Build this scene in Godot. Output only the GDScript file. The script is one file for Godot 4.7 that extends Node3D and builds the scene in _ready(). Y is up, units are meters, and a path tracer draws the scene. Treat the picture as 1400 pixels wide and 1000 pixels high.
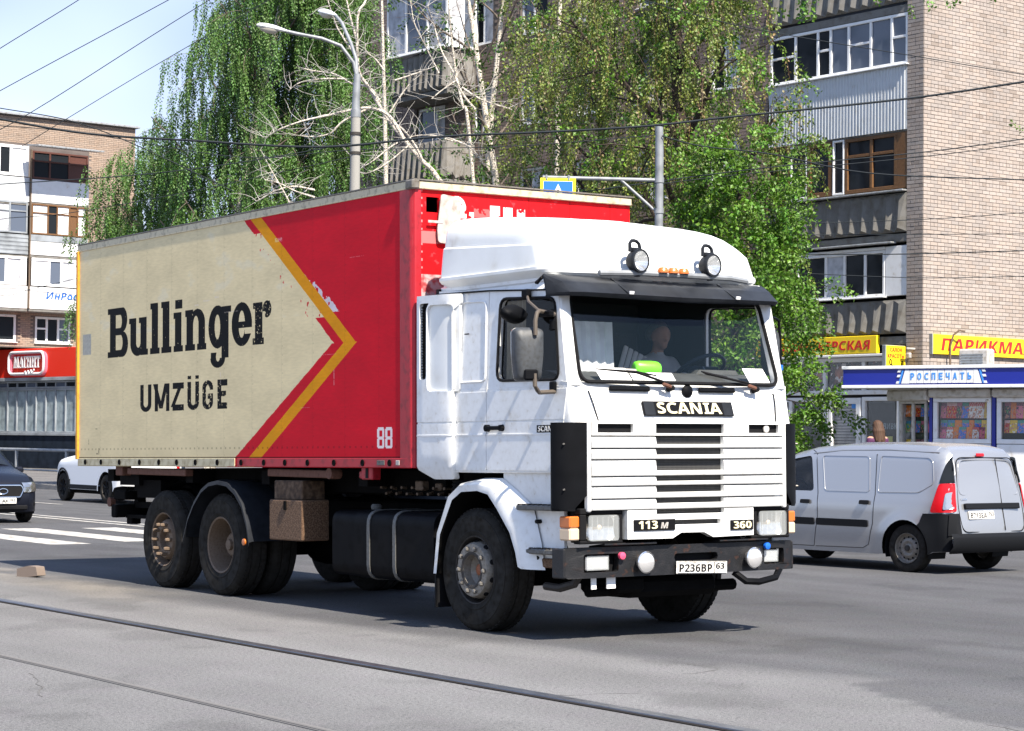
extends Node3D

# World: camera above the origin looking along -Z, metres. Road direction and lorry heading share one angle.
const HEADING := -0.95395
const STREET := 0.6685
var taken := {}
var M := {}
var T := {}
var rng := RandomNumberGenerator.new()


func _ready() -> void:
	rng.seed = 11
	camera_and_light()
	make_textures()
	make_materials()
	make_ground()
	make_apartment_block()
	make_far_building()
	make_kiosk()
	make_trees()
	make_lorry()
	make_cars()
	make_people()
	make_street_things()
	make_cables()


func camera_and_light() -> void:
	var cam := Camera3D.new()
	cam.name = "camera"
	cam.fov = 19.489
	cam.near = 0.3
	cam.far = 900.0
	cam.transform = Transform3D(Basis(Vector3(1, 0, 0), 0.035749) * Basis(Vector3(0, 0, 1), 0.0112295), Vector3(0, 1.6403, 0))
	add_child(cam)
	cam.current = true
	var sky_mat := ProceduralSkyMaterial.new()
	sky_mat.sky_top_color = Color(0.36, 0.49, 0.70)
	sky_mat.sky_horizon_color = Color(0.70, 0.755, 0.83)
	sky_mat.sky_curve = 0.16
	sky_mat.ground_bottom_color = Color(0.35, 0.34, 0.33)
	sky_mat.ground_horizon_color = Color(0.6, 0.62, 0.64)
	sky_mat.sky_energy_multiplier = 0.86
	sky_mat.sky_cover = cloud_cover()
	sky_mat.sky_cover_modulate = Color(1, 1, 1, 0.46)
	var env := Environment.new()
	env.background_mode = Environment.BG_SKY
	env.sky = Sky.new()
	env.sky.sky_material = sky_mat
	env.tonemap_mode = Environment.TONE_MAPPER_LINEAR
	env.tonemap_exposure = 2.5
	env.sdfgi_enabled = true
	env.ssao_enabled = true
	env.ssil_enabled = true
	var we := WorldEnvironment.new()
	we.name = "environment"
	we.environment = env
	add_child(we)
	var sun := DirectionalLight3D.new()
	sun.name = "sun"
	sun.light_energy = 1.5
	sun.light_color = Color(1.0, 0.96, 0.9)
	sun.light_angular_distance = 0.9
	sun.shadow_enabled = true
	add_child(sun)
	var towards := Basis(Vector3.UP, HEADING) * Vector3(0.86, 1.02, 0.085).normalized()
	sun.look_at_from_position(towards * 60.0, Vector3.ZERO, Vector3.UP)


func cloud_cover() -> ImageTexture:
	var w := 512
	var h := 256
	var im := Image.create(w, h, false, Image.FORMAT_RGBA8)
	var fn := FastNoiseLite.new()
	fn.seed = 4
	fn.frequency = 1.7
	fn.fractal_octaves = 5
	for j in h:
		var up := (0.5 - (j + 0.5) / h) * PI
		for i in w:
			var a := TAU * (i + 0.5) / w
			var y := sin(up)
			var d := Vector3(cos(a) * cos(up), y * 2.2, sin(a) * cos(up))
			var f := fn.get_noise_3dv(d) * 0.5 + 0.5
			var k := smoothstep(0.42, 0.72, f) * 0.55 + 0.12
			if y < 0.0:
				k = 0.0
			im.set_pixel(i, j, Color(0.93, 0.95, 1.0, k))
	return ImageTexture.create_from_image(im)


func V(x: float, y: float, z: float) -> Vector3:
	return Vector3(x, y, z)


func P(x: float, y: float) -> Vector2:
	return Vector2(x, y)


func poly(a: Array) -> PackedVector2Array:
	var o := PackedVector2Array()
	for i in range(0, a.size(), 2):
		o.append(Vector2(a[i], a[i + 1]))
	if area(o) < 0.0:
		o.reverse()
	return o


func area(p: PackedVector2Array) -> float:
	var s := 0.0
	for i in p.size():
		s += p[i].cross(p[(i + 1) % p.size()])
	return s * 0.5


func rect(x0: float, y0: float, x1: float, y1: float) -> PackedVector2Array:
	return PackedVector2Array([P(x0, y0), P(x1, y0), P(x1, y1), P(x0, y1)])


func rounded(p: PackedVector2Array, r: float, n := 4) -> PackedVector2Array:
	var o := PackedVector2Array()
	for i in p.size():
		var a := p[(i + p.size() - 1) % p.size()]
		var b := p[i]
		var c := p[(i + 1) % p.size()]
		var k := minf(r, minf(a.distance_to(b), b.distance_to(c)) * 0.45)
		var s := b + (a - b).normalized() * k
		var e := b + (c - b).normalized() * k
		for j in n + 1:
			var t := float(j) / n
			o.append(s.lerp(b, t).lerp(b.lerp(e, t), t))
	return o


func lin(a: float, b: float, step: float) -> PackedFloat32Array:
	var n := maxi(1, int(ceil((b - a) / step)))
	var o := PackedFloat32Array()
	for i in n + 1:
		o.append(a + (b - a) * i / n)
	return o


class Mb:
	var v := PackedVector3Array()
	var uv := PackedVector2Array()
	var col := PackedColorArray()
	var x := Transform3D()
	var tint := Color.WHITE
	var tinted := false

	func tri(a: Vector3, b: Vector3, c: Vector3, ua := Vector2.ZERO, ub := Vector2.ZERO, uc := Vector2.ZERO) -> void:
		v.append(x * a)
		v.append(x * c)
		v.append(x * b)
		uv.append(ua)
		uv.append(uc)
		uv.append(ub)
		if tinted:
			for i in 3:
				col.append(tint)

	func quad(a: Vector3, b: Vector3, c: Vector3, d: Vector3) -> void:
		tri(a, b, c)
		tri(a, c, d)

	func quad_uv(a: Vector3, b: Vector3, c: Vector3, d: Vector3) -> void:
		tri(a, b, c, Vector2(0, 1), Vector2(1, 1), Vector2(1, 0))
		tri(a, c, d, Vector2(0, 1), Vector2(1, 0), Vector2(0, 0))

	func out(p: Array, c: Vector3) -> void:
		var n: Vector3 = (p[1] - p[0]).cross(p[2] - p[0])
		var m := Vector3.ZERO
		for q in p:
			m += q
		m /= p.size()
		for i in range(1, p.size() - 1):
			if n.dot(m - c) > 0.0:
				tri(p[0], p[i], p[i + 1])
			else:
				tri(p[0], p[i + 1], p[i])

	func box(c: Vector3, s: Vector3, bev := 0.0, b := Basis()) -> void:
		var h := s * 0.5
		var q := []
		for k in 8:
			q.append(Vector3(-1 if k & 1 == 0 else 1, -1 if k & 2 == 0 else 1, -1 if k & 4 == 0 else 1))
		if bev <= 0.0:
			for f in [[0, 2, 6, 4], [1, 3, 7, 5], [0, 1, 5, 4], [2, 3, 7, 6], [0, 1, 3, 2], [4, 5, 7, 6]]:
				var p := []
				for k in f:
					p.append(c + b * (q[k] * h))
				out(p, c)
			return
		bev = minf(bev, minf(h.x, minf(h.y, h.z)) * 0.9)
		var at := func(k: int, ax: int) -> Vector3:
			var m := h - Vector3.ONE * bev
			m[ax] = h[ax]
			return c + b * (q[k] * m)
		for ax in 3:
			var bit := 1 << ax
			var o1 := 1 << ((ax + 1) % 3)
			var o2 := 1 << ((ax + 2) % 3)
			for s0 in 2:
				var base := bit * s0
				out([at.call(base, ax), at.call(base | o1, ax), at.call(base | o1 | o2, ax), at.call(base | o2, ax)], c)
			for s1 in 2:
				for s2 in 2:
					var e := o1 * s1 + o2 * s2
					var a1 := (ax + 1) % 3
					var a2 := (ax + 2) % 3
					out([at.call(e, a1), at.call(e | bit, a1), at.call(e | bit, a2), at.call(e, a2)], c)
		for k in 8:
			out([at.call(k, 0), at.call(k, 1), at.call(k, 2)], c)

	func bar(a: Vector3, b: Vector3, w: float, h: float, bev := 0.0, up := Vector3.UP) -> void:
		var d := b - a
		var zz := d.normalized()
		if absf(zz.dot(up)) > 0.98:
			up = Vector3.RIGHT
		var xx := up.cross(zz).normalized()
		box((a + b) * 0.5, Vector3(w, h, d.length()), bev, Basis(xx, zz.cross(xx), zz))

	func tube(pts: Array, r, seg := 8, caps := true) -> void:
		var rings := []
		var side := Vector3.ZERO
		for i in pts.size():
			var d: Vector3 = (pts[mini(i + 1, pts.size() - 1)] - pts[maxi(i - 1, 0)]).normalized()
			if side == Vector3.ZERO:
				side = d.cross(Vector3.UP if absf(d.y) < 0.9 else Vector3.RIGHT).normalized()
			side = (side - d * side.dot(d)).normalized()
			var o := d.cross(side)
			var rr: float = r[i] if r is Array else r
			var ring := []
			for k in seg:
				var a := TAU * k / seg
				ring.append(pts[i] + (side * cos(a) + o * sin(a)) * rr)
			rings.append(ring)
		for i in rings.size() - 1:
			for k in seg:
				var l := (k + 1) % seg
				quad(rings[i][k], rings[i][l], rings[i + 1][l], rings[i + 1][k])
		if caps:
			for k in range(1, seg - 1):
				tri(rings[0][0], rings[0][k + 1], rings[0][k])
				var e: Array = rings[-1]
				tri(e[0], e[k], e[k + 1])

	# profile of (radius, height) from bottom to top on the outside, turned round the y axis
	func lathe(p: Array, seg := 24) -> void:
		for i in p.size() - 1:
			for k in seg:
				var a := TAU * k / seg
				var b := TAU * (k + 1) / seg
				var ca := Vector3(sin(a), 0, cos(a))
				var cb := Vector3(sin(b), 0, cos(b))
				var q0: Vector3 = ca * p[i].x + Vector3.UP * p[i].y
				var q1: Vector3 = cb * p[i].x + Vector3.UP * p[i].y
				var q2: Vector3 = cb * p[i + 1].x + Vector3.UP * p[i + 1].y
				var q3: Vector3 = ca * p[i + 1].x + Vector3.UP * p[i + 1].y
				if p[i].x > 1e-5:
					tri(q0, q1, q2)
				if p[i + 1].x > 1e-5:
					tri(q0, q2, q3)

	func transform_all(t: Transform3D) -> void:
		for i in v.size():
			v[i] = t * v[i]

	func cyl(a: Vector3, b: Vector3, r0: float, r1: float, seg := 12) -> void:
		tube([a, b], [r0, r1], seg)

	func prism(p: PackedVector2Array, z0: float, z1: float) -> void:
		var t := Geometry2D.triangulate_polygon(p)
		for i in range(0, t.size(), 3):
			var a := p[t[i]]
			var b := p[t[i + 1]]
			var c := p[t[i + 2]]
			if (b - a).cross(c - a) < 0.0:
				var k := b
				b = c
				c = k
			tri(Vector3(a.x, a.y, z1), Vector3(b.x, b.y, z1), Vector3(c.x, c.y, z1))
			tri(Vector3(a.x, a.y, z0), Vector3(c.x, c.y, z0), Vector3(b.x, b.y, z0))
		var n := p.size()
		var ccw := 0.0
		for i in n:
			ccw += p[i].cross(p[(i + 1) % n])
		for i in n:
			var a := p[i]
			var b := p[(i + 1) % n]
			if ccw < 0.0:
				var k := a
				a = b
				b = k
			quad(Vector3(a.x, a.y, z0), Vector3(b.x, b.y, z0), Vector3(b.x, b.y, z1), Vector3(a.x, a.y, z1))

	func grid(rows: Array, flip := false) -> void:
		for i in rows.size() - 1:
			for k in rows[i].size() - 1:
				if flip:
					quad(rows[i][k], rows[i + 1][k], rows[i + 1][k + 1], rows[i][k + 1])
				else:
					quad(rows[i][k], rows[i][k + 1], rows[i + 1][k + 1], rows[i + 1][k])

	func closed_grid(rings: Array, flip := false, caps := true) -> void:
		var rows := []
		for r in rings:
			var c: Array = r.duplicate()
			c.append(r[0])
			rows.append(c)
		grid(rows, flip)
		if caps:
			for e in [0, rings.size() - 1]:
				var r: Array = rings[e]
				var m := Vector3.ZERO
				for q in r:
					m += q
				m /= r.size()
				for k in r.size():
					if (e == 0) == flip:
						tri(m, r[k], r[(k + 1) % r.size()])
					else:
						tri(m, r[(k + 1) % r.size()], r[k])

	# a sheet cut to an outline with holes, mapped from 2D to 3D, with thickness
	func panel(outer: PackedVector2Array, holes: Array, xs: PackedFloat32Array, ys: PackedFloat32Array, map: Callable, thick: Vector3, flip := false) -> void:
		for i in xs.size() - 1:
			for j in ys.size() - 1:
				var cell := PackedVector2Array([Vector2(xs[i], ys[j]), Vector2(xs[i + 1], ys[j]), Vector2(xs[i + 1], ys[j + 1]), Vector2(xs[i], ys[j + 1])])
				var pieces := Geometry2D.intersect_polygons(outer, cell)
				for h in holes:
					var next: Array[PackedVector2Array] = []
					for p in pieces:
						next.append_array(Geometry2D.clip_polygons(p, h))
					pieces = next
				for p in pieces:
					var t := Geometry2D.triangulate_polygon(p)
					for k in range(0, t.size(), 3):
						var a := p[t[k]]
						var b := p[t[k + 1]]
						var c := p[t[k + 2]]
						if ((b - a).cross(c - a) < 0.0) != flip:
							var s := b
							b = c
							c = s
						tri(map.call(a), map.call(b), map.call(c))
						if thick != Vector3.ZERO:
							tri(map.call(a) + thick, map.call(c) + thick, map.call(b) + thick)
		if thick == Vector3.ZERO:
			return
		var loops := [outer]
		loops.append_array(holes)
		for li in loops.size():
			var l: PackedVector2Array = loops[li]
			var s := 0.0
			for k in l.size():
				s += l[k].cross(l[(k + 1) % l.size()])
			for k in l.size():
				var a := l[k]
				var b := l[(k + 1) % l.size()]
				if (s < 0.0) != (li > 0):
					var q := a
					a = b
					b = q
				var n := maxi(1, int(a.distance_to(b) / 0.12))
				for e in n:
					var p0: Vector3 = map.call(a.lerp(b, float(e) / n))
					var p1: Vector3 = map.call(a.lerp(b, float(e + 1) / n))
					if flip:
						quad(p1 + thick, p0 + thick, p0, p1)
					else:
						quad(p0 + thick, p1 + thick, p1, p0)

	func mesh(ang := 35.0) -> ArrayMesh:
		var n := PackedVector3Array()
		n.resize(v.size())
		var f := PackedVector3Array()
		f.resize(v.size() / 3)
		for i in f.size():
			f[i] = (v[i * 3 + 2] - v[i * 3]).cross(v[i * 3 + 1] - v[i * 3])
		if ang > 0.0:
			var cosine := cos(deg_to_rad(ang))
			var near := {}
			for i in v.size():
				var key := Vector3i((v[i] * 5000.0).round())
				if near.has(key):
					near[key].append(i / 3)
				else:
					near[key] = PackedInt32Array([i / 3])
			var unit := PackedVector3Array()
			unit.resize(f.size())
			for i in f.size():
				unit[i] = f[i].normalized()
			for i in v.size():
				var me := unit[i / 3]
				var sum := Vector3.ZERO
				for k in near[Vector3i((v[i] * 5000.0).round())]:
					if me.dot(unit[k]) > cosine:
						sum += f[k]
				n[i] = sum.normalized() if sum.length_squared() > 1e-18 else me
		else:
			for i in v.size():
				n[i] = f[i / 3].normalized()
		var a := []
		a.resize(Mesh.ARRAY_MAX)
		a[Mesh.ARRAY_VERTEX] = v
		a[Mesh.ARRAY_NORMAL] = n
		a[Mesh.ARRAY_TEX_UV] = uv
		if tinted:
			a[Mesh.ARRAY_COLOR] = col
		var m := ArrayMesh.new()
		if v.size():
			m.add_surface_from_arrays(Mesh.PRIMITIVE_TRIANGLES, a)
		return m


func numbered(called: String, parent: Node) -> String:
	var key := str(parent.get_instance_id()) + called
	var n: int = taken.get(key, 0)
	taken[key] = n + 1
	return called if n == 0 else "%s_%03d" % [called, n]


func thing(called: String, label: String, category: String, at := Transform3D(), group := "") -> Node3D:
	var o := Node3D.new()
	o.name = numbered(called, self)
	o.transform = at
	add_child(o, true)
	return tag(o, label, category, group)


func tag(o: Node3D, label: String, category: String, group := "") -> Node3D:
	o.set_meta("label", label)
	o.set_meta("category", category)
	if group:
		o.set_meta("group", group)
	return o


func raw(called: String, mesh: Mesh, mat: Material, parent: Node = self, at := Transform3D()) -> MeshInstance3D:
	var o := MeshInstance3D.new()
	o.name = numbered(called, parent)
	o.mesh = mesh
	o.material_override = mat
	o.transform = at
	parent.add_child(o, true)
	return o


func part(called: String, b: Mb, mat: Material, parent: Node = self, ang := 35.0) -> MeshInstance3D:
	return raw(called, b.mesh(ang), mat, parent)


func structure(called: String, b: Mb, mat: Material, ang := 35.0) -> MeshInstance3D:
	var o := part(called, b, mat, self, ang)
	o.set_meta("kind", "structure")
	return o


# flat lettering fitted into a width and height, its centre at the given place, facing +z of the frame
func lettering(called: String, s: String, w: float, h: float, mat: Material, parent: Node, at: Transform3D, bold := true, serif := false, slant := 0.0, depth := 0.006) -> MeshInstance3D:
	var f := SystemFont.new()
	f.font_names = PackedStringArray(["Droid Serif" if serif else "Droid Sans"])
	f.font_weight = 700 if bold else 400
	var t := TextMesh.new()
	t.text = s
	t.font = f
	t.font_size = 48
	t.pixel_size = 0.01
	t.depth = depth
	t.curve_step = 1.0
	var bb := t.get_aabb()
	var k := Vector3(w / maxf(bb.size.x, 1e-4), h / maxf(bb.size.y, 1e-4), 1)
	var c := bb.position + bb.size * 0.5
	var b := Basis(Vector3(k.x, 0, 0), Vector3(slant * k.y, k.y, 0), Vector3(0, 0, 1))
	return raw(called, t, mat, parent, at * Transform3D(b, -(b * Vector3(c.x, c.y, 0))))


func ntex(sd: int, freq: float, oct: int, stops: Array, size := 256, kind := FastNoiseLite.TYPE_SIMPLEX_SMOOTH) -> ImageTexture:
	var fn := FastNoiseLite.new()
	fn.seed = sd
	fn.noise_type = kind
	fn.frequency = freq
	fn.fractal_octaves = oct
	var im := fn.get_seamless_image(size, size, false, false, 0.15, true)
	var g := Gradient.new()
	g.offsets = PackedFloat32Array()
	g.colors = PackedColorArray()
	var offs := PackedFloat32Array()
	var cols := PackedColorArray()
	for s in stops:
		offs.append(s[0])
		cols.append(s[1])
	g.offsets = offs
	g.colors = cols
	var o := Image.create(size, size, false, Image.FORMAT_RGB8)
	for y in size:
		for x in size:
			o.set_pixel(x, y, g.sample(im.get_pixel(x, y).r))
	return ImageTexture.create_from_image(o)


func grey(v: float) -> Color:
	return Color(v, v, v)


func make_textures() -> void:
	T.speckle = ntex(1, 0.35, 2, [[0.0, grey(0.5)], [0.45, grey(0.82)], [0.75, grey(1.0)], [1.0, Color(1, 0.98, 0.93)]], 256)
	T.cloud = ntex(2, 0.012, 5, [[0.0, grey(0.72)], [0.5, grey(0.9)], [1.0, grey(1.0)]], 256)
	T.grime = ntex(3, 0.02, 5, [[0.0, Color(0.72, 0.68, 0.62)], [0.35, Color(0.93, 0.92, 0.9)], [0.6, grey(1.0)], [1.0, grey(1.0)]], 256)
	T.faint = ntex(13, 0.02, 5, [[0.0, Color(0.86, 0.83, 0.79)], [0.14, Color(0.95, 0.94, 0.925)], [0.3, Color(0.982, 0.98, 0.977)], [0.6, grey(1.0)], [1.0, grey(1.0)]], 256)
	T.rust = ntex(5, 0.02, 6, [[0.0, Color(0.24, 0.19, 0.15)], [0.4, Color(0.37, 0.29, 0.22)], [0.62, Color(0.46, 0.38, 0.31)], [1.0, Color(0.56, 0.50, 0.45)]], 512)
	T.black_worn = ntex(6, 0.03, 5, [[0.0, Color(0.30, 0.27, 0.25)], [0.25, Color(0.20, 0.20, 0.21)], [0.5, Color(0.14, 0.145, 0.16)], [0.74, Color(0.13, 0.135, 0.15)], [0.79, Color(0.34, 0.21, 0.15)], [1.0, Color(0.42, 0.30, 0.22)]], 256)
	T.birch = ntex(7, 0.06, 3, [[0.0, Color(0.10, 0.09, 0.08)], [0.3, Color(0.35, 0.32, 0.29)], [0.42, Color(0.82, 0.79, 0.74)], [1.0, Color(0.93, 0.90, 0.86)]], 256)
	T.bark = ntex(8, 0.05, 4, [[0.0, Color(0.10, 0.08, 0.07)], [0.5, Color(0.24, 0.20, 0.17)], [1.0, Color(0.36, 0.32, 0.28)]], 256)
	T.streak = ntex(9, 0.02, 5, [[0.0, grey(0.82)], [0.4, grey(0.91)], [0.6, grey(0.96)], [1.0, Color(1, 0.99, 0.97)]], 512)
	T.wear = ntex(12, 0.03, 5, [[0.0, grey(0.72)], [0.3, grey(0.88)], [0.45, grey(0.97)], [1.0, grey(1.0)]], 256)
	T.bump = ntex(14, 0.2, 3, [[0.0, grey(0.0)], [1.0, grey(1.0)]], 256)
	T.grit = ntex(15, 0.09, 5, [[0.0, grey(0.72)], [0.35, grey(0.9)], [0.65, grey(0.97)], [1.0, grey(1.0)]], 512)
	T.mesh = mesh_texture()


func mesh_texture() -> ImageTexture:
	var im := Image.create(64, 64, false, Image.FORMAT_RGB8)
	for y in 64:
		for x in 64:
			var on := (x % 8) < 2 or (y % 8) < 2
			im.set_pixel(x, y, grey(0.38) if on else grey(0.06))
	return ImageTexture.create_from_image(im)


# linear base colour; the texture multiplies it
func pm(called: String, r: float, g: float, b: float, rough := 0.6, metal := 0.0, tex: Texture2D = null, scale := 1.0, world := false) -> StandardMaterial3D:
	var m := StandardMaterial3D.new()
	m.resource_name = called
	m.albedo_color = Color(r, g, b).linear_to_srgb()
	m.roughness = rough
	m.metallic = metal
	if r + g + b < 0.12 and metal == 0.0:
		m.metallic_specular = 0.2
	if tex:
		m.albedo_texture = tex
		m.uv1_triplanar = true
		m.uv1_world_triplanar = world
		m.uv1_scale = Vector3.ONE * scale
	M[called] = m
	return m


func detail(m: StandardMaterial3D, tex: Texture2D, scale: Vector3) -> void:
	m.detail_enabled = true
	m.detail_blend_mode = BaseMaterial3D.BLEND_MODE_MUL
	m.detail_albedo = tex
	m.detail_uv_layer = BaseMaterial3D.DETAIL_UV_2
	m.uv2_triplanar = true
	m.uv2_scale = scale


func relief(m: StandardMaterial3D, tex: Texture2D, cm: float) -> void:
	m.heightmap_enabled = true
	m.heightmap_texture = tex
	m.heightmap_scale = cm


func pane(called: String, a := 0.12, r := 0.02, tint := Color(0.6, 0.7, 0.7)) -> StandardMaterial3D:
	var m := pm(called, 0, 0, 0, r)
	m.albedo_color = Color(tint.r, tint.g, tint.b, a)
	m.transparency = BaseMaterial3D.TRANSPARENCY_ALPHA
	return m


func make_materials() -> void:
	# lorry
	var w := pm("cab_white", 0.74, 0.75, 0.745, 0.32, 0.0, T.faint, 0.6)
	detail(w, T.faint, Vector3.ONE * 2.3)
	w.clearcoat_enabled = true
	w.clearcoat = 0.4
	w.clearcoat_roughness = 0.15
	pm("frp_white", 0.76, 0.775, 0.76, 0.4, 0.0, T.faint, 0.4)
	pm("plastic_black", 0.005, 0.0055, 0.007, 0.55, 0.0, T.cloud, 1.2)
	pm("visor_grey", 0.024, 0.027, 0.033, 0.4, 0.0, T.cloud, 1.5)
	pm("mirror_grey", 0.045, 0.05, 0.056, 0.55, 0.0, T.grime, 4.0)
	var bw := pm("bumper_black", 0.25, 0.25, 0.27, 0.55, 0.0, T.black_worn, 1.1)
	relief(bw, T.bump, 0.15)
	var bt := pm("tank_black", 0.008, 0.008, 0.009, 0.42, 0.0, T.wear, 0.7)
	bt.metallic_specular = 0.12
	pm("chassis_black", 0.005, 0.0047, 0.0045, 0.85, 0.0, T.cloud, 1.5)
	var ty := pm("tyre", 0.036, 0.034, 0.031, 0.9, 0.0, T.cloud, 2.0)
	detail(ty, T.grime, Vector3.ONE * 2.0)
	pm("rim_grey", 0.24, 0.22, 0.19, 0.55, 0.3, T.grime, 5.0)
	pm("rim_brown", 0.16, 0.115, 0.08, 0.7, 0.2, T.grime, 6.0)
	pm("rim_dark", 0.035, 0.03, 0.026, 0.7, 0.1, T.grime, 5.0)
	pm("nut_steel", 0.20, 0.19, 0.175, 0.5, 0.5, T.grime, 9.0)
	pm("hub_cap", 0.28, 0.09, 0.035, 0.6)
	var ru := pm("rust_brown", 0.80, 0.68, 0.56, 0.85, 0.0, T.rust, 4.5)
	relief(ru, T.bump, 0.3)
	pm("beam_rust", 0.13, 0.055, 0.035, 0.85, 0.0, T.grime, 2.5)
	pm("steel_strap", 0.13, 0.13, 0.125, 0.6, 0.3, T.grime, 4.0)
	pm("box_rail", 0.56, 0.49, 0.33, 0.55, 0.0, T.wear, 1.3)
	pm("box_red", 0.40, 0.010, 0.020, 0.5, 0.0, T.wear, 1.0)
	pm("box_yellow", 0.60, 0.28, 0.02, 0.55, 0.0, T.wear, 1.5)
	pm("box_inside", 0.02, 0.02, 0.02, 0.9)
	pm("rail_cap", 0.14, 0.13, 0.115, 0.6, 0.0, T.grime, 2.0)
	var gm := pm("grille_mesh", 0.5, 0.5, 0.5, 0.7, 0.0, T.mesh, 9.0)
	gm.texture_filter = BaseMaterial3D.TEXTURE_FILTER_LINEAR
	pm("cream_letter", 0.80, 0.72, 0.47, 0.5)
	pm("plate_black", 0.008, 0.008, 0.009, 0.4)
	pm("plate_white", 0.72, 0.72, 0.70, 0.4, 0.0, T.grime, 3.0)
	pm("ink", 0.012, 0.012, 0.014, 0.5)
	pm("amber", 0.52, 0.125, 0.006, 0.25).clearcoat_enabled = true
	pm("lamp_clear", 0.62, 0.60, 0.56, 0.16, 0.92)
	pm("lamp_silver", 0.8, 0.8, 0.8, 0.12, 0.9)
	pane("lens", 0.14, 0.03, Color(0.9, 0.92, 0.92))
	pane("windscreen", 0.035, 0.015, Color(0.25, 0.34, 0.33)).metallic_specular = 0.40
	pane("side_glass", 0.12, 0.02, Color(0.03, 0.035, 0.035)).metallic_specular = 0.35
	pane("shop_glass", 0.08, 0.02, Color(0.1, 0.13, 0.13)).metallic_specular = 0.4
	pm("rubber", 0.01, 0.01, 0.011, 0.6)
	pm("dash", 0.05, 0.055, 0.055, 0.7, 0.0, T.cloud, 2.0)
	pm("lining", 0.022, 0.022, 0.023, 0.9)
	pm("seat", 0.03, 0.028, 0.03, 0.9)
	pm("paper", 0.85, 0.85, 0.84, 0.8)
	pm("curtain", 0.62, 0.66, 0.68, 0.9, 0.0, T.cloud, 1.0)
	pm("lime", 0.16, 0.75, 0.03, 0.35)
	pm("blue_plastic", 0.01, 0.12, 0.6, 0.4)
	pm("pink", 0.75, 0.08, 0.17, 0.4)
	pm("worn_grey", 0.42, 0.40, 0.38, 0.7, 0.0, T.grime, 1.5)
	# buildings
	var br := pm("brick", 1, 1, 1, 0.9, 0.0, T.speckle, 2.0, true)
	br.vertex_color_use_as_albedo = true
	pm("mortar", 0.15, 0.125, 0.115, 0.95, 0.0, T.cloud, 0.5, true)
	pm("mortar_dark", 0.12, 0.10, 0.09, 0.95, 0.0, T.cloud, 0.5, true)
	var cc := pm("concrete", 0.30, 0.29, 0.275, 0.9, 0.0, T.speckle, 1.2, true)
	detail(cc, T.grime, Vector3.ONE * 0.45)
	var cd := pm("concrete_dark", 0.24, 0.235, 0.222, 0.9, 0.0, T.speckle, 1.2, true)
	detail(cd, T.grime, Vector3.ONE * 0.45)
	pm("frame_white", 0.74, 0.75, 0.76, 0.4, 0.0, T.faint, 0.7)
	pm("siding", 0.50, 0.53, 0.56, 0.45, 0.0, T.faint, 0.5)
	pm("siding_white", 0.72, 0.73, 0.74, 0.5, 0.0, T.faint, 0.5)
	pm("siding_grey", 0.30, 0.33, 0.36, 0.5, 0.0, T.cloud, 0.3)
	pm("wood_brown", 0.15, 0.07, 0.023, 0.6, 0.0, T.streak, 1.2)
	pm("wood_red", 0.09, 0.028, 0.018, 0.6, 0.0, T.streak, 1.2)
	pm("glass_dark", 0.015, 0.018, 0.022, 0.06)
	pm("glass_blue", 0.09, 0.11, 0.15, 0.08)
	pm("blind", 0.55, 0.57, 0.62, 0.8, 0.0, T.cloud, 0.8)
	pm("room_dark", 0.02, 0.02, 0.022, 0.9)
	pm("room_mid", 0.08, 0.08, 0.08, 0.9)
	pm("sign_yellow", 0.86, 0.62, 0.01, 0.5)
	pm("sign_red_ink", 0.60, 0.015, 0.015, 0.5)
	pm("sign_red", 0.68, 0.022, 0.006, 0.45)
	pm("sign_navy", 0.008, 0.018, 0.25, 0.35)
	pm("sign_skyblue", 0.05, 0.26, 0.72, 0.5)
	pm("logo_silver", 0.62, 0.60, 0.62, 0.4)
	pm("logo_pink", 0.72, 0.16, 0.22, 0.4)
	pm("base_navy", 0.018, 0.026, 0.04, 0.6, 0.0, T.cloud, 0.6)
	pm("shop_blind", 0.30, 0.37, 0.40, 0.7, 0.0, T.cloud, 0.7)
	pm("roller", 0.52, 0.50, 0.46, 0.6, 0.0, T.grime, 1.0)
	pm("tin", 0.34, 0.36, 0.38, 0.5, 0.3, T.grime, 0.8)
	pm("skin", 0.45, 0.25, 0.17, 0.6)
	pm("hair", 0.30, 0.13, 0.055, 0.55, 0.0, T.streak, 3.0)
	pm("cloth_purple", 0.10, 0.02, 0.09, 0.9)
	pm("cloth_white", 0.55, 0.55, 0.56, 0.9)
	pm("cloth_dark", 0.03, 0.03, 0.04, 0.9)
	# cars
	var vs := pm("van_silver", 0.36, 0.37, 0.385, 0.27, 0.6)
	vs.clearcoat_enabled = true
	vs.clearcoat = 0.5
	vs.clearcoat_roughness = 0.08
	var cw := pm("car_white", 0.70, 0.71, 0.72, 0.3)
	cw.clearcoat_enabled = true
	var ck := pm("car_navy", 0.005, 0.0065, 0.013, 0.25)
	ck.clearcoat_enabled = true
	ck.clearcoat = 0.35
	pm("trim_black", 0.010, 0.011, 0.013, 0.55)
	pm("chrome", 0.75, 0.75, 0.75, 0.12, 1.0)
	pm("tail_red", 0.42, 0.004, 0.008, 0.25)
	# street
	pm("pole_concrete", 0.40, 0.39, 0.36, 0.9, 0.0, T.speckle, 1.5)
	pm("pole_steel", 0.30, 0.32, 0.34, 0.55, 0.3, T.cloud, 1.0)
	pm("lamp_head", 0.66, 0.68, 0.70, 0.4)
	pm("lamp_bowl", 0.40, 0.38, 0.33, 0.3)
	pm("cable", 0.02, 0.025, 0.03, 0.6)
	pm("sign_blue", 0.01, 0.14, 0.66, 0.5)
	pm("sign_lime", 0.86, 0.80, 0.02, 0.5)
	pm("kerb", 0.30, 0.28, 0.25, 0.9, 0.0, T.speckle, 2.0)
	pm("rail_steel", 0.13, 0.14, 0.16, 0.35, 0.7, T.cloud, 1.5)
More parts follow.
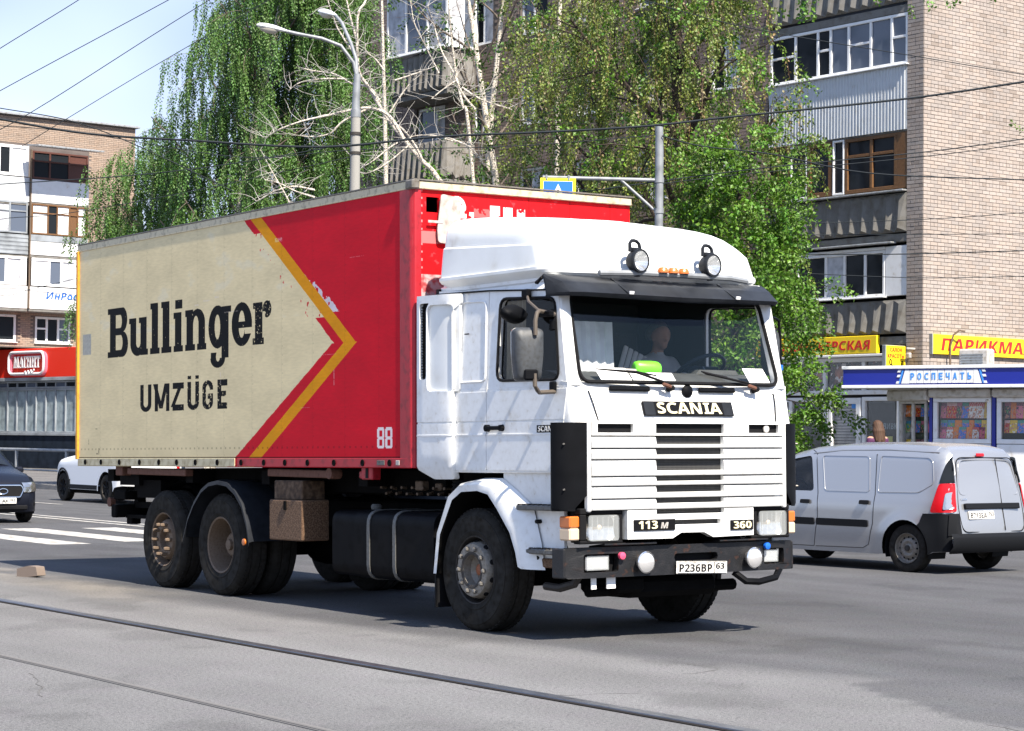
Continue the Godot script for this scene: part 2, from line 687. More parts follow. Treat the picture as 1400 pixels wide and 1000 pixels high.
	pm("seam", 0.13, 0.125, 0.12, 0.9)
	pm("groove", 0.02, 0.018, 0.017, 0.9)
	for a in [["bark_birch", T.birch, 1.4], ["bark_dark", T.bark, 2.0]]:
		pm(a[0], 0.86, 0.85, 0.83, 0.9, 0.0, a[1], a[2])
	pm("limb_birch", 0.13, 0.105, 0.085, 0.9)
	pm("twig_pale", 0.36, 0.345, 0.32, 0.9)
	for a in [["leaf_dry", 0.20, 0.165, 0.085], ["leaf_birch", 0.064, 0.150, 0.027], ["leaf_fresh", 0.078, 0.180, 0.013], ["leaf_olive", 0.125, 0.175, 0.026], ["leaf_deep", 0.04, 0.095, 0.014]]:
		var l := pm(a[0], a[1], a[2], a[3], 0.5)
		l.vertex_color_use_as_albedo = true
		l.backlight_enabled = true
		l.backlight = Color(0.55, 0.6, 0.3)


func street() -> Transform3D:
	return Transform3D(Basis(Vector3.UP, HEADING), V(0.6793, 0, -19.1221))


func flat_sheet(called: String, p: PackedVector2Array, y: float, m: Material, step := 6.0) -> MeshInstance3D:
	# outline in street coordinates (x, z)
	var b := Mb.new()
	var t := Geometry2D.triangulate_polygon(p)
	for i in range(0, t.size(), 3):
		var q := []
		for k in 3:
			q.append(V(p[t[i + k]].x, y, p[t[i + k]].y))
		if (q[1] - q[0]).cross(q[2] - q[0]).y > 0.0:
			b.tri(q[0], q[1], q[2])
		else:
			b.tri(q[0], q[2], q[1])
	var o := structure(called, b, m, 0.0)
	o.transform = street()
	return o


func ragged(p: Array, wob: float, step: float, sd: int) -> PackedVector2Array:
	var r := RandomNumberGenerator.new()
	r.seed = sd
	var o := PackedVector2Array()
	for i in p.size():
		var a: Vector2 = p[i]
		var b: Vector2 = p[(i + 1) % p.size()]
		var n := maxi(1, int(a.distance_to(b) / step))
		if a.distance_to(b) > 60.0:
			n = 1
		for k in n:
			var q := a.lerp(b, float(k) / n)
			if n > 1:
				q += Vector2(r.randf_range(-wob, wob), r.randf_range(-wob, wob))
			o.append(q)
	return o


func make_ground() -> void:
	var asphalt := pm("asphalt", 0.128, 0.129, 0.135, 0.85, 0.0, T.speckle, 0.9)
	asphalt.uv1_scale = V(0.9, 0.9, 0.9)
	detail(asphalt, T.streak, V(0.045, 0.2, 0.16))
	relief(asphalt, T.bump, 0.35)
	asphalt.specular_mode = BaseMaterial3D.SPECULAR_SCHLICK_GGX
	asphalt.metallic_specular = 0.35
	var bed := pm("dusty_bed", 0.218, 0.216, 0.215, 0.9, 0.0, T.speckle, 0.8)
	detail(bed, T.streak, V(0.06, 0.2, 0.22))
	relief(bed, T.bump, 0.3)
	var paint := pm("road_paint", 0.46, 0.45, 0.42, 0.75, 0.0, T.wear, 0.9)
	detail(paint, T.grime, V(0.6, 0.6, 0.6))
	var paving := pm("pavement", 0.20, 0.19, 0.18, 0.9, 0.0, T.speckle, 0.8)
	detail(paving, T.cloud, V(0.12, 0.12, 0.12))
	flat_sheet("road", poly([-400, -400, 400, -400, 400, 400, -400, 400]), 0.0, asphalt)
	flat_sheet("tram_bed", poly([-300, 2.0, -25.5, 2.0, -25.5, 60, -300, 60]), 0.002, bed)
	flat_sheet("tram_bed", poly([-25.5, 7.6, 60, 7.6, 60, 60, -25.5, 60]), 0.002, bed)
	near_road()
	cracks()
	# zebra and centre lines
	for i in 6:
		var z := -0.28 - 1.42 * i
		if i == 4:
			continue
		var shift := 0.25 * sin(i * 2.1)
		flat_sheet("zebra_stripe", ragged([P(-20.4 + shift, z - 0.33), P(-15.3 + shift, z - 0.33), P(-15.3 + shift, z + 0.33), P(-20.4 + shift, z + 0.33)], 0.02, 0.4, 20 + i), 0.0085, paint)
	for z in [-5.55, -5.98]:
		for s in [[-44.0, -20.6]]:
			flat_sheet("centre_line", ragged([P(s[0], z - 0.075), P(s[1], z - 0.075), P(s[1], z + 0.075), P(s[0], z + 0.075)], 0.012, 0.6, 40), 0.0085, paint)
	for k in 6:
		flat_sheet("lane_line", rect(-60.0 + k * 8.0, -9.35, -57.0 + k * 8.0, -9.22), 0.0085, paint)
	# rails set in the bed
	for a in [[3.46, 0.055], [5.5, 0.018]]:
		var g := Mb.new()
		g.box(V(-40, 0.0035, a[0] + a[1] + 0.02), V(260, 0.006, 0.05 if a[1] > 0.04 else 0.012))
		var go := structure("rail_groove", g, M.groove if a[1] > 0.04 else M.seam)
		go.transform = street().translated_local(V(0, 0.004, 0))
		var r := Mb.new()
		r.box(V(-40, 0.006, a[0]), V(260, 0.022, a[1] * 2.0), 0.006)
		var o := part("tram_rail", r, M.rail_steel if a[1] > 0.04 else M.seam)
		o.transform = street()
		tag(o, "steel tram rail in the pale road bed nearest the lorry" if a[1] > 0.04 else "dark thin tram rail seam in the foreground, farthest from the lorry", "tram rail")
	# kerbs and pavement across the road
	var line := [P(-120, -15.6), P(-45, -14.9), P(-26, -16.0), P(-10, -17.0), P(60, -20.5)]
	var hs := [0.0, 0.0, 0.12, 0.26, 0.26]
	var side := Mb.new()
	for i in line.size() - 1:
		var a: Vector2 = line[i]
		var b: Vector2 = line[i + 1]
		var ya := 0.145
		side.quad(V(a.x, ya, a.y - 0.15), V(b.x, ya, b.y - 0.15), V(b.x, ya + hs[i + 1], b.y - 3.2), V(a.x, ya + hs[i], a.y - 3.2))
		side.quad(V(a.x, ya + hs[i], a.y - 3.2), V(b.x, ya + hs[i + 1], b.y - 3.2), V(b.x, ya + hs[i + 1], -160), V(a.x, ya + hs[i], -160))
	structure("pavement", side, paving).transform = street()
	var kerbs := thing("kerb", "pale stone kerb edging the pavement across the road", "kerb", street())
	var stone := Mb.new()
	stone.box(Vector3.ZERO, V(0.985, 0.3, 0.15), 0.015)
	var sm := stone.mesh(0.0)
	for i in line.size() - 1:
		var a: Vector2 = line[i]
		var b: Vector2 = line[i + 1]
		var d := (b - a).normalized()
		var n := int(a.distance_to(b))
		for k in n:
			var q := a + d * (k + 0.5)
			if q.x < -62.0 or q.x > 3.0 or (q.x > -42.0 and q.x < -14.0):
				continue
			raw("kerb_stone", sm, M.kerb, kerbs, Transform3D(Basis(Vector3.UP, -d.angle()), V(q.x, 0.005 + rng.randf_range(-0.008, 0.008), q.y - 0.075)))
	var ks := Mb.new()
	ks.x = Transform3D(Basis(Vector3.UP, 0.35) * Basis(Vector3(0, 0, 1), 0.12).scaled(V(0.58, 0.62, 0.6)), V(-8.3, 0.04, 1.78))
	ks.prism(rounded(poly([-0.3, -0.06, 0.3, -0.06, 0.27, 0.11, 0.05, 0.15, -0.28, 0.12]), 0.02, 2), -0.11, 0.11)
	var ko := part("kerb_block", ks, pm("kerb_brown", 0.25, 0.195, 0.16, 0.9, 0.0, T.speckle, 2.0))
	ko.transform = street()
	tag(ko, "loose broken kerb block lying in sand beside the road", "stone")


func near_road() -> void:
	# the stretch of road in view, one fine sheet whose own colour changes from asphalt to the dusty track bed
	var m := pm("road_surface", 1, 1, 1, 0.9, 0.0, T.speckle, 1.1)
	m.vertex_color_use_as_albedo = true
	m.metallic_specular = 0.3
	detail(m, T.grit, V(0.55, 0.55, 0.55))
	relief(m, T.bump, 0.3)
	var big := FastNoiseLite.new()
	big.seed = 61
	big.frequency = 0.22
	big.fractal_octaves = 5
	var fine := FastNoiseLite.new()
	fine.seed = 62
	fine.frequency = 1.1
	fine.fractal_octaves = 4
	var x0 := -26.0
	var z0 := -13.5
	var step := 0.14
	var nx := 258
	var nz := 153
	var asphalt := Color(0.134, 0.135, 0.142)
	var bed := Color(0.228, 0.227, 0.228)
	var dust := Color(0.31, 0.285, 0.25)
	var patch := poly([4.45, 1.15, 4.95, -0.15, 7.5, -1.1, 9.0, 1.4, 6.4, 2.0])
	var v := PackedVector3Array()
	var c := PackedColorArray()
	for j in nz + 1:
		for i in nx + 1:
			var x := x0 + i * step
			var z := z0 + j * step
			var edge := 2.02
			if x > -1.0:
				edge = lerpf(2.05, 1.1, clampf((x + 1.0) / 5.0, 0, 1)) - maxf(0.0, x - 4.0) * 0.3
			var n := big.get_noise_2d(x * 0.28, z * 1.5)
			var f := fine.get_noise_2d(x * 0.5, z)
			var t := smoothstep(-0.35, 0.30, z - edge + n * 0.5 + f * 0.12)
			var col := asphalt.lerp(bed, t)
			var k := 1.0 + n * 0.30 + f * 0.12 + 0.10 * big.get_noise_2d(x * 0.12 + 50.0, z * 5.0)
			# polished wheel tracks and the darker strip between them
			var lane := fposmod(z + 1.05, 3.4)
			k *= 1.0 - 0.07 * (1.0 - t) * exp(-pow((lane - 1.05) / 0.32, 2.0))
			if z > edge + 0.1 and z < 3.35:
				k *= 1.03
			if big.get_noise_2d(x * 1.7 + 80.0, z * 1.9 + 40.0) > 0.26:
				k *= 0.86
			if Geometry2D.is_point_in_polygon(P(x, z) + P(f, n) * 0.12, patch):
				col = col.lerp(asphalt * 0.92, 0.75)
			var d := 1.0 - smoothstep(0.1, 0.75, absf(z - edge + 0.15 + n * 0.5))
			d *= smoothstep(-3.5, -6.5, x)
			col = col.lerp(dust, clampf(d * (0.55 + f * 0.9), 0.0, 0.8))
			c.append(Color(col.r * k, col.g * k, col.b * k))
			v.append(V(x, 0.004, z))
	var idx := PackedInt32Array()
	for j in nz:
		for i in nx:
			var a := j * (nx + 1) + i
			idx.append_array([a, a + 1, a + nx + 2, a, a + nx + 2, a + nx + 1])
	var nor := PackedVector3Array()
	nor.resize(v.size())
	nor.fill(Vector3.UP)
	var arr := []
	arr.resize(Mesh.ARRAY_MAX)
	arr[Mesh.ARRAY_VERTEX] = v
	arr[Mesh.ARRAY_NORMAL] = nor
	arr[Mesh.ARRAY_COLOR] = c
	arr[Mesh.ARRAY_INDEX] = idx
	var mesh := ArrayMesh.new()
	mesh.add_surface_from_arrays(Mesh.PRIMITIVE_TRIANGLES, arr)
	var o := raw("road", mesh, m, self, street())
	o.set_meta("kind", "structure")


func cracks() -> void:
	var r := RandomNumberGenerator.new()
	r.seed = 303
	var m := pm("crack_dark", 0.10, 0.097, 0.093, 0.95)
	for n in 9:
		var b := Mb.new()
		var p := V(r.randf_range(-14.0, 7.0), 0.0065, r.randf_range(-6.0, 6.0))
		var a := r.randf_range(-0.5, 0.5) + (PI / 2 if n % 3 == 0 else 0.0)
		var w := r.randf_range(0.004, 0.011)
		var rows := []
		for k in r.randi_range(10, 34):
			a += r.randf_range(-0.45, 0.45)
			var d := V(cos(a), 0, sin(a))
			var s := V(-d.z, 0, d.x) * w * r.randf_range(0.4, 1.2)
			rows.append([p - s, p + s])
			p += d * r.randf_range(0.05, 0.16)
		b.grid(rows, true)
		structure("road_crack", b, m, 0.0).transform = street()


func pm_copy(m: StandardMaterial3D, called: String, r: float, g: float, b: float) -> StandardMaterial3D:
	var o: StandardMaterial3D = m.duplicate()
	o.resource_name = called
	o.albedo_color = Color(r, g, b).linear_to_srgb()
	M[called] = o
	return o


func ground_y(x: float, z: float) -> float:
	return -0.01303 * x + 0.00953 * z


func side_texture() -> ImageTexture:
	var k := 200.0
	var w := 1460
	var h := 517
	var im := Image.create(w, h, false, Image.FORMAT_RGB8)
	var fine := FastNoiseLite.new()
	fine.seed = 31
	fine.frequency = 0.09
	fine.fractal_octaves = 3
	var big := FastNoiseLite.new()
	big.seed = 32
	big.frequency = 0.012
	big.fractal_octaves = 4
	var cream := Color(0.855, 0.79, 0.625)
	var red := Color(0.76, 0.045, 0.135)
	var yellow := Color(0.83, 0.55, 0.03)
	for j in h:
		var y := 4.0 - (j + 0.5) / k
		var up := y > 2.6
		var xo := -1.872 - 1.3726 * (y - 2.59) if up else -1.872 + 1.7086 * (y - 2.59)
		var xi := -2.107 - 1.3717 * (y - 2.597) if up else -2.107 + 1.725 * (y - 2.597)
		var xc := -2.297 - 1.347 * (y - 2.611) if up else -2.297 + 1.796 * (y - 2.611)
		var over := up and y > 2.86 and y < 3.78
		for i in w:
			var x := -8.19 + (i + 0.5) / k
			var c := cream
			var near := x > xc - 0.5 and x < xo + 0.6
			var f := fine.get_noise_2d(i * 0.42, j * 0.42) if near else 0.0
			if x > xo + f * 0.004:
				c = red
				if up and y > 2.9 and y < 3.3 and x < xo + 0.13 * sqrt(clampf((3.26 - y) / 0.3, 0, 1)) + f * 0.07 and f > -0.3:
					c = Color(0.80, 0.76, 0.78)
			elif x > xi + f * 0.004:
				c = yellow
			elif x > xc + f * 0.012:
				c = red
				if over and (f > -0.40 or y > 3.1 and y < 3.7):
					c = cream
			elif over and x > xc - 0.12 and f < -0.5:
				c = red.lerp(cream, 0.35)
			var g := big.get_noise_2d(i * 0.5, j)
			var s := fine.get_noise_2d(i * 0.35 + 900, j * 2.0)
			var t := 1.0 + g * 0.055 + s * 0.04
			# faint vertical seams of the plywood sheets and their rivets
			var u := fposmod(x + 8.19, 0.61)
			if u < 0.012:
				t *= 0.95
			if u > 0.018 and u < 0.032 and fposmod(y, 0.09) < 0.016:
				t *= 0.86
			if y < 1.62 and y > 1.6 and fposmod(x, 0.1) < 0.03:
				t *= 0.8
			if absf(y - 1.512) < 0.007:
				t *= 0.5
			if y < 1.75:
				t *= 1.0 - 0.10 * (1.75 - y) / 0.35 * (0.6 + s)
			if g > 0.3 and y > 2.9 and c == cream:
				c = c.lerp(Color(0.78, 0.77, 0.72), clampf((g - 0.3) * 1.6, 0, 0.3))
			im.set_pixel(i, j, Color(c.r * t, c.g * t, c.b * t))
	# lettering, in metres on the wall: [kind, values]; R fills, E ellipse, r and e cut away
	var letters := [
		["R", -7.31, 2.655, -6.97, 3.216], ["E", -6.98, 3.078, 0.125, 0.138], ["E", -6.98, 2.80, 0.148, 0.145], ["r", -7.155, 2.985, -7.04, 3.135], ["e", -7.04, 3.06, 0.045, 0.075], ["r", -7.155, 2.735, -7.03, 2.905], ["e", -7.03, 2.82, 0.055, 0.085], ["R", -7.37, 2.655, -7.2, 2.722], ["R", -7.37, 3.15, -7.2, 3.216],
		["N"], ["E", -6.585, 2.79, 0.185, 0.14], ["r", -6.9, 2.79, -6.3, 3.0], ["R", -6.77, 2.78, -6.62, 3.075], ["R", -6.805, 3.015, -6.62, 3.075], ["e", -6.565, 2.80, 0.055, 0.06], ["r", -6.62, 2.80, -6.51, 3.0], ["R", -6.51, 2.655, -6.355, 3.071], ["R", -6.55, 3.015, -6.355, 3.073], ["R", -6.51, 2.655, -6.32, 2.722],
		["N"], ["R", -6.225, 2.655, -6.07, 3.216], ["R", -6.258, 3.152, -6.07, 3.216], ["R", -6.264, 2.655, -6.03, 2.722],
		["N"], ["R", -5.955, 2.655, -5.79, 3.216], ["R", -5.988, 3.152, -5.79, 3.216], ["R", -5.985, 2.655, -5.741, 2.722],
		["N"], ["R", -5.655, 2.655, -5.50, 3.079], ["R", -5.69, 3.015, -5.50, 3.079], ["R", -5.685, 2.655, -5.465, 2.722], ["R", -5.651, 3.119, -5.482, 3.216],
		["N"], ["E", -5.125, 2.945, 0.175, 0.148], ["r", -5.4, 2.6, -4.9, 2.945], ["e", -5.16, 2.935, 0.06, 0.085], ["r", -5.22, 2.6, -5.10, 2.935], ["R", -5.38, 2.655, -5.225, 3.085], ["R", -5.412, 3.022, -5.225, 3.088], ["R", -5.10, 2.655, -4.95, 2.95], ["R", -5.412, 2.655, -5.18, 2.722], ["R", -5.13, 2.655, -4.921, 2.722],
		["N"], ["E", -4.66, 2.55, 0.165, 0.10], ["r", -4.9, 2.55, -4.3, 2.75], ["R", -4.816, 2.53, -4.69, 2.612], ["e", -4.655, 2.565, 0.045, 0.05], ["E", -4.665, 2.877, 0.205, 0.225], ["e", -4.668, 2.877, 0.062, 0.13], ["R", -4.575, 2.55, -4.42, 3.085], ["R", -4.575, 3.02, -4.363, 3.085],
		["N"], ["E", -4.133, 2.878, 0.219, 0.225], ["e", -4.133, 2.878, 0.068, 0.14], ["r", -4.07, 2.775, -3.9, 2.842], ["R", -4.20, 2.842, -3.915, 2.905],
		["N"], ["E", -3.60, 3.005, 0.09, 0.085], ["r", -3.70, 2.9, -3.64, 2.985], ["R", -3.62, 2.939, -3.54, 3.085], ["R", -3.85, 2.655, -3.695, 3.08], ["R", -3.889, 3.018, -3.695, 3.08], ["R", -3.898, 2.655, -3.666, 2.722],
		["W"], ["N"], ["E", -6.37, 2.10, 0.139, 0.08], ["R", -6.51, 2.10, -6.231, 2.32], ["r", -6.425, 2.10, -6.315, 2.33], ["e", -6.37, 2.115, 0.055, 0.045],
		["N"], ["R", -6.146, 2.022, -6.065, 2.32], ["R", -5.865, 2.022, -5.784, 2.32], ["L", -6.146, 2.32, -5.99, 2.05], ["L", -5.864, 2.32, -5.99, 2.05],
		["N"], ["R", -5.705, 2.255, -5.438, 2.318], ["R", -5.712, 2.02, -5.438, 2.085], ["L", -5.535, 2.27, -5.71, 2.06],
		["N"], ["E", -5.22, 2.10, 0.135, 0.08], ["R", -5.355, 2.10, -5.086, 2.322], ["r", -5.27, 2.10, -5.17, 2.33], ["e", -5.22, 2.115, 0.05, 0.045], ["R", -5.352, 2.348, -5.27, 2.386], ["R", -5.17, 2.348, -5.088, 2.386],
		["N"], ["E", -4.885, 2.10, 0.122, 0.08], ["E", -4.885, 2.245, 0.122, 0.08], ["R", -5.007, 2.10, -4.763, 2.245], ["r", -4.925, 2.10, -4.84, 2.245], ["e", -4.885, 2.11, 0.043, 0.04], ["e", -4.885, 2.235, 0.043, 0.04], ["r", -4.845, 2.185, -4.75, 2.225], ["R", -4.885, 2.13, -4.763, 2.185],
		["N"], ["R", -4.667, 2.022, -4.58, 2.324], ["R", -4.667, 2.262, -4.446, 2.324], ["R", -4.667, 2.148, -4.475, 2.203], ["R", -4.667, 2.022, -4.449, 2.085], ["N"]]
	var mask := {}
	var worn := 0.0
	for l in letters:
		if l[0] == "W":
			worn = 0.16
		elif l[0] == "N":
			for q in mask:
				if mask[q]:
					var f := fine.get_noise_2d(q.x * 1.1 + 333, q.y * 1.1)
					if f < 0.66 - worn * clampf((q.x / k - 2.2) * 1.4, 0, 1.5):
						im.set_pixel(q.x, q.y, Color(0.012, 0.012, 0.014) * (1.0 + f * 0.3))
			mask.clear()
		else:
			var fill: bool = l[0] in ["R", "E", "L"]
			var lo := P(l[1], l[2])
			var hi := P(l[1], l[2])
			if l[0] in ["E", "e"]:
				lo -= P(l[3], l[4])
				hi += P(l[3], l[4])
			else:
				lo = P(minf(l[1], l[3]), minf(l[2], l[4]))
				hi = P(maxf(l[1], l[3]), maxf(l[2], l[4]))
			if l[0] == "L":
				lo.x -= 0.045
				hi.x += 0.045
			for i in range(int((lo.x + 8.19) * k), int((hi.x + 8.19) * k) + 1):
				for j in range(int((4.0 - hi.y) * k), int((4.0 - lo.y) * k) + 1):
					var p := P(-8.19 + (i + 0.5) / k, 4.0 - (j + 0.5) / k)
					var inside := p.x >= lo.x and p.x <= hi.x and p.y >= lo.y and p.y <= hi.y
					if l[0] in ["E", "e"]:
						inside = ((p - P(l[1], l[2])) / P(l[3], l[4])).length() <= 1.0
					elif l[0] == "L":
						var t: float = (p.y - l[2]) / (l[4] - l[2])
						inside = inside and absf(p.x - lerpf(l[1], l[3], t)) < 0.042
					if inside:
						mask[Vector2i(i, j)] = fill
	# the white 88, a grey patch, scuffs
	for x0 in [-1.505, -1.36]:
		for i in range(0, 25):
			for j in range(0, 39):
				var a := i / 25.0
				var b := j / 39.0
				var ring := a < 0.3 or a > 0.7 or b < 0.14 or b > 0.86 or absf(b - 0.5) < 0.08
				if ring and not ((a < 0.12 or a > 0.88) and (b < 0.07 or b > 0.93 or absf(b - 0.5) < 0.03)):
					im.set_pixel(int((x0 + 8.19) * k) + i, int((4.0 - 1.787) * k) + j, Color(0.87, 0.83, 0.82))
	for i in range(26, 72):
		for j in range(209, 257):
			im.set_pixel(i, j, Color(0.63, 0.63, 0.60) * (1.0 + 0.1 * fine.get_noise_2d(i, j)))
	for s in [[115, 476, 4, 14], [104, 487, 8, 3], [60, 455, 2, 12], [98, 430, 10, 2], [735, 195, 60, 2], [640, 165, 30, 3], [600, 172, 18, 3], [690, 160, 20, 4], [1050, 400, 40, 1], [1180, 330, 3, 30], [1240, 120, 50, 1], [950, 60, 30, 8], [1130, 300, 60, 1], [717, 320, 3, 26]]:
		for i in range(s[0], s[0] + s[2]):
			for j in range(s[1], s[1] + s[3]):
				if fine.get_noise_2d(i * 2.0, j * 2.0) > -0.25:
					var c := im.get_pixel(i, j)
					im.set_pixel(i, j, c.lerp(Color(0.12, 0.11, 0.10) if s[0] < 130 else Color(0.85, 0.8, 0.76), 0.55))
	im.generate_mipmaps()
	return ImageTexture.create_from_image(im)


func front_texture() -> ImageTexture:
	# front wall of the box seen from ahead: u runs from the near side (z 1.25) to the far side
	var k := 160.0
	var w := 400
	var h := 416
	var im := Image.create(w, h, false, Image.FORMAT_RGB8)
	var fine := FastNoiseLite.new()
	fine.seed = 51
	fine.frequency = 0.05
	fine.fractal_octaves = 4
	for j in h:
		var y := 4.0 - (j + 0.5) / k
		for i in w:
			var z := 1.25 - (i + 0.5) / k
			var f := fine.get_noise_2d(i, j)
			var c := Color(0.80, 0.07, 0.10) * (1.0 + 0.12 * f)
			if z > 1.19 and f > 0.12:
				c = Color(0.70, 0.60, 0.55)
			if z > 1.145 and z < 1.16 and fposmod(y, 0.07) < 0.02:
				c = Color(0.86, 0.5, 0.5)
			var white := false
			for a in [[0.40, 0.29, 3.84, 3.70], [0.247, 0.145, 3.832, 3.70], [0.095, 0.0, 3.828, 3.70], [0.74, 0.66, 3.745, 3.70], [0.64, 0.58, 3.765, 3.70]]:
				white = white or (z < a[0] and z > a[1] and y < a[2] and y > a[3])
			if absf(z - 0.75) < 0.1 and ((P(z, y) - P(0.77, 3.80)) / P(0.10, 0.10)).length() < 1.0:
				white = true
			if white and f > -0.35:
				c = Color(0.93, 0.90, 0.90)
			elif z < 0.58 and z > 0.37 and y < 3.80 and y > 3.72 and f > -0.2:
				c = Color(0.74, 0.36, 0.36)
			elif y < 3.565 and y > 3.45 and z < 1.19 and z > 0.93:
				c = Color(0.72, 0.42, 0.42)
			elif y < 3.17 and y > 2.4 and z < 1.19 and z > 0.8:
				c = Color(0.66, 0.60, 0.60).lerp(Color(0.60, 0.25, 0.26), clampf(f * 2.0 + 0.3, 0, 1))
			elif fposmod(z + 0.05, 0.48) < 0.01:
				c *= 0.75
			elif f > 0.50:
				c = c.lerp(Color(0.75, 0.4, 0.4), 0.4)
			im.set_pixel(i, j, Color(c.r, c.g, c.b))
	im.generate_mipmaps()
	return ImageTexture.create_from_image(im)


func printed(called: String, t: Texture2D, rough := 0.5) -> StandardMaterial3D:
	var m := StandardMaterial3D.new()
	m.resource_name = called
	m.albedo_texture = t
	m.roughness = rough
	m.metallic_specular = 0.28
	return m


func make_lorry() -> void:
	var at := Transform3D(Basis(Vector3.UP, HEADING) * Basis(Vector3(1, 0, 0), 0.00953) * Basis(Vector3(0, 0, 1), 0.01303), V(0.6793, 0, -19.1221))
	var t := thing("lorry", "white cab lorry with cream and red removals box, dusty and rusty, centre of the road", "lorry", at)
	lorry_box(t)
	lorry_chassis(t)
	lorry_cab(t)
	lorry_front(t)
	for w in [[0.0, 1.05, "front"], [0.0, -1.05, "front"], [-4.70, 1.05, "drive"], [-4.70, -1.05, "drive"], [-6.04, 1.05, "tag"], [-6.04, -1.05, "tag"]]:
		lorry_wheel(t, w[0], w[1], w[2])
	in_cab(at)


func lorry_box(t: Node3D) -> void:
	var b := Mb.new()
	b.quad_uv(V(-8.19, 1.415, 1.25), V(-0.89, 1.415, 1.25), V(-0.89, 4.0, 1.25), V(-8.19, 4.0, 1.25))
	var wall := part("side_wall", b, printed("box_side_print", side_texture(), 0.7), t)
	wall.set_meta("label", "cream side wall with red and yellow chevron and worn black lettering")
	relief(wall.material_override, T.cloud, 0.6)
	wall.material_override.uv1_triplanar = false
	# body behind the skin
	b = Mb.new()
	b.box(V(-4.545, 2.70, -1.235), V(7.29, 2.57, 0.03))
	b.box(V(-8.17, 2.70, 0), V(0.035, 2.57, 2.44))
	part("far_wall", b, M.box_red, t)
	b = Mb.new()
	b.box(V(-4.54, 1.43, 0), V(7.25, 0.03, 2.48))
	part("floor_panel", b, M.box_inside, t)
	b = Mb.new()
	b.box(V(-4.54, 3.985, 0), V(7.30, 0.03, 2.46))
	part("roof_panel", b, M.siding_grey, t)
	# front wall with the hole at its near top corner
	b = Mb.new()
	var hole := rect(0.965, 3.735, 1.105, 3.875)
	var mapf := func(p: Vector2) -> Vector3: return V(-0.89, p.y, p.x)
	b.panel(rect(-1.25, 1.415, 1.25, 4.0), [hole], lin(-1.25, 1.25, 0.12), lin(1.415, 4.0, 0.12), mapf, V(-0.03, 0, 0), true)
	for i in b.v.size():
		b.uv[i] = Vector2((1.25 - b.v[i].z) / 2.5, (4.0 - b.v[i].y) / 2.6)
	part("front_wall", b, printed("box_front_print", front_texture(), 0.5), t).set_meta("label", "red front wall with torn white letters and a square hole")
	# rails, posts, bottom rail with lashing points
	b = Mb.new()
	b.box(V(-4.54, 3.975, 1.25), V(7.32, 0.075, 0.018), 0.004)
	part("top_rail", b, M.box_rail, t)
	b = Mb.new()
	b.box(V(-0.872, 3.972, 0), V(0.035, 0.07, 2.5), 0.006)
	part("top_rail", b, M.box_rail, t)
	b = Mb.new()
	b.box(V(-4.54, 4.02, 1.246), V(7.34, 0.012, 0.036))
	b.box(V(-0.868, 4.02, 0), V(0.05, 0.012, 2.54))
	part("rail_cap", b, M.rail_cap, t)
	b = Mb.new()
	b.box(V(-0.90, 3.975, 1.245), V(0.13, 0.085, 0.085), 0.012)
	part("corner_casting", b, M.rail_cap, t)
	b = Mb.new()
	b.prism(rounded(poly([-1.10, 1.235, -1.10, 1.262, -0.92, 1.268, -0.862, 1.24, -0.862, 1.16, -0.888, 1.16, -0.888, 1.245]), 0.02, 3), 0, 2.52)
	b.x = Transform3D()
	var post := Mb.new()
	post.x = Transform3D(Basis(Vector3(1, 0, 0), Vector3(0, 0, 1), Vector3(0, 1, 0)), V(0, 1.42, 0))
	post.prism(rounded(poly([-1.10, 1.240, -1.10, 1.258, -0.92, 1.262, -0.868, 1.24, -0.868, 1.17, -0.884, 1.17, -0.90, 1.245]), 0.012, 2), 0.0, 2.515)
	for i in range(0, post.v.size(), 3):
		var k := post.v[i + 1]
		post.v[i + 1] = post.v[i + 2]
		post.v[i + 2] = k
	part("corner_post", post, M.box_red, t)
	b = Mb.new()
	b.box(V(-8.18, 2.72, 1.262), V(0.05, 2.45, 0.03), 0.005)
	part("rear_frame", b, M.box_yellow, t)
	b = Mb.new()
	b.box(V(-8.2, 2.6, 0), V(0.03, 2.35, 2.36), 0.005)
	part("rear_door", b, M.box_yellow, t)
	b = Mb.new()
	b.box(V(-6.22, 1.463, 1.255), V(3.90, 0.085, 0.012), 0.003)
	part("bottom_rail", b, pm("rail_cream", 0.50, 0.45, 0.30, 0.55, 0.0, T.grime, 1.2), t)
	b = Mb.new()
	b.box(V(-2.56, 1.463, 1.255), V(3.30, 0.085, 0.012), 0.003)
	part("bottom_rail", b, M.box_red, t)
	for i in 15:
		var x := -7.95 + i * 0.475 + 0.04 * sin(i * 5.0)
		b = Mb.new()
		b.x = Transform3D(Basis(Vector3(1, 0, 0), PI / 2), V(x, 1.462, 1.262))
		b.lathe([P(0.0, -0.004), P(0.02, -0.004), P(0.032, 0.0), P(0.03, 0.008), P(0.0, 0.004)], 10)
		part("lashing_ring", b, M.chassis_black, t)
	for a in [[-1.42, 0.13, M.steel_strap], [-1.13, 0.06, M.worn_grey]]:
		b = Mb.new()
		b.box(V(a[0], 1.463, 1.263), V(a[1], 0.045, 0.008), 0.003)
		part("data_plate", b, a[2], t)
	# the torn flap and its bar by the hole
	b = Mb.new()
	b.x = Transform3D(Basis(Vector3.UP, PI / 2), V(-0.86, 0, 0))
	b.prism(rounded(poly([-0.965, 3.905, -0.80, 3.885, -0.745, 3.85, -0.76, 3.66, -0.80, 3.60, -0.87, 3.45, -1.0, 3.46, -1.01, 3.57]), 0.03, 3), 0.0, 0.012)
	part("torn_flap", b, M.worn_grey, t).set_meta("label", "grey torn flap hanging beside the square hole")
	b = Mb.new()
	b.box(V(-0.85, 3.645, 1.03), V(0.012, 0.025, 0.16), 0.003)
	part("flap_bar", b, M.worn_grey, t)


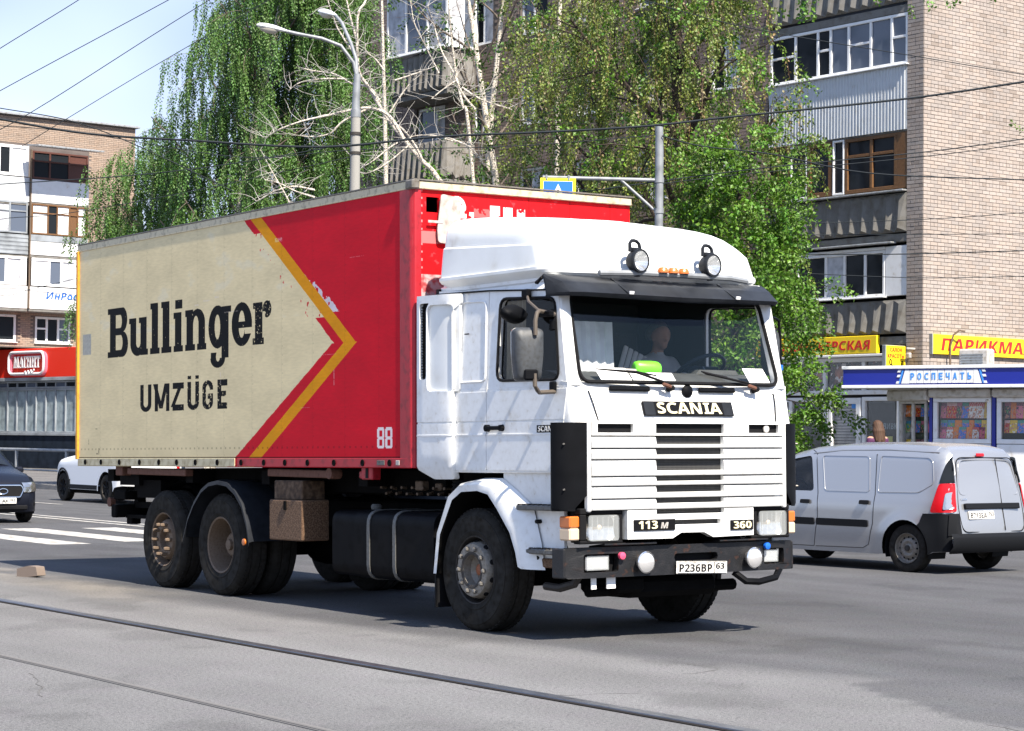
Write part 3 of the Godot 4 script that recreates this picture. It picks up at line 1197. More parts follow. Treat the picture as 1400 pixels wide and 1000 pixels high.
func lorry_chassis(t: Node3D) -> void:
	for z in [0.42, -0.42]:
		var b := Mb.new()
		b.box(V(-3.0, 0.94, z), V(8.6, 0.27, 0.08), 0.01)
		part("chassis_rail", b, M.chassis_black, t)
	var b := Mb.new()
	for x in [-7.2, -6.0, -4.7, -3.4, -2.2, -1.0]:
		b.box(V(x, 0.95, 0), V(0.1, 0.2, 0.8))
	b.box(V(-4.6, 1.24, 0.42), V(7.0, 0.2, 0.1))
	b.box(V(-4.6, 1.24, -0.42), V(7.0, 0.2, 0.1))
	for x in [-7.6, -5.6, -3.9, -2.0]:
		b.box(V(x, 1.31, 0), V(0.16, 0.14, 2.2))
	b.box(V(-4.2, 1.28, 0.80), V(6.4, 0.22, 0.05))
	b.box(V(-4.2, 1.28, -0.80), V(6.4, 0.22, 0.05))
	b.box(V(-4.7, 0.55, 0), V(0.16, 0.16, 1.5), 0.05)
	b.box(V(-6.04, 0.6, 0), V(0.14, 0.14, 1.7), 0.04)
	b.box(V(0, 0.46, 0), V(0.14, 0.16, 1.7), 0.04)
	b.cyl(V(-4.7, 0.58, 0.0), V(-0.9, 0.85, 0.0), 0.06, 0.06, 8)
	part("subframe", b, M.chassis_black, t)
	b = Mb.new()
	b.x = Transform3D(Basis(), V(-4.7, 0.58, 0))
	var eg := []
	for k in 9:
		var a := PI * k / 8
		eg.append(V(0.16 - 0.30 * cos(a), 0, 0))
	b.tube(eg, [0.02, 0.12, 0.17, 0.2, 0.21, 0.2, 0.17, 0.12, 0.02], 12)
	part("differential", b, M.chassis_black, t)
	for x in [-4.7, -6.04]:
		b = Mb.new()
		for z in [0.5, -0.5]:
			for i in 3:
				b.box(V(x, 0.70 + i * 0.022, z), V(1.1 - i * 0.22, 0.02, 0.09))
		part("leaf_spring", b, M.chassis_black, t)
	# underrun bar and coupling at the tail
	b = Mb.new()
	b.box(V(-7.42, 0.90, 0), V(0.14, 0.15, 2.3), 0.015)
	b.box(V(-7.45, 1.12, 0.8), V(0.12, 0.34, 0.1), 0.01)
	b.box(V(-7.45, 1.12, -0.8), V(0.12, 0.34, 0.1), 0.01)
	b.box(V(-7.35, 1.08, 1.0), V(0.30, 0.10, 0.22), 0.01)
	b.box(V(-7.30, 0.80, 0.95), V(0.14, 0.10, 0.12), 0.01)
	b.box(V(-7.0, 0.84, 1.0), V(0.7, 0.04, 0.05))
	b.box(V(-7.05, 0.97, 0.9), V(0.5, 0.07, 0.07))
	part("rear_bar", b, M.chassis_black, t)
	b = Mb.new()
	b.x = Transform3D(Basis(Vector3(1, 0, 0), PI / 2), V(-7.58, 1.0, 1.1))
	b.lathe([P(0, -0.03), P(0.05, -0.03), P(0.055, 0.03), P(0, 0.035)], 14)
	part("tail_lamp", b, M.beam_rust, t)
	b = Mb.new()
	b.box(V(-7.1, 1.28, 0.85), V(0.5, 0.16, 0.5))
	b.box(V(-6.7, 1.16, 0.8), V(0.6, 0.2, 0.5))
	b.box(V(-6.6, 1.0, 0.6), V(0.5, 0.14, 0.25))
	part("tail_frame", b, M.chassis_black, t)
	for a in [[-6.95, -5.5, "beam_rust"], [-3.68, -2.40, "beam_rust"]]:
		b = Mb.new()
		b.bar(V(a[0], 1.362, 1.15), V(a[1], 1.350, 1.15), 0.10, 0.075, 0.008)
		if a[1] > -3.0:
			b.x = Transform3D(Basis(Vector3(1, 0, 0), PI / 2), V(-2.45, 1.36, 1.15))
			b.lathe([P(0, -0.06), P(0.055, -0.06), P(0.055, 0.06), P(0, 0.06)], 12)
		part("support_leg_beam", b, M.beam_rust, t)
	b = Mb.new()
	b.box(V(-1.74, 1.37, 1.17), V(0.20, 0.13, 0.1), 0.01)
	b.box(V(-1.86, 1.35, 1.17), V(0.10, 0.07, 0.06), 0.01)
	part("twist_lock", b, M.box_red, t)
	b = Mb.new()
	b.box(V(-1.73, 1.37, 1.222), V(0.045, 0.10, 0.006))
	part("lock_slot", b, M.rubber, t)
	b = Mb.new()
	b.box(V(-7.15, 1.37, 1.15), V(0.18, 0.12, 0.12), 0.01)
	part("twist_lock", b, M.beam_rust, t)
	# rusty box and its upper case
	b = Mb.new()
	b.box(V(-3.24, 0.895, 1.085), V(0.66, 0.40, 0.31), 0.012)
	part("battery_box", b, M.rust_brown, t).set_meta("label", "rusty brown locker with peeling paint")
	b = Mb.new()
	b.box(V(-3.26, 1.19, 1.07), V(0.56, 0.19, 0.26), 0.01)
	part("locker_top", b, pm("rust_dark", 0.5, 0.44, 0.36, 0.85, 0.0, T.rust, 1.2), t)
	b = Mb.new()
	b.box(V(-3.24, 1.04, 1.245), V(0.05, 0.09, 0.015), 0.004)
	part("latch", b, M.chassis_black, t)
	# fuel tank with straps
	b = Mb.new()
	b.x = Transform3D(Basis(Vector3(0, 0, 1), Vector3(0, 1, 0), Vector3(-1, 0, 0)), V(0, 0.70, 0.86))
	b.prism(rounded(rect(-0.35, -0.32, 0.35, 0.32), 0.14, 5), 0.62, 1.98)
	part("fuel_tank", b, M.tank_black, t)
	b = Mb.new()
	b.x = Transform3D(Basis(Vector3(0, 0, 1), Vector3(0, 1, 0), Vector3(-1, 0, 0)), V(0, 0.70, 0.84))
	b.prism(rounded(rect(-0.33, -0.31, 0.33, 0.31), 0.12, 5), 1.99, 2.45)
	part("air_tank", b, M.tank_black, t)
	for x in [1.27, 1.72]:
		b = Mb.new()
		b.x = Transform3D(Basis(Vector3(0, 0, 1), Vector3(0, 1, 0), Vector3(-1, 0, 0)), V(0, 0.70, 0.86))
		b.prism(rounded(rect(-0.358, -0.328, 0.358, 0.328), 0.145, 5), x - 0.025, x + 0.025)
		part("tank_strap", b, M.steel_strap, t)
	b = Mb.new()
	b.x = Transform3D(Basis(), V(-2.0, 1.02, 0.95))
	b.lathe([P(0.05, 0), P(0.055, 0.03), P(0.04, 0.05), P(0, 0.05)], 14)
	part("filler_cap", b, M.steel_strap, t)
	# bits of gear between box and chassis
	b = Mb.new()
	for i in 14:
		b.cyl(V(-2.1 + i * 0.09, 1.2 + 0.03 * sin(i * 2.3), 0.6), V(-2.0 + i * 0.09, 1.2 + 0.03 * cos(i * 3.1), 0.9), 0.014, 0.014, 6)
	b.box(V(-1.35, 1.25, 0.85), V(0.12, 0.09, 0.1), 0.01)
	b.box(V(-1.1, 1.24, 0.8), V(0.1, 0.07, 0.1), 0.01)
	part("pipes", b, M.rim_brown, t)
	# rear mudguards: a strip over the drive wheel and a low one over the tag wheel
	for s in [1.0, -1.0]:
		b = Mb.new()
		var rows := []
		var arc := [[-5.44, 0.66], [-5.33, 0.88], [-5.19, 1.05], [-5.02, 1.19], [-4.85, 1.26], [-4.66, 1.283], [-4.45, 1.265], [-4.27, 1.18], [-4.12, 1.05], [-4.02, 0.86], [-3.96, 0.66]]
		for q in arc:
			rows.append([V(q[0], q[1] - 0.05, 1.262 * s), V(q[0], q[1] - 0.01, 1.258 * s), V(q[0], q[1], 1.22 * s), V(q[0], q[1], 0.60 * s)])
		b.grid(rows, s < 0.0)
		part("mudguard", b, M.visor_grey, t)
		b = Mb.new()
		rows = []
		for k in 7:
			var a := deg_to_rad(40.0 + k * 15.0)
			rows.append([V(-6.04 - 0.63 * cos(a), 0.62 + 0.63 * sin(a), 1.0 * s), V(-6.04 - 0.63 * cos(a), 0.62 + 0.63 * sin(a), 0.6 * s)])
		b.grid(rows, s < 0.0)
		part("mudguard", b, M.chassis_black, t)
	b = Mb.new()
	b.x = Transform3D(Basis(Vector3(1, 0, 0), PI / 2), V(-4.03, 0.655, 1.27))
	b.lathe([P(0.034, 0), P(0.034, 0.015), P(0, 0.02)], 14)
	part("side_marker", b, M.amber, t)
	b = Mb.new()
	b.box(V(-0.55, 0.40, 1.06), V(0.02, 0.42, 0.36))
	part("mud_flap", b, M.rubber, t)
	# ribbed intake hose under the side fairing
	b = Mb.new()
	var prof := []
	for k in 17:
		prof.append(P(0.10 if k % 2 == 0 else 0.085, 1.02 + k * 0.018))
	b.x = Transform3D(Basis(), V(-0.44, 0, 1.02))
	b.lathe(prof, 16)
	b.lathe([P(0.11, 0.78), P(0.12, 0.80), P(0.12, 1.0), P(0.10, 1.02)], 16)
	part("intake_hose", b, M.rubber, t)


func lorry_wheel(t: Node3D, x: float, z: float, kind: String) -> void:
	var s := signf(z)
	var b := Mb.new()
	var w := Node3D.new()
	w.name = numbered("wheel", t)
	t.add_child(w, true)
	w.position = V(x, 0.53 + ground_y(x, z), z)
	w.basis = Basis(V(s, 0, 0), V(0, 0, s), V(0, -1, 0))
	var tyre := [P(0.285, -0.13), P(0.30, -0.145), P(0.40, -0.160), P(0.475, -0.152), P(0.512, -0.128), P(0.527, -0.105), P(0.53, -0.06), P(0.518, -0.056), P(0.518, -0.044), P(0.531, -0.04), P(0.531, 0.04), P(0.518, 0.044), P(0.518, 0.056), P(0.53, 0.06), P(0.527, 0.105), P(0.512, 0.128), P(0.490, 0.146), P(0.475, 0.150), P(0.470, 0.157), P(0.40, 0.160), P(0.345, 0.152), P(0.338, 0.157), P(0.30, 0.145), P(0.285, 0.13)]
	b.lathe(tyre, 48)
	if kind == "drive":
		b.x = Transform3D(Basis(), V(0, -0.35, 0))
		b.lathe(tyre, 48)
	# tread blocks across the shoulder
	b.x = Transform3D()
	for k in 60:
		var a := TAU * k / 60
		for h in [0.085, -0.085]:
			b.box(V(sin(a) * 0.529, h, cos(a) * 0.529), V(0.034, 0.045, 0.010), 0.0, Basis(Vector3.UP, a))
	part("tyre", b, M.tyre, w)
	b = Mb.new()
	var m: Material = M.rim_grey
	if kind == "front":
		b.lathe([P(0.252, 0.07), P(0.250, 0.10), P(0.240, 0.145), P(0.226, 0.170), P(0.150, 0.176), P(0.132, 0.170), P(0.124, 0.10), P(0.09, 0.07), P(0.0, 0.07)], 40)
	elif kind == "drive":
		m = M.rim_brown
		b.lathe([P(0.298, 0.138), P(0.292, 0.146), P(0.276, 0.138), P(0.262, 0.08), P(0.255, 0.0), P(0.235, -0.10), P(0.19, -0.135), P(0.13, -0.135), P(0.125, 0.0), P(0.105, 0.02), P(0.06, 0.025), P(0.055, 0.055), P(0.0, 0.06)], 40)
	else:
		m = M.rim_brown
		b.lathe([P(0.298, 0.138), P(0.292, 0.146), P(0.278, 0.136), P(0.268, 0.06), P(0.255, 0.03), P(0.235, 0.045), P(0.215, 0.10), P(0.195, 0.128), P(0.13, 0.132), P(0.12, 0.125), P(0.11, 0.06), P(0.0, 0.05)], 40)
	part("rim", b, m, w)
	if kind == "front":
		b = Mb.new()
		b.lathe([P(0.300, 0.138), P(0.293, 0.147), P(0.284, 0.140), P(0.277, 0.07), P(0.268, 0.02), P(0.250, 0.03), P(0.250, 0.08)], 40)
		part("rim_well", b, M.rim_dark, w)
	for k in 10:
		var a := TAU * (k + 0.5) / 10
		var bn := Mb.new()
		var r := 0.188 if kind == "front" else 0.166
		var h := 0.172 if kind == "front" else (0.128 if kind == "tag" else -0.135)
		var l := 0.028 if kind == "front" else (0.075 if kind == "tag" else 0.05)
		bn.x = Transform3D(Basis(), V(sin(a) * r, h, cos(a) * r))
		bn.lathe([P(0.021, 0), P(0.021, l * 0.7), P(0.016, l), P(0, l + 0.004)], 6)
		part("wheel_nut", bn, M.nut_steel if kind == "front" else M.rim_brown, w, 20.0)
	if kind != "drive":
		for k in 10:
			var a := TAU * k / 10
			var bh := Mb.new()
			bh.x = Transform3D(Basis(Vector3.UP, a) * Basis(Vector3(1, 0, 0), deg_to_rad(70 if kind == "front" else 28)), V(sin(a) * (0.2465 if kind == "front" else 0.226), 0.122 if kind == "front" else 0.075, cos(a) * (0.2465 if kind == "front" else 0.226)))
			bh.lathe([P(0.024, 0), P(0.024, 0.006), P(0, 0.007)], 10)
			part("rim_hole", bh, M.rubber, w)
	if kind == "front":
		b = Mb.new()
		b.lathe([P(0.05, 0.07), P(0.05, 0.095), P(0.035, 0.105), P(0, 0.107)], 16)
		part("hub_cap", b, M.hub_cap, w)
		b = Mb.new()
		b.lathe([P(0.132, 0.1745), P(0.150, 0.1795), P(0.160, 0.178), P(0.160, 0.172)], 32)
		part("hub_ring", b, M.rim_dark, w)


# half-width profile of the cab side: z of the near skin at a given height
func cab_z(p: Vector2) -> float:
	var y := p.y
	var z := 1.205
	if y > 2.075:
		z = 1.198
	if y > 2.10:
		z = 1.196 - (y - 2.10) * 0.035
	if y < 1.825 and y > 1.81:
		z = 1.197
	if y < 1.712 and y > 1.698:
		z = 1.212
	elif y <= 1.698:
		z = 1.208
	return z


func cab_rows() -> PackedFloat32Array:
	return PackedFloat32Array([1.39, 1.42, 1.55, 1.697, 1.699, 1.711, 1.713, 1.76, 1.809, 1.811, 1.824, 1.826, 1.95, 2.074, 2.076, 2.099, 2.101, 2.3, 2.5, 2.7, 2.85, 2.95, 3.05])


func lorry_cab(t: Node3D) -> void:
	var win := rounded(poly([0.345, 2.165, 1.238, 2.15, 1.155, 2.83, 0.375, 2.865]), 0.09)
	var door := rounded(poly([0.205, 1.402, 1.262, 1.402, 1.30, 1.80, 1.352, 2.06, 1.195, 2.885, 0.205, 2.945]), 0.03)
	for s in [1.0, -1.0]:
		var map := func(p: Vector2) -> Vector3: return V(p.x, p.y, s * cab_z(p))
		var b := Mb.new()
		b.panel(rounded(poly([-0.62, 1.402, 0.198, 1.402, 0.198, 2.947, -0.62, 2.99]), 0.02), [], lin(-0.62, 0.20, 0.14), cab_rows(), map, V(0, 0, -0.04 * s), s < 0)
		part("sleeper_side", b, M.cab_white, t)
		var d := Mb.new()
		d.panel(door, [win], lin(0.2, 1.36, 0.17), cab_rows(), map, V(0, 0, -0.04 * s), s < 0)
		var dn := part("door", d, M.cab_white, t)
		# header above the door line
		b = Mb.new()
		var mh := func(p: Vector2) -> Vector3: return V(p.x, p.y, s * (1.165 - (p.y - 2.9) * 0.5))
		b.panel(poly([-0.62, 2.985, 0.2, 2.945, 1.20, 2.885, 1.13, 2.985, -0.62, 3.045]), [], lin(-0.62, 1.22, 0.2), lin(2.88, 3.05, 0.06), mh, V(0, 0, -0.04 * s), s < 0)
		part("roof_side", b, M.cab_white, t)
		# drip line above
		b = Mb.new()
		b.tube([V(-0.6, 2.962, 1.175 * s), V(0.2, 2.945, 1.177 * s), V(1.12, 2.897, 1.172 * s)], 0.008, 6)
		part("drip_rail", b, M.rubber, t)
		var g := Mb.new()
		var mg := func(p: Vector2) -> Vector3: return V(p.x, p.y, s * (cab_z(p) - 0.022))
		g.panel(win, [], lin(0.3, 1.25, 0.3), lin(2.1, 2.9, 0.2), mg, Vector3.ZERO, s < 0)
		part("door_window", g, M.side_glass, dn)
		var seal := []
		for q in win:
			seal.append(map.call(q) + V(0, 0, 0.002 * s))
		seal.append(seal[0])
		var sl := Mb.new()
		sl.tube(seal, 0.014, 6, false)
		part("window_seal", sl, M.rubber, dn)
		var h := Mb.new()
		h.box(V(0.33, 1.762, s * 1.232), V(0.24, 0.035, 0.022), 0.008)
		h.cyl(V(0.235, 1.762, s * 1.205), V(0.235, 1.762, s * 1.24), 0.032, 0.03, 10)
		h.cyl(V(0.445, 1.762, s * 1.205), V(0.445, 1.762, s * 1.24), 0.03, 0.026, 10)
		part("door_handle", h, M.plastic_black, dn)
		if s > 0:
			h = Mb.new()
			h.box(V(1.10, 1.748, 1.206), V(0.32, 0.062, 0.008), 0.002)
			part("name_badge", h, M.plate_black, dn)
			lettering("badge_letters", "SCANIA", 0.27, 0.045, M.plate_white, dn, Transform3D(Basis(), V(1.10, 1.748, 1.2135)), true, false, 0.0, 0.002)
			# pressed panel behind the door
			var rp := Mb.new()
			var pp := rounded(poly([-0.24, 2.165, 0.175, 2.165, 0.165, 2.855, -0.21, 2.87]), 0.06)
			var ring := []
			for q in pp:
				ring.append(V(q.x, q.y, cab_z(q) + 0.001))
			ring.append(ring[0])
			rp.tube(ring, 0.010, 6, false)
			part("pressed_panel_rim", rp, M.cab_white, t)
			rp = Mb.new()
			rp.box(V(-0.10, 2.585, 1.20), V(0.07, 0.012, 0.006), 0.002)
			part("scratch", rp, M.rim_dark, t)
		# bottom sill and dark underside
		b = Mb.new()
		b.box(V(0.32, 1.395, s * 1.17), V(1.88, 0.03, 0.06), 0.008)
		part("door_sill", b, M.cab_white, t)
	# rear wall, roof, floor
	var b := Mb.new()
	b.box(V(-0.61, 2.2, 0), V(0.04, 1.62, 2.34))
	part("rear_wall", b, M.seat, t)
	b = Mb.new()
	b.box(V(0.25, 3.0, 0), V(1.72, 0.05, 2.28), 0.01)
	part("roof_panel", b, M.cab_white, t)
	b = Mb.new()
	b.box(V(0.30, 1.42, 0), V(1.84, 0.05, 2.30))
	b.box(V(0.2, 1.30, 0), V(1.9, 0.2, 1.6))
	part("floor_panel", b, M.chassis_black, t)
	for s in [1.0, -1.0]:
		b = Mb.new()
		b.panel(poly([-0.60, 1.42, 1.22, 1.42, 1.28, 2.05, 1.12, 2.93, -0.60, 2.96]), [win], lin(-0.6, 1.3, 0.22), lin(1.4, 3.0, 0.2), func(p: Vector2) -> Vector3: return V(p.x, p.y, s * (cab_z(p) - 0.05)), V(0, 0, -0.015 * s), s < 0)
		part("door_lining", b, M.lining, t)
	b = Mb.new()
	b.box(V(0.27, 2.955, 0), V(1.68, 0.02, 2.2))
	part("head_lining", b, M.lining, t)
	# front sheet below the windscreen with rounded corners
	b = Mb.new()
	var rows := []
	for k in 5:
		var y := lerpf(1.79, 2.125, k / 4.0)
		var xf := lerpf(1.475, 1.365, k / 4.0)
		var xs := lerpf(1.25, 1.345, k / 4.0)
		var row := []
		for q in [[1.195, xs, 0.0], [1.20, 0.0, 0.45], [1.175, 0.0, 0.8], [1.11, 0.0, 0.94], [1.0, 0.0, 1.0], [0.5, 0.0, 1.02], [0.0, 0.0, 1.03]]:
			var x: float = xs + (xf - xs) * q[2]
			row.append(V(x, y, q[0]))
		for j in range(5, -1, -1):
			row.append(V(row[j].x, y, -row[j].z))
		row.reverse()
		rows.append(row)
	b.grid(rows, true)
	for r in [rows[-1]]:
		var lip := []
		for q in r:
			lip.append(q + V(-0.09, 0.012, 0))
		b.grid([r, lip], true)
	part("scuttle_panel", b, M.cab_white, t, 50.0)
	for s in [1.0, -1.0]:
		b = Mb.new()
		b.tube([V(1.368, 2.06, 1.005 * s), V(1.40, 2.05, 1.015 * s), V(1.435, 1.96, 1.0 * s), V(1.475, 1.80, 0.97 * s)], 0.006, 6)
		part("panel_gap", b, M.rubber, t)
		# pillars beside the windscreen
		b = Mb.new()
		rows = []
		for k in 5:
			var f := k / 4.0
			var y := lerpf(2.10, 2.90, f)
			rows.append([V(lerpf(1.345, 1.185, f), y, s * (cab_z(P(0, y)) - 0.002)), V(lerpf(1.372, 1.20, f), y, s * lerpf(1.175, 1.15, f)), V(lerpf(1.392, 1.19, f), y, s * lerpf(1.13, 1.10, f)), V(lerpf(1.378, 1.172, f), y, s * lerpf(1.075, 1.035, f)), V(lerpf(1.33, 1.13, f), y, s * lerpf(1.07, 1.03, f))])
		b.grid(rows, s < 0.0)
		part("pillar", b, M.cab_white, t, 50.0)
	b = Mb.new()
	b.box(V(1.11, 2.925, 0), V(0.12, 0.12, 2.2), 0.02)
	part("windscreen_header", b, M.cab_white, t)
	# windscreen with rubber seal
	var ws := func(p: Vector2) -> Vector3:
		var f := (p.y - 2.13) / 0.74
		return V(lerpf(1.385, 1.165, f) + 0.035 * (1.0 - p.x * p.x / 1.2), p.y, -p.x)
	var wp := rounded(poly([-1.085, 2.13, 1.085, 2.13, 1.045, 2.88, -1.045, 2.88]), 0.10, 5)
	b = Mb.new()
	b.panel(wp, [], lin(-1.1, 1.1, 0.2), lin(2.1, 2.9, 0.2), func(p): return Transform3D(Basis(), Vector3.ZERO) * ws.call(p), Vector3.ZERO)
	part("windscreen", b, M.windscreen, t)
	var ring := []
	for i in wp.size():
		var a := wp[i]
		var c := wp[(i + 1) % wp.size()]
		var n := maxi(1, int(a.distance_to(c) / 0.15))
		for k in n:
			ring.append(ws.call(a.lerp(c, float(k) / n)))
	ring.append(ring[0])
	b = Mb.new()
	b.tube(ring, 0.017, 6, false)
	part("windscreen_seal", b, M.rubber, t)
	# sun visor
	b = Mb.new()
	rows = []
	for q in [[1.245, 0.0], [1.22, 0.10], [1.17, 0.20], [1.06, 0.26], [0.55, 0.285], [0.0, 0.295]]:
		rows.append([V(1.075, 3.03, q[0] * 0.985), V(1.10 + q[1] * 0.35, 3.005, q[0]), V(1.12 + q[1] * 0.66, 2.955, q[0]), V(1.12 + q[1] * 0.70, 2.945, q[0]), V(1.14 + q[1] * 1.08, 2.852 + 0.01 * q[0], q[0]), V(1.13 + q[1] * 1.06, 2.822 + 0.02 * q[0], q[0])])
	for i in range(4, -1, -1):
		var m := []
		for q in rows[i]:
			m.append(V(q.x, q.y, -q.z * 0.955))
		rows.append(m)
	var under := []
	b.grid(rows, false)
	for r in rows:
		var u := []
		for q in r:
			u.append(q + V(-0.012, -0.012, 0))
		under.append(u)
	b.grid(under, true)
	part("sun_visor", b, M.visor_grey, t, 25.0)
	for z in [0.62, -0.55]:
		b = Mb.new()
		b.bar(V(1.21, 3.005, z), V(1.445, 2.868, z), 0.03, 0.010)
		part("visor_rib", b, M.visor_grey, t)
		b = Mb.new()
		b.box(V(1.452, 2.872, z - 0.02), V(0.012, 0.022, 0.045), 0.0, Basis(V(0, 0, 1), -0.4))
		part("visor_clip", b, M.paper, t)
	b = Mb.new()
	b.tube([V(1.05, 3.02, 1.2), V(0.98, 2.975, 1.215), V(0.93, 2.965, 1.20)], 0.014, 6)
	b.tube([V(1.05, 3.0, 1.23), V(0.98, 2.955, 1.225)], 0.012, 6)
	part("visor_bracket", b, M.rubber, t)
	roof_deflector(t)
	side_fairing(t)
	roof_lamps(t)
	mirrors(t)
	front_arch(t)


func plan_ring(y: float, xr: float, xf: float, w: float, rf: float, bulge: float) -> Array:
	# outline seen from above, starting at the rear on the near side
	var o := []
	o.append(V(xr, y, 0))
	o.append(V(xr, y, w * 0.5))
	o.append(V(xr, y, w - 0.05))
	o.append(V(xr + 0.015, y, w - 0.015))
	o.append(V(xr + 0.05, y, w))
	for k in 6:
		o.append(V(lerpf(xr + 0.05, xf - rf, (k + 1) / 6.0), y, w))
	for k in range(1, 6):
		var a := PI / 2 * k / 5.0
		o.append(V(xf - rf + rf * sin(a), y, w - rf + rf * cos(a)))
	for k in range(1, 5):
		var z := (w - rf) * (1.0 - k / 4.0)
		o.append(V(xf + bulge * (1.0 - pow(z / (w - rf), 2.0)), y, z))
	for i in range(o.size() - 2, 0, -1):
		o.append(V(o[i].x, y, -o[i].z))
	return o


func roof_deflector(t: Node3D) -> void:
	var b := Mb.new()
	var rings := []
	for q in [[2.965, -0.40, 1.02, 1.10, 0.14], [3.05, -0.56, 1.12, 1.195, 0.15], [3.075, -0.575, 1.13, 1.21, 0.15], [3.10, -0.575, 1.125, 1.21, 0.15], [3.105, -0.57, 1.12, 1.195, 0.15], [3.22, -0.56, 1.09, 1.19, 0.16], [3.36, -0.545, 1.06, 1.185, 0.17], [3.375, -0.54, 1.055, 1.170, 0.17], [3.44, -0.53, 1.01, 1.168, 0.2], [3.50, -0.525, 0.95, 1.162, 0.24], [3.56, -0.51, 0.86, 1.145, 0.28], [3.60, -0.495, 0.77, 1.11, 0.32], [3.63, -0.47, 0.66, 1.05, 0.35], [3.65, -0.44, 0.56, 0.95, 0.36], [3.665, -0.39, 0.44, 0.80, 0.36], [3.678, -0.3, 0.36, 0.55, 0.25], [3.684, -0.2, 0.1, 0.28, 0.1]]:
		var ring := plan_ring(q[0], q[1], q[2] - 0.045 * smoothstep(3.0, 3.1, q[0]), q[3] - 0.012, q[4] + 0.03, 0.12)
		for i in ring.size():
			ring[i].y -= 0.085 * (ring[i].x + 0.5) * smoothstep(3.1, 3.55, q[0])
		rings.append(ring)
	b.closed_grid(rings, true)
	part("roof_deflector", b, M.frp_white, t, 27.0).set_meta("label", "tall white moulded wind deflector on the cab roof")


func side_fairing(t: Node3D) -> void:
	for s in [1.0, -1.0]:
		var b := Mb.new()
		var slot := rounded(poly([-0.765, 2.205, -0.66, 2.205, -0.655, 2.84, -0.60, 2.885, -0.765, 2.885]), 0.03, 2)
		var recess := rounded(poly([-0.645, 2.10, -0.26, 2.09, -0.26, 2.855, -0.60, 2.865, -0.645, 2.82]), 0.05, 3)
		var body := rounded(poly([-0.855, 1.42, -0.60, 1.318, -0.29, 1.32, -0.275, 1.42, -0.275, 2.80, -0.18, 2.86, -0.18, 2.945, -0.84, 2.955]), 0.03, 3)
		var map := func(p: Vector2) -> Vector3:
			var z := 1.262
			if p.x < -0.80:
				z -= (-0.80 - p.x) * 0.5
			if p.y < 1.43:
				z -= (1.43 - p.y) * 0.45
			if p.x > -0.33:
				z -= (p.x + 0.33) * 0.4
			if p.y > 1.697 and p.y < 1.712:
				z += 0.004
			if p.y > 1.81 and p.y < 1.825:
				z -= 0.008
			return V(p.x, p.y, s * z)
		b.panel(body, [slot, recess], PackedFloat32Array([-0.87, -0.80, -0.7, -0.6, -0.48, -0.33, -0.27, -0.17]), PackedFloat32Array([1.3, 1.43, 1.55, 1.696, 1.698, 1.711, 1.713, 1.809, 1.811, 1.824, 1.826, 2.0, 2.2, 2.4, 2.6, 2.8, 2.9, 2.96]), map, V(0, 0, -0.05 * s), s < 0)
		part("side_fairing", b, M.cab_white, t)
		b = Mb.new()
		b.panel(rounded(poly([-0.66, 2.09, -0.2, 2.09, -0.2, 2.87, -0.66, 2.87]), 0.04), [], lin(-0.7, -0.2, 0.12), lin(2.05, 2.9, 0.2), func(p: Vector2) -> Vector3: return V(p.x, p.y, s * (1.238 - maxf(0.0, p.x + 0.36) * 0.2)), V(0, 0, -0.02 * s), s < 0)
		part("fairing_recess", b, M.frp_white, t)
		b = Mb.new()
		b.box(V(-0.70, 2.55, s * 1.215), V(0.16, 0.74, 0.02))
		part("fairing_slot", b, M.rubber, t)
		if s > 0:
			for k in 26:
				var bl := Mb.new()
				bl.box(V(-0.715, 2.225 + k * 0.025, 1.235), V(0.10, 0.006, 0.012))
				part("slot_rib", bl, M.chassis_black, t)


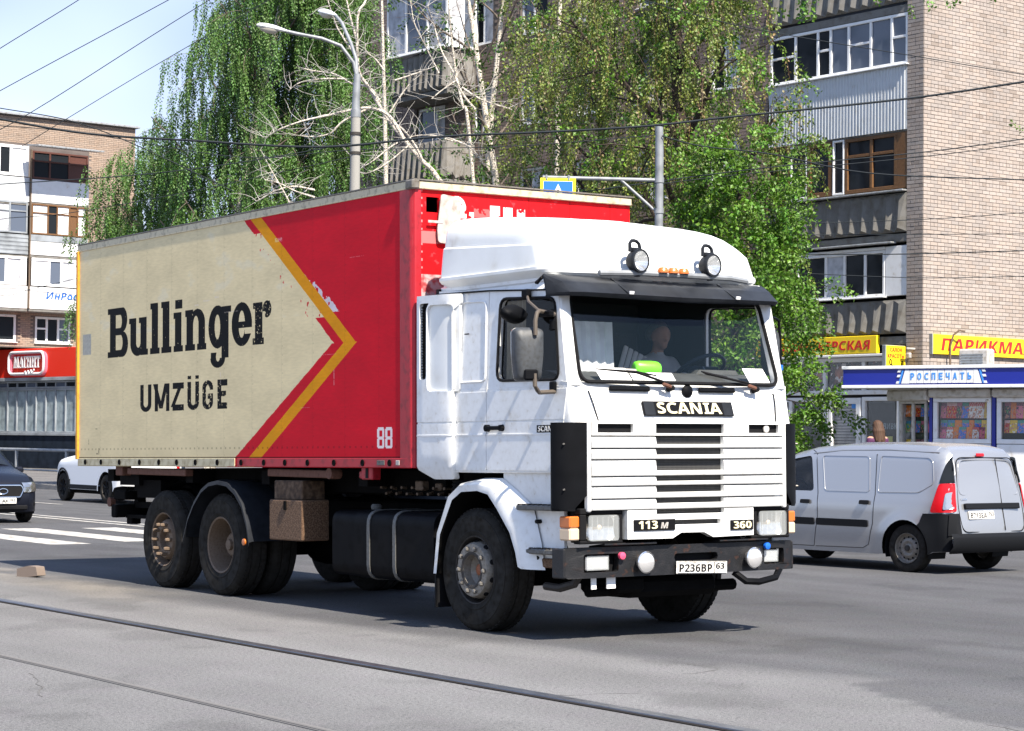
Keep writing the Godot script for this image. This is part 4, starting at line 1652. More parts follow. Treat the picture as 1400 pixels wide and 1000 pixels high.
func roof_lamps(t: Node3D) -> void:
	var b := Mb.new()
	b.tube([V(1.27, 3.04, 0.80), V(1.31, 3.055, 0.38), V(1.32, 3.055, -0.12), V(1.31, 3.055, -0.6), V(1.27, 3.04, -0.83)], 0.026, 8)
	part("lamp_bar", b, M.pole_steel, t)
	for z in [0.42, -0.38]:
		var l := Node3D.new()
		l.name = numbered("search_lamp", t)
		t.add_child(l, true)
		l.position = V(1.30, 3.155, z)
		l.basis = Basis(Vector3.UP, 0.12)
		b = Mb.new()
		b.x = Transform3D(Basis(V(0, -1, 0), V(1, 0, 0), V(0, 0, 1)), Vector3.ZERO)
		b.lathe([P(0, -0.09), P(0.05, -0.085), P(0.085, -0.045), P(0.092, 0.02), P(0.100, 0.025), P(0.100, 0.05), P(0.084, 0.052)], 24)
		part("lamp_body", b, M.visor_grey, l)
		b = Mb.new()
		b.x = Transform3D(Basis(V(0, -1, 0), V(1, 0, 0), V(0, 0, 1)), Vector3.ZERO)
		b.lathe([P(0.086, 0.045), P(0.06, 0.0), P(0.02, -0.03), P(0, -0.03)], 20)
		part("reflector", b, M.lamp_silver, l)
		b = Mb.new()
		b.x = Transform3D(Basis(V(0, -1, 0), V(1, 0, 0), V(0, 0, 1)), Vector3.ZERO)
		b.lathe([P(0.086, 0.048), P(0.05, 0.058), P(0, 0.062)], 20)
		part("lens", b, M.lens, l)
		b = Mb.new()
		b.tube([V(-0.02, 0.08, 0.065), V(-0.03, 0.15, 0.055), V(-0.035, 0.172, 0.03), V(-0.035, 0.176, 0.0), V(-0.035, 0.172, -0.03), V(-0.03, 0.15, -0.055), V(-0.02, 0.08, -0.065)], 0.016, 6)
		b.box(V(-0.02, 0.095, 0), V(0.05, 0.04, 0.10), 0.01)
		part("handle", b, M.visor_grey, l)
		b = Mb.new()
		b.cyl(V(0, -0.13, 0), V(0, -0.08, 0), 0.025, 0.02, 8)
		part("foot", b, M.rubber, l)
	for z in [0.17, 0.06, -0.055]:
		b = Mb.new()
		b.x = Transform3D(Basis(), V(1.335, 3.065, z))
		b.lathe([P(0.05, 0), P(0.05, 0.02), P(0.035, 0.045), P(0, 0.052)], 14)
		part("roof_marker", b, M.amber, t)
	for z in [0.68, -0.79]:
		b = Mb.new()
		b.box(V(1.25, 3.065, z), V(0.05, 0.02, 0.10), 0.008)
		part("lamp_bracket", b, M.cream_letter, t)


func mirrors(t: Node3D) -> void:
	# near side: main mirror with a kerb mirror above
	var n := Node3D.new()
	n.name = numbered("mirror", t)
	t.add_child(n, true)
	n.position = V(1.20, 2.345, 1.5)
	n.basis = Basis(Vector3.UP, -0.28)
	var b := Mb.new()
	var face := rounded(poly([-0.105, -0.215, 0.105, -0.215, 0.128, 0.0, 0.128, 0.20, 0.09, 0.222, -0.09, 0.222, -0.128, 0.20, -0.128, 0.0]), 0.04, 3)
	var rows := []
	for q in [[0.0, 0.98], [0.03, 1.0], [0.07, 0.97], [0.10, 0.86], [0.115, 0.6], [0.12, 0.2]]:
		var ring := []
		for p in face:
			ring.append(V(q[0], p.y * q[1], -p.x * q[1]))
		rows.append(ring)
	b.closed_grid(rows)
	part("mirror_housing", b, M.mirror_grey, n, 50.0)
	b = Mb.new()
	b.x = Transform3D(Basis(Vector3.UP, -PI / 2), V(-0.004, 0, 0))
	b.prism(face, 0.0, 0.006)
	part("mirror_glass", b, M.lamp_silver, n)
	b = Mb.new()
	b.box(V(0.112, -0.165, 0.0), V(0.03, 0.09, 0.12), 0.02)
	part("mirror_clamp", b, M.plastic_black, n)
	b = Mb.new()
	b.tube([V(1.33, 2.50, 1.5), V(1.33, 2.62, 1.5), V(1.325, 2.68, 1.48), V(1.30, 2.70, 1.44), V(1.21, 2.685, 1.22)], 0.018, 8)
	b.tube([V(1.30, 2.70, 1.44), V(1.10, 2.79, 1.40), V(0.82, 2.855, 1.21)], 0.012, 6)
	part("mirror_arm", b, pm("arm_brown", 0.085, 0.068, 0.052, 0.6), t)
	b = Mb.new()
	b.tube([V(1.32, 2.19, 1.5), V(1.32, 2.09, 1.5), V(1.30, 2.055, 1.46), V(1.24, 2.04, 1.40), V(1.20, 2.05, 1.215)], 0.018, 8)
	part("mirror_arm", b, M.arm_brown, t)
	b = Mb.new()
	for q in [[1.18, 2.09, 1.215, 0.07, 0.09, 0.04], [1.17, 2.60, 1.21, 0.05, 0.09, 0.04], [0.79, 2.885, 1.20, 0.09, 0.07, 0.05], [1.26, 2.68, 1.36, 0.22, 0.05, 0.05]]:
		b = Mb.new()
		b.box(V(q[0], q[1], q[2]), V(q[3], q[4], q[5]), 0.01)
		part("mirror_bracket", b, M.plastic_black, t)
	b = Mb.new()
	rows = []
	for q in [[-0.02, 0.97], [0.02, 1.0], [0.06, 0.9], [0.09, 0.5], [0.10, 0.1]]:
		var ring := []
		for k in 18:
			var a := TAU * k / 18
			ring.append(V(q[0], sin(a) * 0.085 * q[1] * (1.0 if sin(a) < 0 else 0.8), -cos(a) * 0.19 * q[1]))
		rows.append(ring)
	b.x = Transform3D(Basis(Vector3.UP, 0.5) * Basis(Vector3(0, 0, 1), -0.5), V(0.90, 2.71, 1.42))
	b.closed_grid(rows)
	part("kerb_mirror", b, M.plastic_black, t, 50.0)
	# far side
	b = Mb.new()
	b.x = Transform3D(Basis(Vector3.UP, 0.3), V(1.03, 2.43, -1.275))
	rows = []
	for q in [[0.0, 0.98], [0.05, 1.0], [0.09, 0.86], [0.11, 0.3]]:
		var ring := []
		for p in face:
			ring.append(V(q[0], p.y * q[1] * 0.95, -p.x * q[1] * 0.85))
		rows.append(ring)
	b.closed_grid(rows)
	part("far_mirror", b, M.mirror_grey, t, 50.0)
	b = Mb.new()
	b.tube([V(1.18, 2.74, -1.2), V(1.12, 2.74, -1.3), V(1.1, 2.72, -1.36), V(1.1, 2.55, -1.375), V(1.1, 2.25, -1.375), V(1.12, 2.12, -1.33), V(1.2, 2.1, -1.2)], 0.014, 6)
	part("far_mirror_arm", b, M.plastic_black, t)
	b = Mb.new()
	b.box(V(1.1, 2.30, -1.378), V(0.035, 0.05, 0.035), 0.005)
	part("cable_tie", b, M.blue_plastic, t)


func front_arch(t: Node3D) -> void:
	for s in [1.0, -1.0]:
		var ing := [[-0.50, 0.49], [-0.44, 0.835], [-0.25, 1.14], [-0.105, 1.213], [0.14, 1.225], [0.297, 1.197], [0.426, 1.082], [0.62, 0.88], [0.70, 0.72], [0.735, 0.60]]
		var lip := [[-0.535, 0.49], [-0.478, 0.85], [-0.30, 1.17], [-0.13, 1.268], [0.14, 1.282], [0.33, 1.25], [0.475, 1.125], [0.675, 0.91], [0.755, 0.74], [0.79, 0.585]]
		var fl := [[-0.535, 0.49], [-0.478, 0.85], [-0.30, 1.17], [-0.14, 1.30], [0.14, 1.335], [0.40, 1.335], [0.60, 1.24], [0.84, 1.10], [0.95, 0.80], [1.0, 0.58]]
		var b := Mb.new()
		var r0 := []
		var r1 := []
		var r2 := []
		var r3 := []
		var r4 := []
		for k in ing.size():
			r0.append(V(ing[k][0], ing[k][1], s * 0.70))
			r1.append(V(ing[k][0], ing[k][1], s * 1.262))
			r2.append(V(lip[k][0], lip[k][1], s * 1.268))
			r3.append(V(lerpf(lip[k][0], fl[k][0], 0.5), lerpf(lip[k][1], fl[k][1], 0.5), s * 1.245))
			r4.append(V(fl[k][0], fl[k][1], s * 1.17))
		b.grid([r1, r2, r3, r4], s > 0.0)
		part("wheel_arch", b, M.cab_white, t, 40.0)
		b = Mb.new()
		b.grid([r0, r1], s > 0.0)
		part("arch_liner", b, M.chassis_black, t, 40.0)
		# white flank with the steps
		b = Mb.new()
		b.panel(poly([0.40, 1.40, 0.40, 1.33, 0.62, 1.22, 0.84, 1.08, 0.93, 0.78, 0.96, 0.60, 1.24, 0.62, 1.255, 1.40]), [rounded(poly([1.09, 1.14, 1.14, 1.14, 1.16, 1.22, 1.12, 1.285, 1.085, 1.24]), 0.02, 2)], lin(0.3, 1.3, 0.2), lin(0.55, 1.45, 0.2), func(p: Vector2) -> Vector3: return V(p.x, p.y, s * (1.165 if p.y > 1.1 else 1.155)), V(0, 0, -0.03 * s), s < 0)
		part("step_panel", b, M.cab_white, t)
		b = Mb.new()
		b.box(V(1.10, 1.21, s * 1.10), V(0.2, 0.25, 0.04))
		part("step_panel_back", b, M.rubber, t)
		for q in [[1.0, 1.095, 0.62], [1.05, 0.735, 0.50]]:
			b = Mb.new()
			b.box(V(q[0], q[1], s * 1.17), V(q[2], 0.045, 0.16), 0.01)
			part("step", b, M.steel_strap, t)
			b = Mb.new()
			for k in 9:
				b.box(V(q[0] - q[2] * 0.45 + q[2] * 0.9 * k / 8.0, q[1] + 0.026, s * 1.17), V(0.02, 0.01, 0.15))
			part("step_tread", b, M.rim_dark, t)
		for q in [[0.92, 0.98], [0.93, 0.68], [0.83, 0.63]]:
			b = Mb.new()
			b.cyl(V(q[0], q[1], s * 1.15), V(q[0], q[1], s * 1.205), 0.018, 0.018, 10)
			part("bolt", b, M.rubber, t)
		b = Mb.new()
		b.box(V(1.08, 0.64, s * 1.17), V(0.3, 0.08, 0.02), 0.01)
		part("rust_patch", b, M.rust_brown, t)


func lorry_front(t: Node3D) -> void:
	# backing and mesh behind the slats
	var b := Mb.new()
	b.box(V(1.36, 1.42, 0), V(0.10, 0.95, 2.02))
	part("grille_backing", b, M.rubber, t)
	b = Mb.new()
	b.box(V(1.425, 1.36, 0), V(0.012, 0.90, 0.80))
	part("grille_mesh", b, M.grille_mesh, t)
	# top strip with two dark vents
	var holes := [rect(-0.985, 1.712, -0.615, 1.785), rect(0.655, 1.712, 1.0, 1.785), rect(-0.372, 1.708, 0.372, 1.788)]
	b = Mb.new()
	b.panel(rect(-1.045, 1.690, 1.045, 1.81), holes, lin(-1.045, 1.045, 0.3), lin(1.69, 1.81, 0.07), func(p: Vector2) -> Vector3: return V(1.478 - absf(p.x) * 0.0, p.y, -p.x), V(-0.03, 0, 0))
	part("grille_top", b, M.cab_white, t)
	b = Mb.new()
	b.box(V(1.44, 1.747, 0), V(0.01, 0.09, 2.0))
	part("vent_backing", b, M.rubber, t)
	b = Mb.new()
	b.x = Transform3D(Basis(V(0, 0, -1), V(1, 0, 0), V(0, -1, 0)), V(1.455, 1.748, -0.87))
	b.lathe([P(0.032, 0.0), P(0.032, 0.012), P(0, 0.016)], 16)
	part("round_emblem", b, M.worn_grey, t)
	# slats: [top, bottom, bottom of the mesh gap in the middle]
	for q in [[1.683, 1.588, 1.618], [1.582, 1.496, 1.531], [1.490, 1.358, 1.399], [1.352, 1.278, 1.312], [1.272, 1.174, 1.218], [1.168, 1.080, 1.128]]:
		b = Mb.new()
		for e in [[-1.045, -0.372, q[0]], [0.372, 1.045, q[0]], [-0.372, 0.372, q[2]]]:
			var y0: float = q[1]
			var y1: float = e[2]
			b.x = Transform3D(Basis(V(1, 0, 0), V(0, 1, 0), V(0, 0, 1)), Vector3.ZERO)
			b.prism(poly([1.43, y0, 1.482, y0, 1.488, y0 + 0.012, 1.474, y1 - 0.014, 1.462, y1 - 0.004, 1.43, y1]), e[0], e[1])
		part("grille_slat", b, M.cab_white, t, 20.0)
	for s in [1.0, -1.0]:
		b = Mb.new()
		b.box(V(1.452, 1.44, s * 1.068), V(0.06, 0.75, 0.038), 0.01)
		part("grille_side", b, M.cab_white, t)
		# black air deflectors at the corners
		b = Mb.new()
		var rows := []
		for q in [[1.795, 0.0], [1.70, 0.0], [1.20, 0.0], [1.10, 0.35], [1.075, 0.6]]:
			var row := []
			for e in [[1.235, 1.285], [1.29, 1.318], [1.36, 1.305], [1.42, 1.24], [1.455, 1.16], [1.472, 1.095]]:
				var k: float = (e[0] - 1.235) / 0.237
				row.append(V(e[0] - 0.0, q[0], s * e[1]) if k < 1.0 - q[1] else V(lerpf(e[0], 1.36, 0.35), q[0], s * lerpf(e[1], 1.27, 0.5)))
			rows.append(row)
		b.grid(rows, s > 0.0)
		part("corner_deflector", b, M.plastic_black, t, 50.0)
		for y in [1.62, 1.25]:
			b = Mb.new()
			b.cyl(V(1.40, y, s * 1.27), V(1.412, y, s * 1.285), 0.009, 0.007, 8)
			part("screw", b, M.nut_steel, t)
	# lower panel with number badges and the notch
	b = Mb.new()
	b.panel(poly([-0.68, 1.072, -0.68, 0.835, -0.20, 0.832, -0.105, 0.878, 0.145, 0.876, 0.245, 0.832, 0.70, 0.838, 0.70, 1.072]), [rect(-0.27, 0.945, 0.33, 0.985), rect(-0.372, 1.036, 0.372, 1.08)], lin(-0.8, 0.8, 0.2), lin(0.8, 1.1, 0.11), func(p: Vector2) -> Vector3: return V(1.478 - (1.0 if p.y < 0.86 else 0.0) * 0.0, p.y, -p.x), V(-0.07, 0, 0))
	part("lower_grille", b, M.cab_white, t)
	b = Mb.new()
	b.box(V(1.485, 0.948, 0.40), V(0.012, 0.092, 0.44), 0.003)
	b.box(V(1.485, 0.928, -0.56), V(0.012, 0.085, 0.255), 0.003)
	part("number_badge", b, M.plate_black, t)
	var face := Basis(V(0, 0, -1), V(0, 1, 0), V(1, 0, 0))
	lettering("badge_letters", "113", 0.20, 0.066, M.cream_letter, t, Transform3D(face, V(1.494, 0.95, 0.475)))
	lettering("badge_letters", "M", 0.07, 0.05, M.worn_grey, t, Transform3D(face, V(1.494, 0.943, 0.30)), true, false, 0.2)
	lettering("badge_letters", "360", 0.20, 0.062, M.cream_letter, t, Transform3D(face, V(1.494, 0.928, -0.56)))
	# name plate on the scuttle
	var tilt := Transform3D(Basis(V(0, 0, 1), 0.32) * face, V(1.447, 1.912, 0.0))
	b = Mb.new()
	b.x = tilt
	b.box(V(0, 0, 0.008), V(0.98, 0.125, 0.02), 0.004)
	part("name_plate", b, M.plate_black, t)
	for s in [-1.0, 1.0]:
		b = Mb.new()
		b.x = tilt
		b.box(V(s * 0.43, 0, 0.018), V(0.11, 0.122, 0.004), 0.001)
		part("name_plate_end", b, M.visor_grey, t)
	lettering("name_letters", "SCANIA", 0.70, 0.098, M.cream_letter, t, tilt * Transform3D(Basis(), V(0, 0, 0.022)))
	# scuttle vents, nozzle, wipers
	for q in [[0.59, 0.42], [-0.36, 0.40]]:
		b = Mb.new()
		b.box(V(1.405, 2.078, q[0]), V(0.03, 0.042, q[1]), 0.008, Basis(V(0, 0, 1), 0.3))
		part("scuttle_vent", b, M.plastic_black, t)
	b = Mb.new()
	b.x = Transform3D(Basis(V(0, -1, 0), V(1, 0, 0), V(0, 0, 1)), V(1.40, 2.065, -0.03))
	b.lathe([P(0.055, 0), P(0.055, 0.015), P(0.03, 0.03), P(0, 0.03)], 10)
	part("washer_cover", b, M.plastic_black, t)
	for q in [[0.17, 0.95, 0.34], [-0.78, -0.18, -0.44]]:
		b = Mb.new()
		b.cyl(V(1.40, 2.085, q[0]), V(1.46, 2.09, q[0]), 0.03, 0.022, 10)
		b.tube([V(1.455, 2.09, q[0]), V(1.45, 2.14, q[0] + 0.10), V(1.425, 2.215, q[0] + (q[2] - q[0]) * 1.0 + 0.2)], 0.011, 6)
		part("wiper_arm", b, M.rubber, t)
		b = Mb.new()
		b.tube([V(1.425, 2.19, q[2] - 0.02), V(1.425, 2.215, q[2] + 0.2), V(1.415, 2.235, q[1])], [0.006, 0.014, 0.006], 6)
		part("wiper_blade", b, M.rubber, t)
		b = Mb.new()
		b.bar(V(1.462, 2.095, q[0] + 0.02), V(1.458, 2.12, q[0] + 0.11), 0.03, 0.03, 0.008)
		part("wiper_joint", b, M.beam_rust, t)
	# headlamps
	for s in [1.0, -1.0]:
		var l := Node3D.new()
		l.name = numbered("headlamp", t)
		t.add_child(l, true)
		l.position = V(1.42, 0.935, s * 0.925)
		b = Mb.new()
		b.box(V(-0.085, 0.02, 0.0), V(0.06, 0.28, 0.44), 0.01)
		for q in [[0.135, 0.0, 0.05, 0.44], [-0.115, 0.0, 0.03, 0.44]]:
			b.box(V(-0.02, q[0], 0), V(0.10, q[2], 0.44), 0.008)
		for z in [-0.187, 0.187]:
			b.box(V(-0.02, 0.005, z), V(0.098, 0.21, 0.066), 0.008)
		part("lamp_housing", b, M.rubber, l)
		b = Mb.new()
		var bowl := []
		for i in 9:
			var row := []
			for j in 13:
				var yy := (i - 4) / 4.0
				var zz := (j - 6) / 6.0
				row.append(V(0.036 - 0.085 * sqrt(maxf(0.0, 1.0 - 0.55 * zz * zz - 0.45 * yy * yy)) + (0.006 if j % 4 == 0 else 0.0), yy * 0.10, -zz * 0.152))
			bowl.append(row)
		b.grid(bowl)
		part("reflector", b, M.lamp_clear, l, 20.0)
		b = Mb.new()
		b.x = Transform3D(face, V(0.028, 0, 0))
		b.prism(rounded(rect(-0.155, -0.105, 0.155, 0.105), 0.03, 3), 0.02, 0.034)
		part("lens", b, M.lens, l)
		for k in 5:
			b = Mb.new()
			b.box(V(0.044, 0, -0.11 + k * 0.055), V(0.004, 0.18, 0.004))
			part("lens_rib", b, M.lens, l)
		b = Mb.new()
		b.x = Transform3D(Basis(V(0, -1, 0), V(1, 0, 0), V(0, 0, 1)), V(0.036, 0.01, 0.02 * s))
		b.x.origin = V(-0.02, 0.005, 0)
		b.lathe([P(0.02, -0.03), P(0.02, 0.02), P(0, 0.03)], 12)
		part("bulb", b, pm("bulb_warm", 0.75, 0.55, 0.38, 0.2, 0.3), l)
		l = Node3D.new()
		l.name = numbered("indicator", t)
		t.add_child(l, true)
		b = Mb.new()
		b.box(V(1.355, 0.985, s * 1.175), V(0.15, 0.095, 0.125), 0.012)
		part("amber_lens", b, M.amber, l)
		b = Mb.new()
		b.box(V(1.355, 0.885, s * 1.175), V(0.148, 0.10, 0.125), 0.012)
		part("clear_lens", b, pm("lens_cream", 0.62, 0.48, 0.34, 0.2), l)
	# bumper with lamp openings
	b = Mb.new()
	var hb := [rounded(rect(-1.075, 0.570, -0.715, 0.720), 0.02, 2), rounded(rect(0.885, 0.578, 1.12, 0.715), 0.02, 2), rounded(rect(-0.12, 0.635, 0.36, 0.700), 0.03, 2)]
	b.panel(rounded(rect(-1.235, 0.525, 1.235, 0.775), 0.02, 2), hb, lin(-1.24, 1.24, 0.2), lin(0.52, 0.78, 0.06), func(p: Vector2) -> Vector3: return V(1.40 - maxf(0, absf(p.x) - 1.15) * 0.35, p.y, -p.x), V(-0.06, 0, 0))
	part("bumper", b, M.bumper_black, t)
	b = Mb.new()
	b.box(V(1.30, 0.65, 0), V(0.04, 0.22, 2.2))
	part("bumper_backing", b, M.rubber, t)
	for s in [1.0, -1.0]:
		b = Mb.new()
		b.box(V(1.29, 0.648, s * 1.243), V(0.17, 0.245, 0.03), 0.01)
		part("bumper_end", b, M.bumper_black, t)
		b = Mb.new()
		b.box(V(1.34, 0.785, s * 0.62), V(0.22, 0.018, 0.55), 0.004, Basis(V(0, 0, 1), 0.12))
		part("bumper_tread", b, M.bumper_black, t)
	for q in [[-0.915, 0.645, 0.24, 0.125], [0.99, 0.648, 0.17, 0.115]]:
		b = Mb.new()
		b.box(V(1.36, q[1], -q[0]), V(0.03, q[3], q[2]), 0.012)
		part("fog_lamp", b, M.lamp_silver, t)
		b = Mb.new()
		b.box(V(1.38, q[1], -q[0]), V(0.008, q[3] * 0.95, q[2] * 0.95), 0.003)
		part("fog_lens", b, M.lens, t)
	for z in [0.475, -0.72]:
		var l := Node3D.new()
		l.name = numbered("spot_lamp", t)
		t.add_child(l, true)
		l.position = V(1.46, 0.64, z)
		b = Mb.new()
		b.x = Transform3D(Basis(V(0, -1, 0), V(1, 0, 0), V(0, 0, 1)), Vector3.ZERO)
		b.lathe([P(0, -0.07), P(0.06, -0.06), P(0.088, -0.01), P(0.092, 0.01), P(0.084, 0.018)], 24)
		part("lamp_body", b, M.lamp_silver, l)
		b = Mb.new()
		b.x = Transform3D(Basis(V(0, -1, 0), V(1, 0, 0), V(0, 0, 1)), Vector3.ZERO)
		b.lathe([P(0.083, 0.012), P(0.06, 0.024), P(0.03, 0.03), P(0, 0.032)], 20)
		part("lens", b, pm("spot_lens", 0.72, 0.72, 0.72, 0.1, 0.6), l)
	for q in [[0.70, 0.70, "pink"], [-0.90, 0.735, "blue_plastic"]]:
		b = Mb.new()
		b.x = Transform3D(Basis(V(0, -1, 0), V(1, 0, 0), V(0, 0, 1)), V(1.41, q[1], q[0]))
		b.lathe([P(0, 0), P(0.03, 0.0), P(0.03, 0.03), P(0, 0.04)], 12)
		part("bottle_cap", b, M[q[2]], t)
	# number plate, slightly askew
	var pt := Transform3D(Basis(V(1, 0, 0), -0.03) * face, V(1.425, 0.575, -0.16))
	b = Mb.new()
	b.x = pt
	b.box(V(0, 0, 0), V(0.56, 0.105, 0.008), 0.003)
	part("number_plate", b, M.plate_white, t)
	lettering("plate_letters", "Р236ВР", 0.36, 0.066, M.ink, t, pt * Transform3D(Basis(), V(-0.07, -0.004, 0.006)), true, false, 0.0, 0.002)
	lettering("plate_letters", "63", 0.095, 0.048, M.ink, t, pt * Transform3D(Basis(), V(0.20, 0.012, 0.006)), true, false, 0.0, 0.002)
	b = Mb.new()
	b.x = pt
	b.box(V(0.135, 0, 0.005), V(0.005, 0.095, 0.002))
	b.box(V(0, 0.047, 0.005), V(0.54, 0.004, 0.002))
	b.box(V(0, -0.047, 0.005), V(0.54, 0.004, 0.002))
	part("plate_border", b, M.ink, t)
	# under the bumper
	b = Mb.new()
	b.tube([V(1.35, 0.52, -0.58), V(1.42, 0.44, -0.66), V(1.43, 0.43, -0.8), V(1.42, 0.46, -1.0), V(1.35, 0.54, -1.12)], 0.03, 8)
	part("tow_loop", b, M.plastic_black, t)
	b = Mb.new()
	b.tube([V(1.25, 0.58, 0.98), V(1.20, 0.47, 1.02), V(1.05, 0.43, 1.06), V(0.88, 0.44, 1.08)], 0.035, 8)
	part("exhaust_pipe", b, M.rim_dark, t)
	b = Mb.new()
	b.box(V(0.9, 0.42, 0), V(0.7, 0.18, 1.0), 0.05)
	b.box(V(1.2, 0.45, 0.5), V(0.2, 0.14, 0.3), 0.03)
	b.cyl(V(1.15, 0.40, 0.85), V(1.15, 0.40, -0.75), 0.05, 0.05, 8)
	b.box(V(0.5, 1.1, 0), V(1.6, 0.5, 1.3), 0.05)
	part("engine", b, M.chassis_black, t)
	for z in [0.93, 0.75]:
		b = Mb.new()
		b.box(V(1.34, 0.475, z), V(0.01, 0.09, 0.05 if z > 0.8 else 0.09))
		part("hanging_tag", b, M.paper, t)


func in_cab(at: Transform3D) -> void:
	var t: Node3D = find_child("lorry", false, false)
	var b := Mb.new()
	var rows := []
	for q in [[1.345, 2.08], [1.32, 2.12], [1.12, 2.205], [0.98, 2.235], [0.88, 2.20], [0.82, 1.95], [0.86, 1.5]]:
		rows.append([V(q[0], q[1], 1.15), V(q[0], q[1], 0.0), V(q[0], q[1], -1.15)])
	b.grid(rows, false)
	b.box(V(0.93, 2.22, -0.72), V(0.22, 0.10, 0.5), 0.04)
	part("dashboard", b, M.dash, t, 30.0)
	b = Mb.new()
	b.x = Transform3D(Basis(V(0, 0, 1), -0.95), V(0.74, 2.27, -0.74))
	var ring := []
	for k in 29:
		var a := TAU * k / 28
		ring.append(V(0, cos(a) * 0.235, sin(a) * 0.235))
	b.tube(ring, 0.018, 8, false)
	b.box(V(-0.02, 0, 0), V(0.05, 0.07, 0.44), 0.02)
	b.cyl(V(-0.02, 0, 0), V(0.3, 0, 0), 0.05, 0.05, 8)
	part("steering_wheel", b, pm("wheel_blue", 0.012, 0.02, 0.035, 0.35), t)
	for z in [0.62, -0.62]:
		b = Mb.new()
		b.box(V(0.15, 1.80, z), V(0.5, 0.15, 0.5), 0.05)
		b.box(V(-0.12, 2.15, z), V(0.14, 0.62, 0.48), 0.05, Basis(V(0, 0, 1), 0.12))
		b.box(V(-0.18, 2.56, z), V(0.09, 0.2, 0.28), 0.04)
		b.box(V(0.15, 1.6, z), V(0.4, 0.3, 0.4))
		part("seat", b, M.seat, t)
	for k in 5:
		b = Mb.new()
		b.box(V(0.10 + 0.004 * k, 2.28, -0.33 - k * 0.062), V(0.02, 0.50 - k * 0.05, 0.054), 0.01, Basis(V(1, 0, 0), -0.35))
		part("seat_cover", b, M.cloth_white, t)
	b = Mb.new()
	rows = []
	for k in 19:
		var f := k / 18.0
		var x := 0.50
		rows.append([V(x + 0.5 + 0.012 * sin(k * 2.2), 2.14, lerpf(0.98, 0.44, f)), V(x + 0.42 + 0.012 * sin(k * 2.2), 2.66, lerpf(0.98, 0.40, f))])
	b.grid(rows, true)
	part("curtain", b, M.curtain, t)
	b = Mb.new()
	rows = []
	for k in 13:
		rows.append([V(0.40 + 0.022 * k, 2.17, 1.13 + 0.018 * sin(k * 1.9)), V(0.40 + 0.022 * k, 2.84, 1.12 + 0.012 * sin(k * 1.9))])
	b.grid(rows)
	part("curtain", b, pm("curtain_striped", 0.22, 0.19, 0.13, 0.9, 0.0, T.streak, 2.0), t)
	b = Mb.new()
	b.tube([V(0.1, 2.75, 0.18), V(0.35, 2.55, 0.14), V(0.55, 2.25, 0.10)], 0.012, 6)
	part("spiral_cable", b, pm("cable_blue", 0.02, 0.05, 0.12, 0.5), t)
	# things lying on the dashboard
	b = Mb.new()
	b.x = at * Transform3D(Basis(Vector3.UP, -0.25) * Basis(V(0, 0, 1), 0.0), V(1.16, 2.255, 0.20)).scaled_local(V(0.66, 0.66, 0.66))
	rows = []
	for q in [[-0.20, 0.03], [-0.198, 0.07], [-0.185, 0.095], [-0.14, 0.105], [-0.05, 0.108], [0.06, 0.108], [0.13, 0.098], [0.165, 0.075], [0.178, 0.045], [0.18, 0.02]]:
		var r := []
		for k in 20:
			var a := TAU * k / 20
			var rr: float = q[1] * (1.0 + (0.07 * sin(a * 3.0) if q[0] < -0.1 else 0.02 * sin(a * 2.0)))
			r.append(V(sin(a) * rr, cos(a) * rr, -q[0]))
		rows.append(r)
	b.closed_grid(rows, true)
	tag(part("cushion", b, M.lime, self, 60.0), "bright lime green rolled cushion lying on the lorry's dashboard", "cushion")
	for q in [[1.27, 0.66, 0.14, 0.34, 0.05, "white sheet of paper on the near end of the lorry's dashboard"], [1.30, 0.26, 0.09, 0.44, -0.05, "white paper lying under the green cushion on the dashboard"], [1.28, -0.92, 0.17, 0.22, -0.1, "white sheet of paper behind the steering wheel on the dashboard"]]:
		b = Mb.new()
		b.x = at * Transform3D(Basis(Vector3.UP, q[4]) * Basis(V(0, 0, 1), -0.08), V(q[0], 2.155 + q[2] * 0.35, q[1])) * Transform3D(Basis(V(0, 0, 1), -0.75), Vector3.ZERO)
		b.box(Vector3.ZERO, V(q[2], 0.004, q[3]))
		tag(part("paper_sheet", b, M.paper), q[5], "paper", "papers on the dashboard")
	b = Mb.new()
	b.x = at * Transform3D(Basis(V(1, 0, 0), PI / 2), V(1.20, 2.225, 0.44)).scaled_local(V(0.8, 0.8, 0.8))
	b.lathe([P(0, -0.09), P(0.035, -0.09), P(0.038, 0.05), P(0.02, 0.075), P(0.02, 0.09), P(0, 0.09)], 14)
	tag(part("small_bottle", b, M.worn_grey), "small grey bottle lying beside the green cushion on the dashboard", "bottle")


# a frame on a wall: x to the right as seen from outside, y up, z outward
func on_wall(origin: Vector3, right: Vector3) -> Transform3D:
	return Transform3D(Basis(right, Vector3.UP, right.cross(Vector3.UP)), origin)


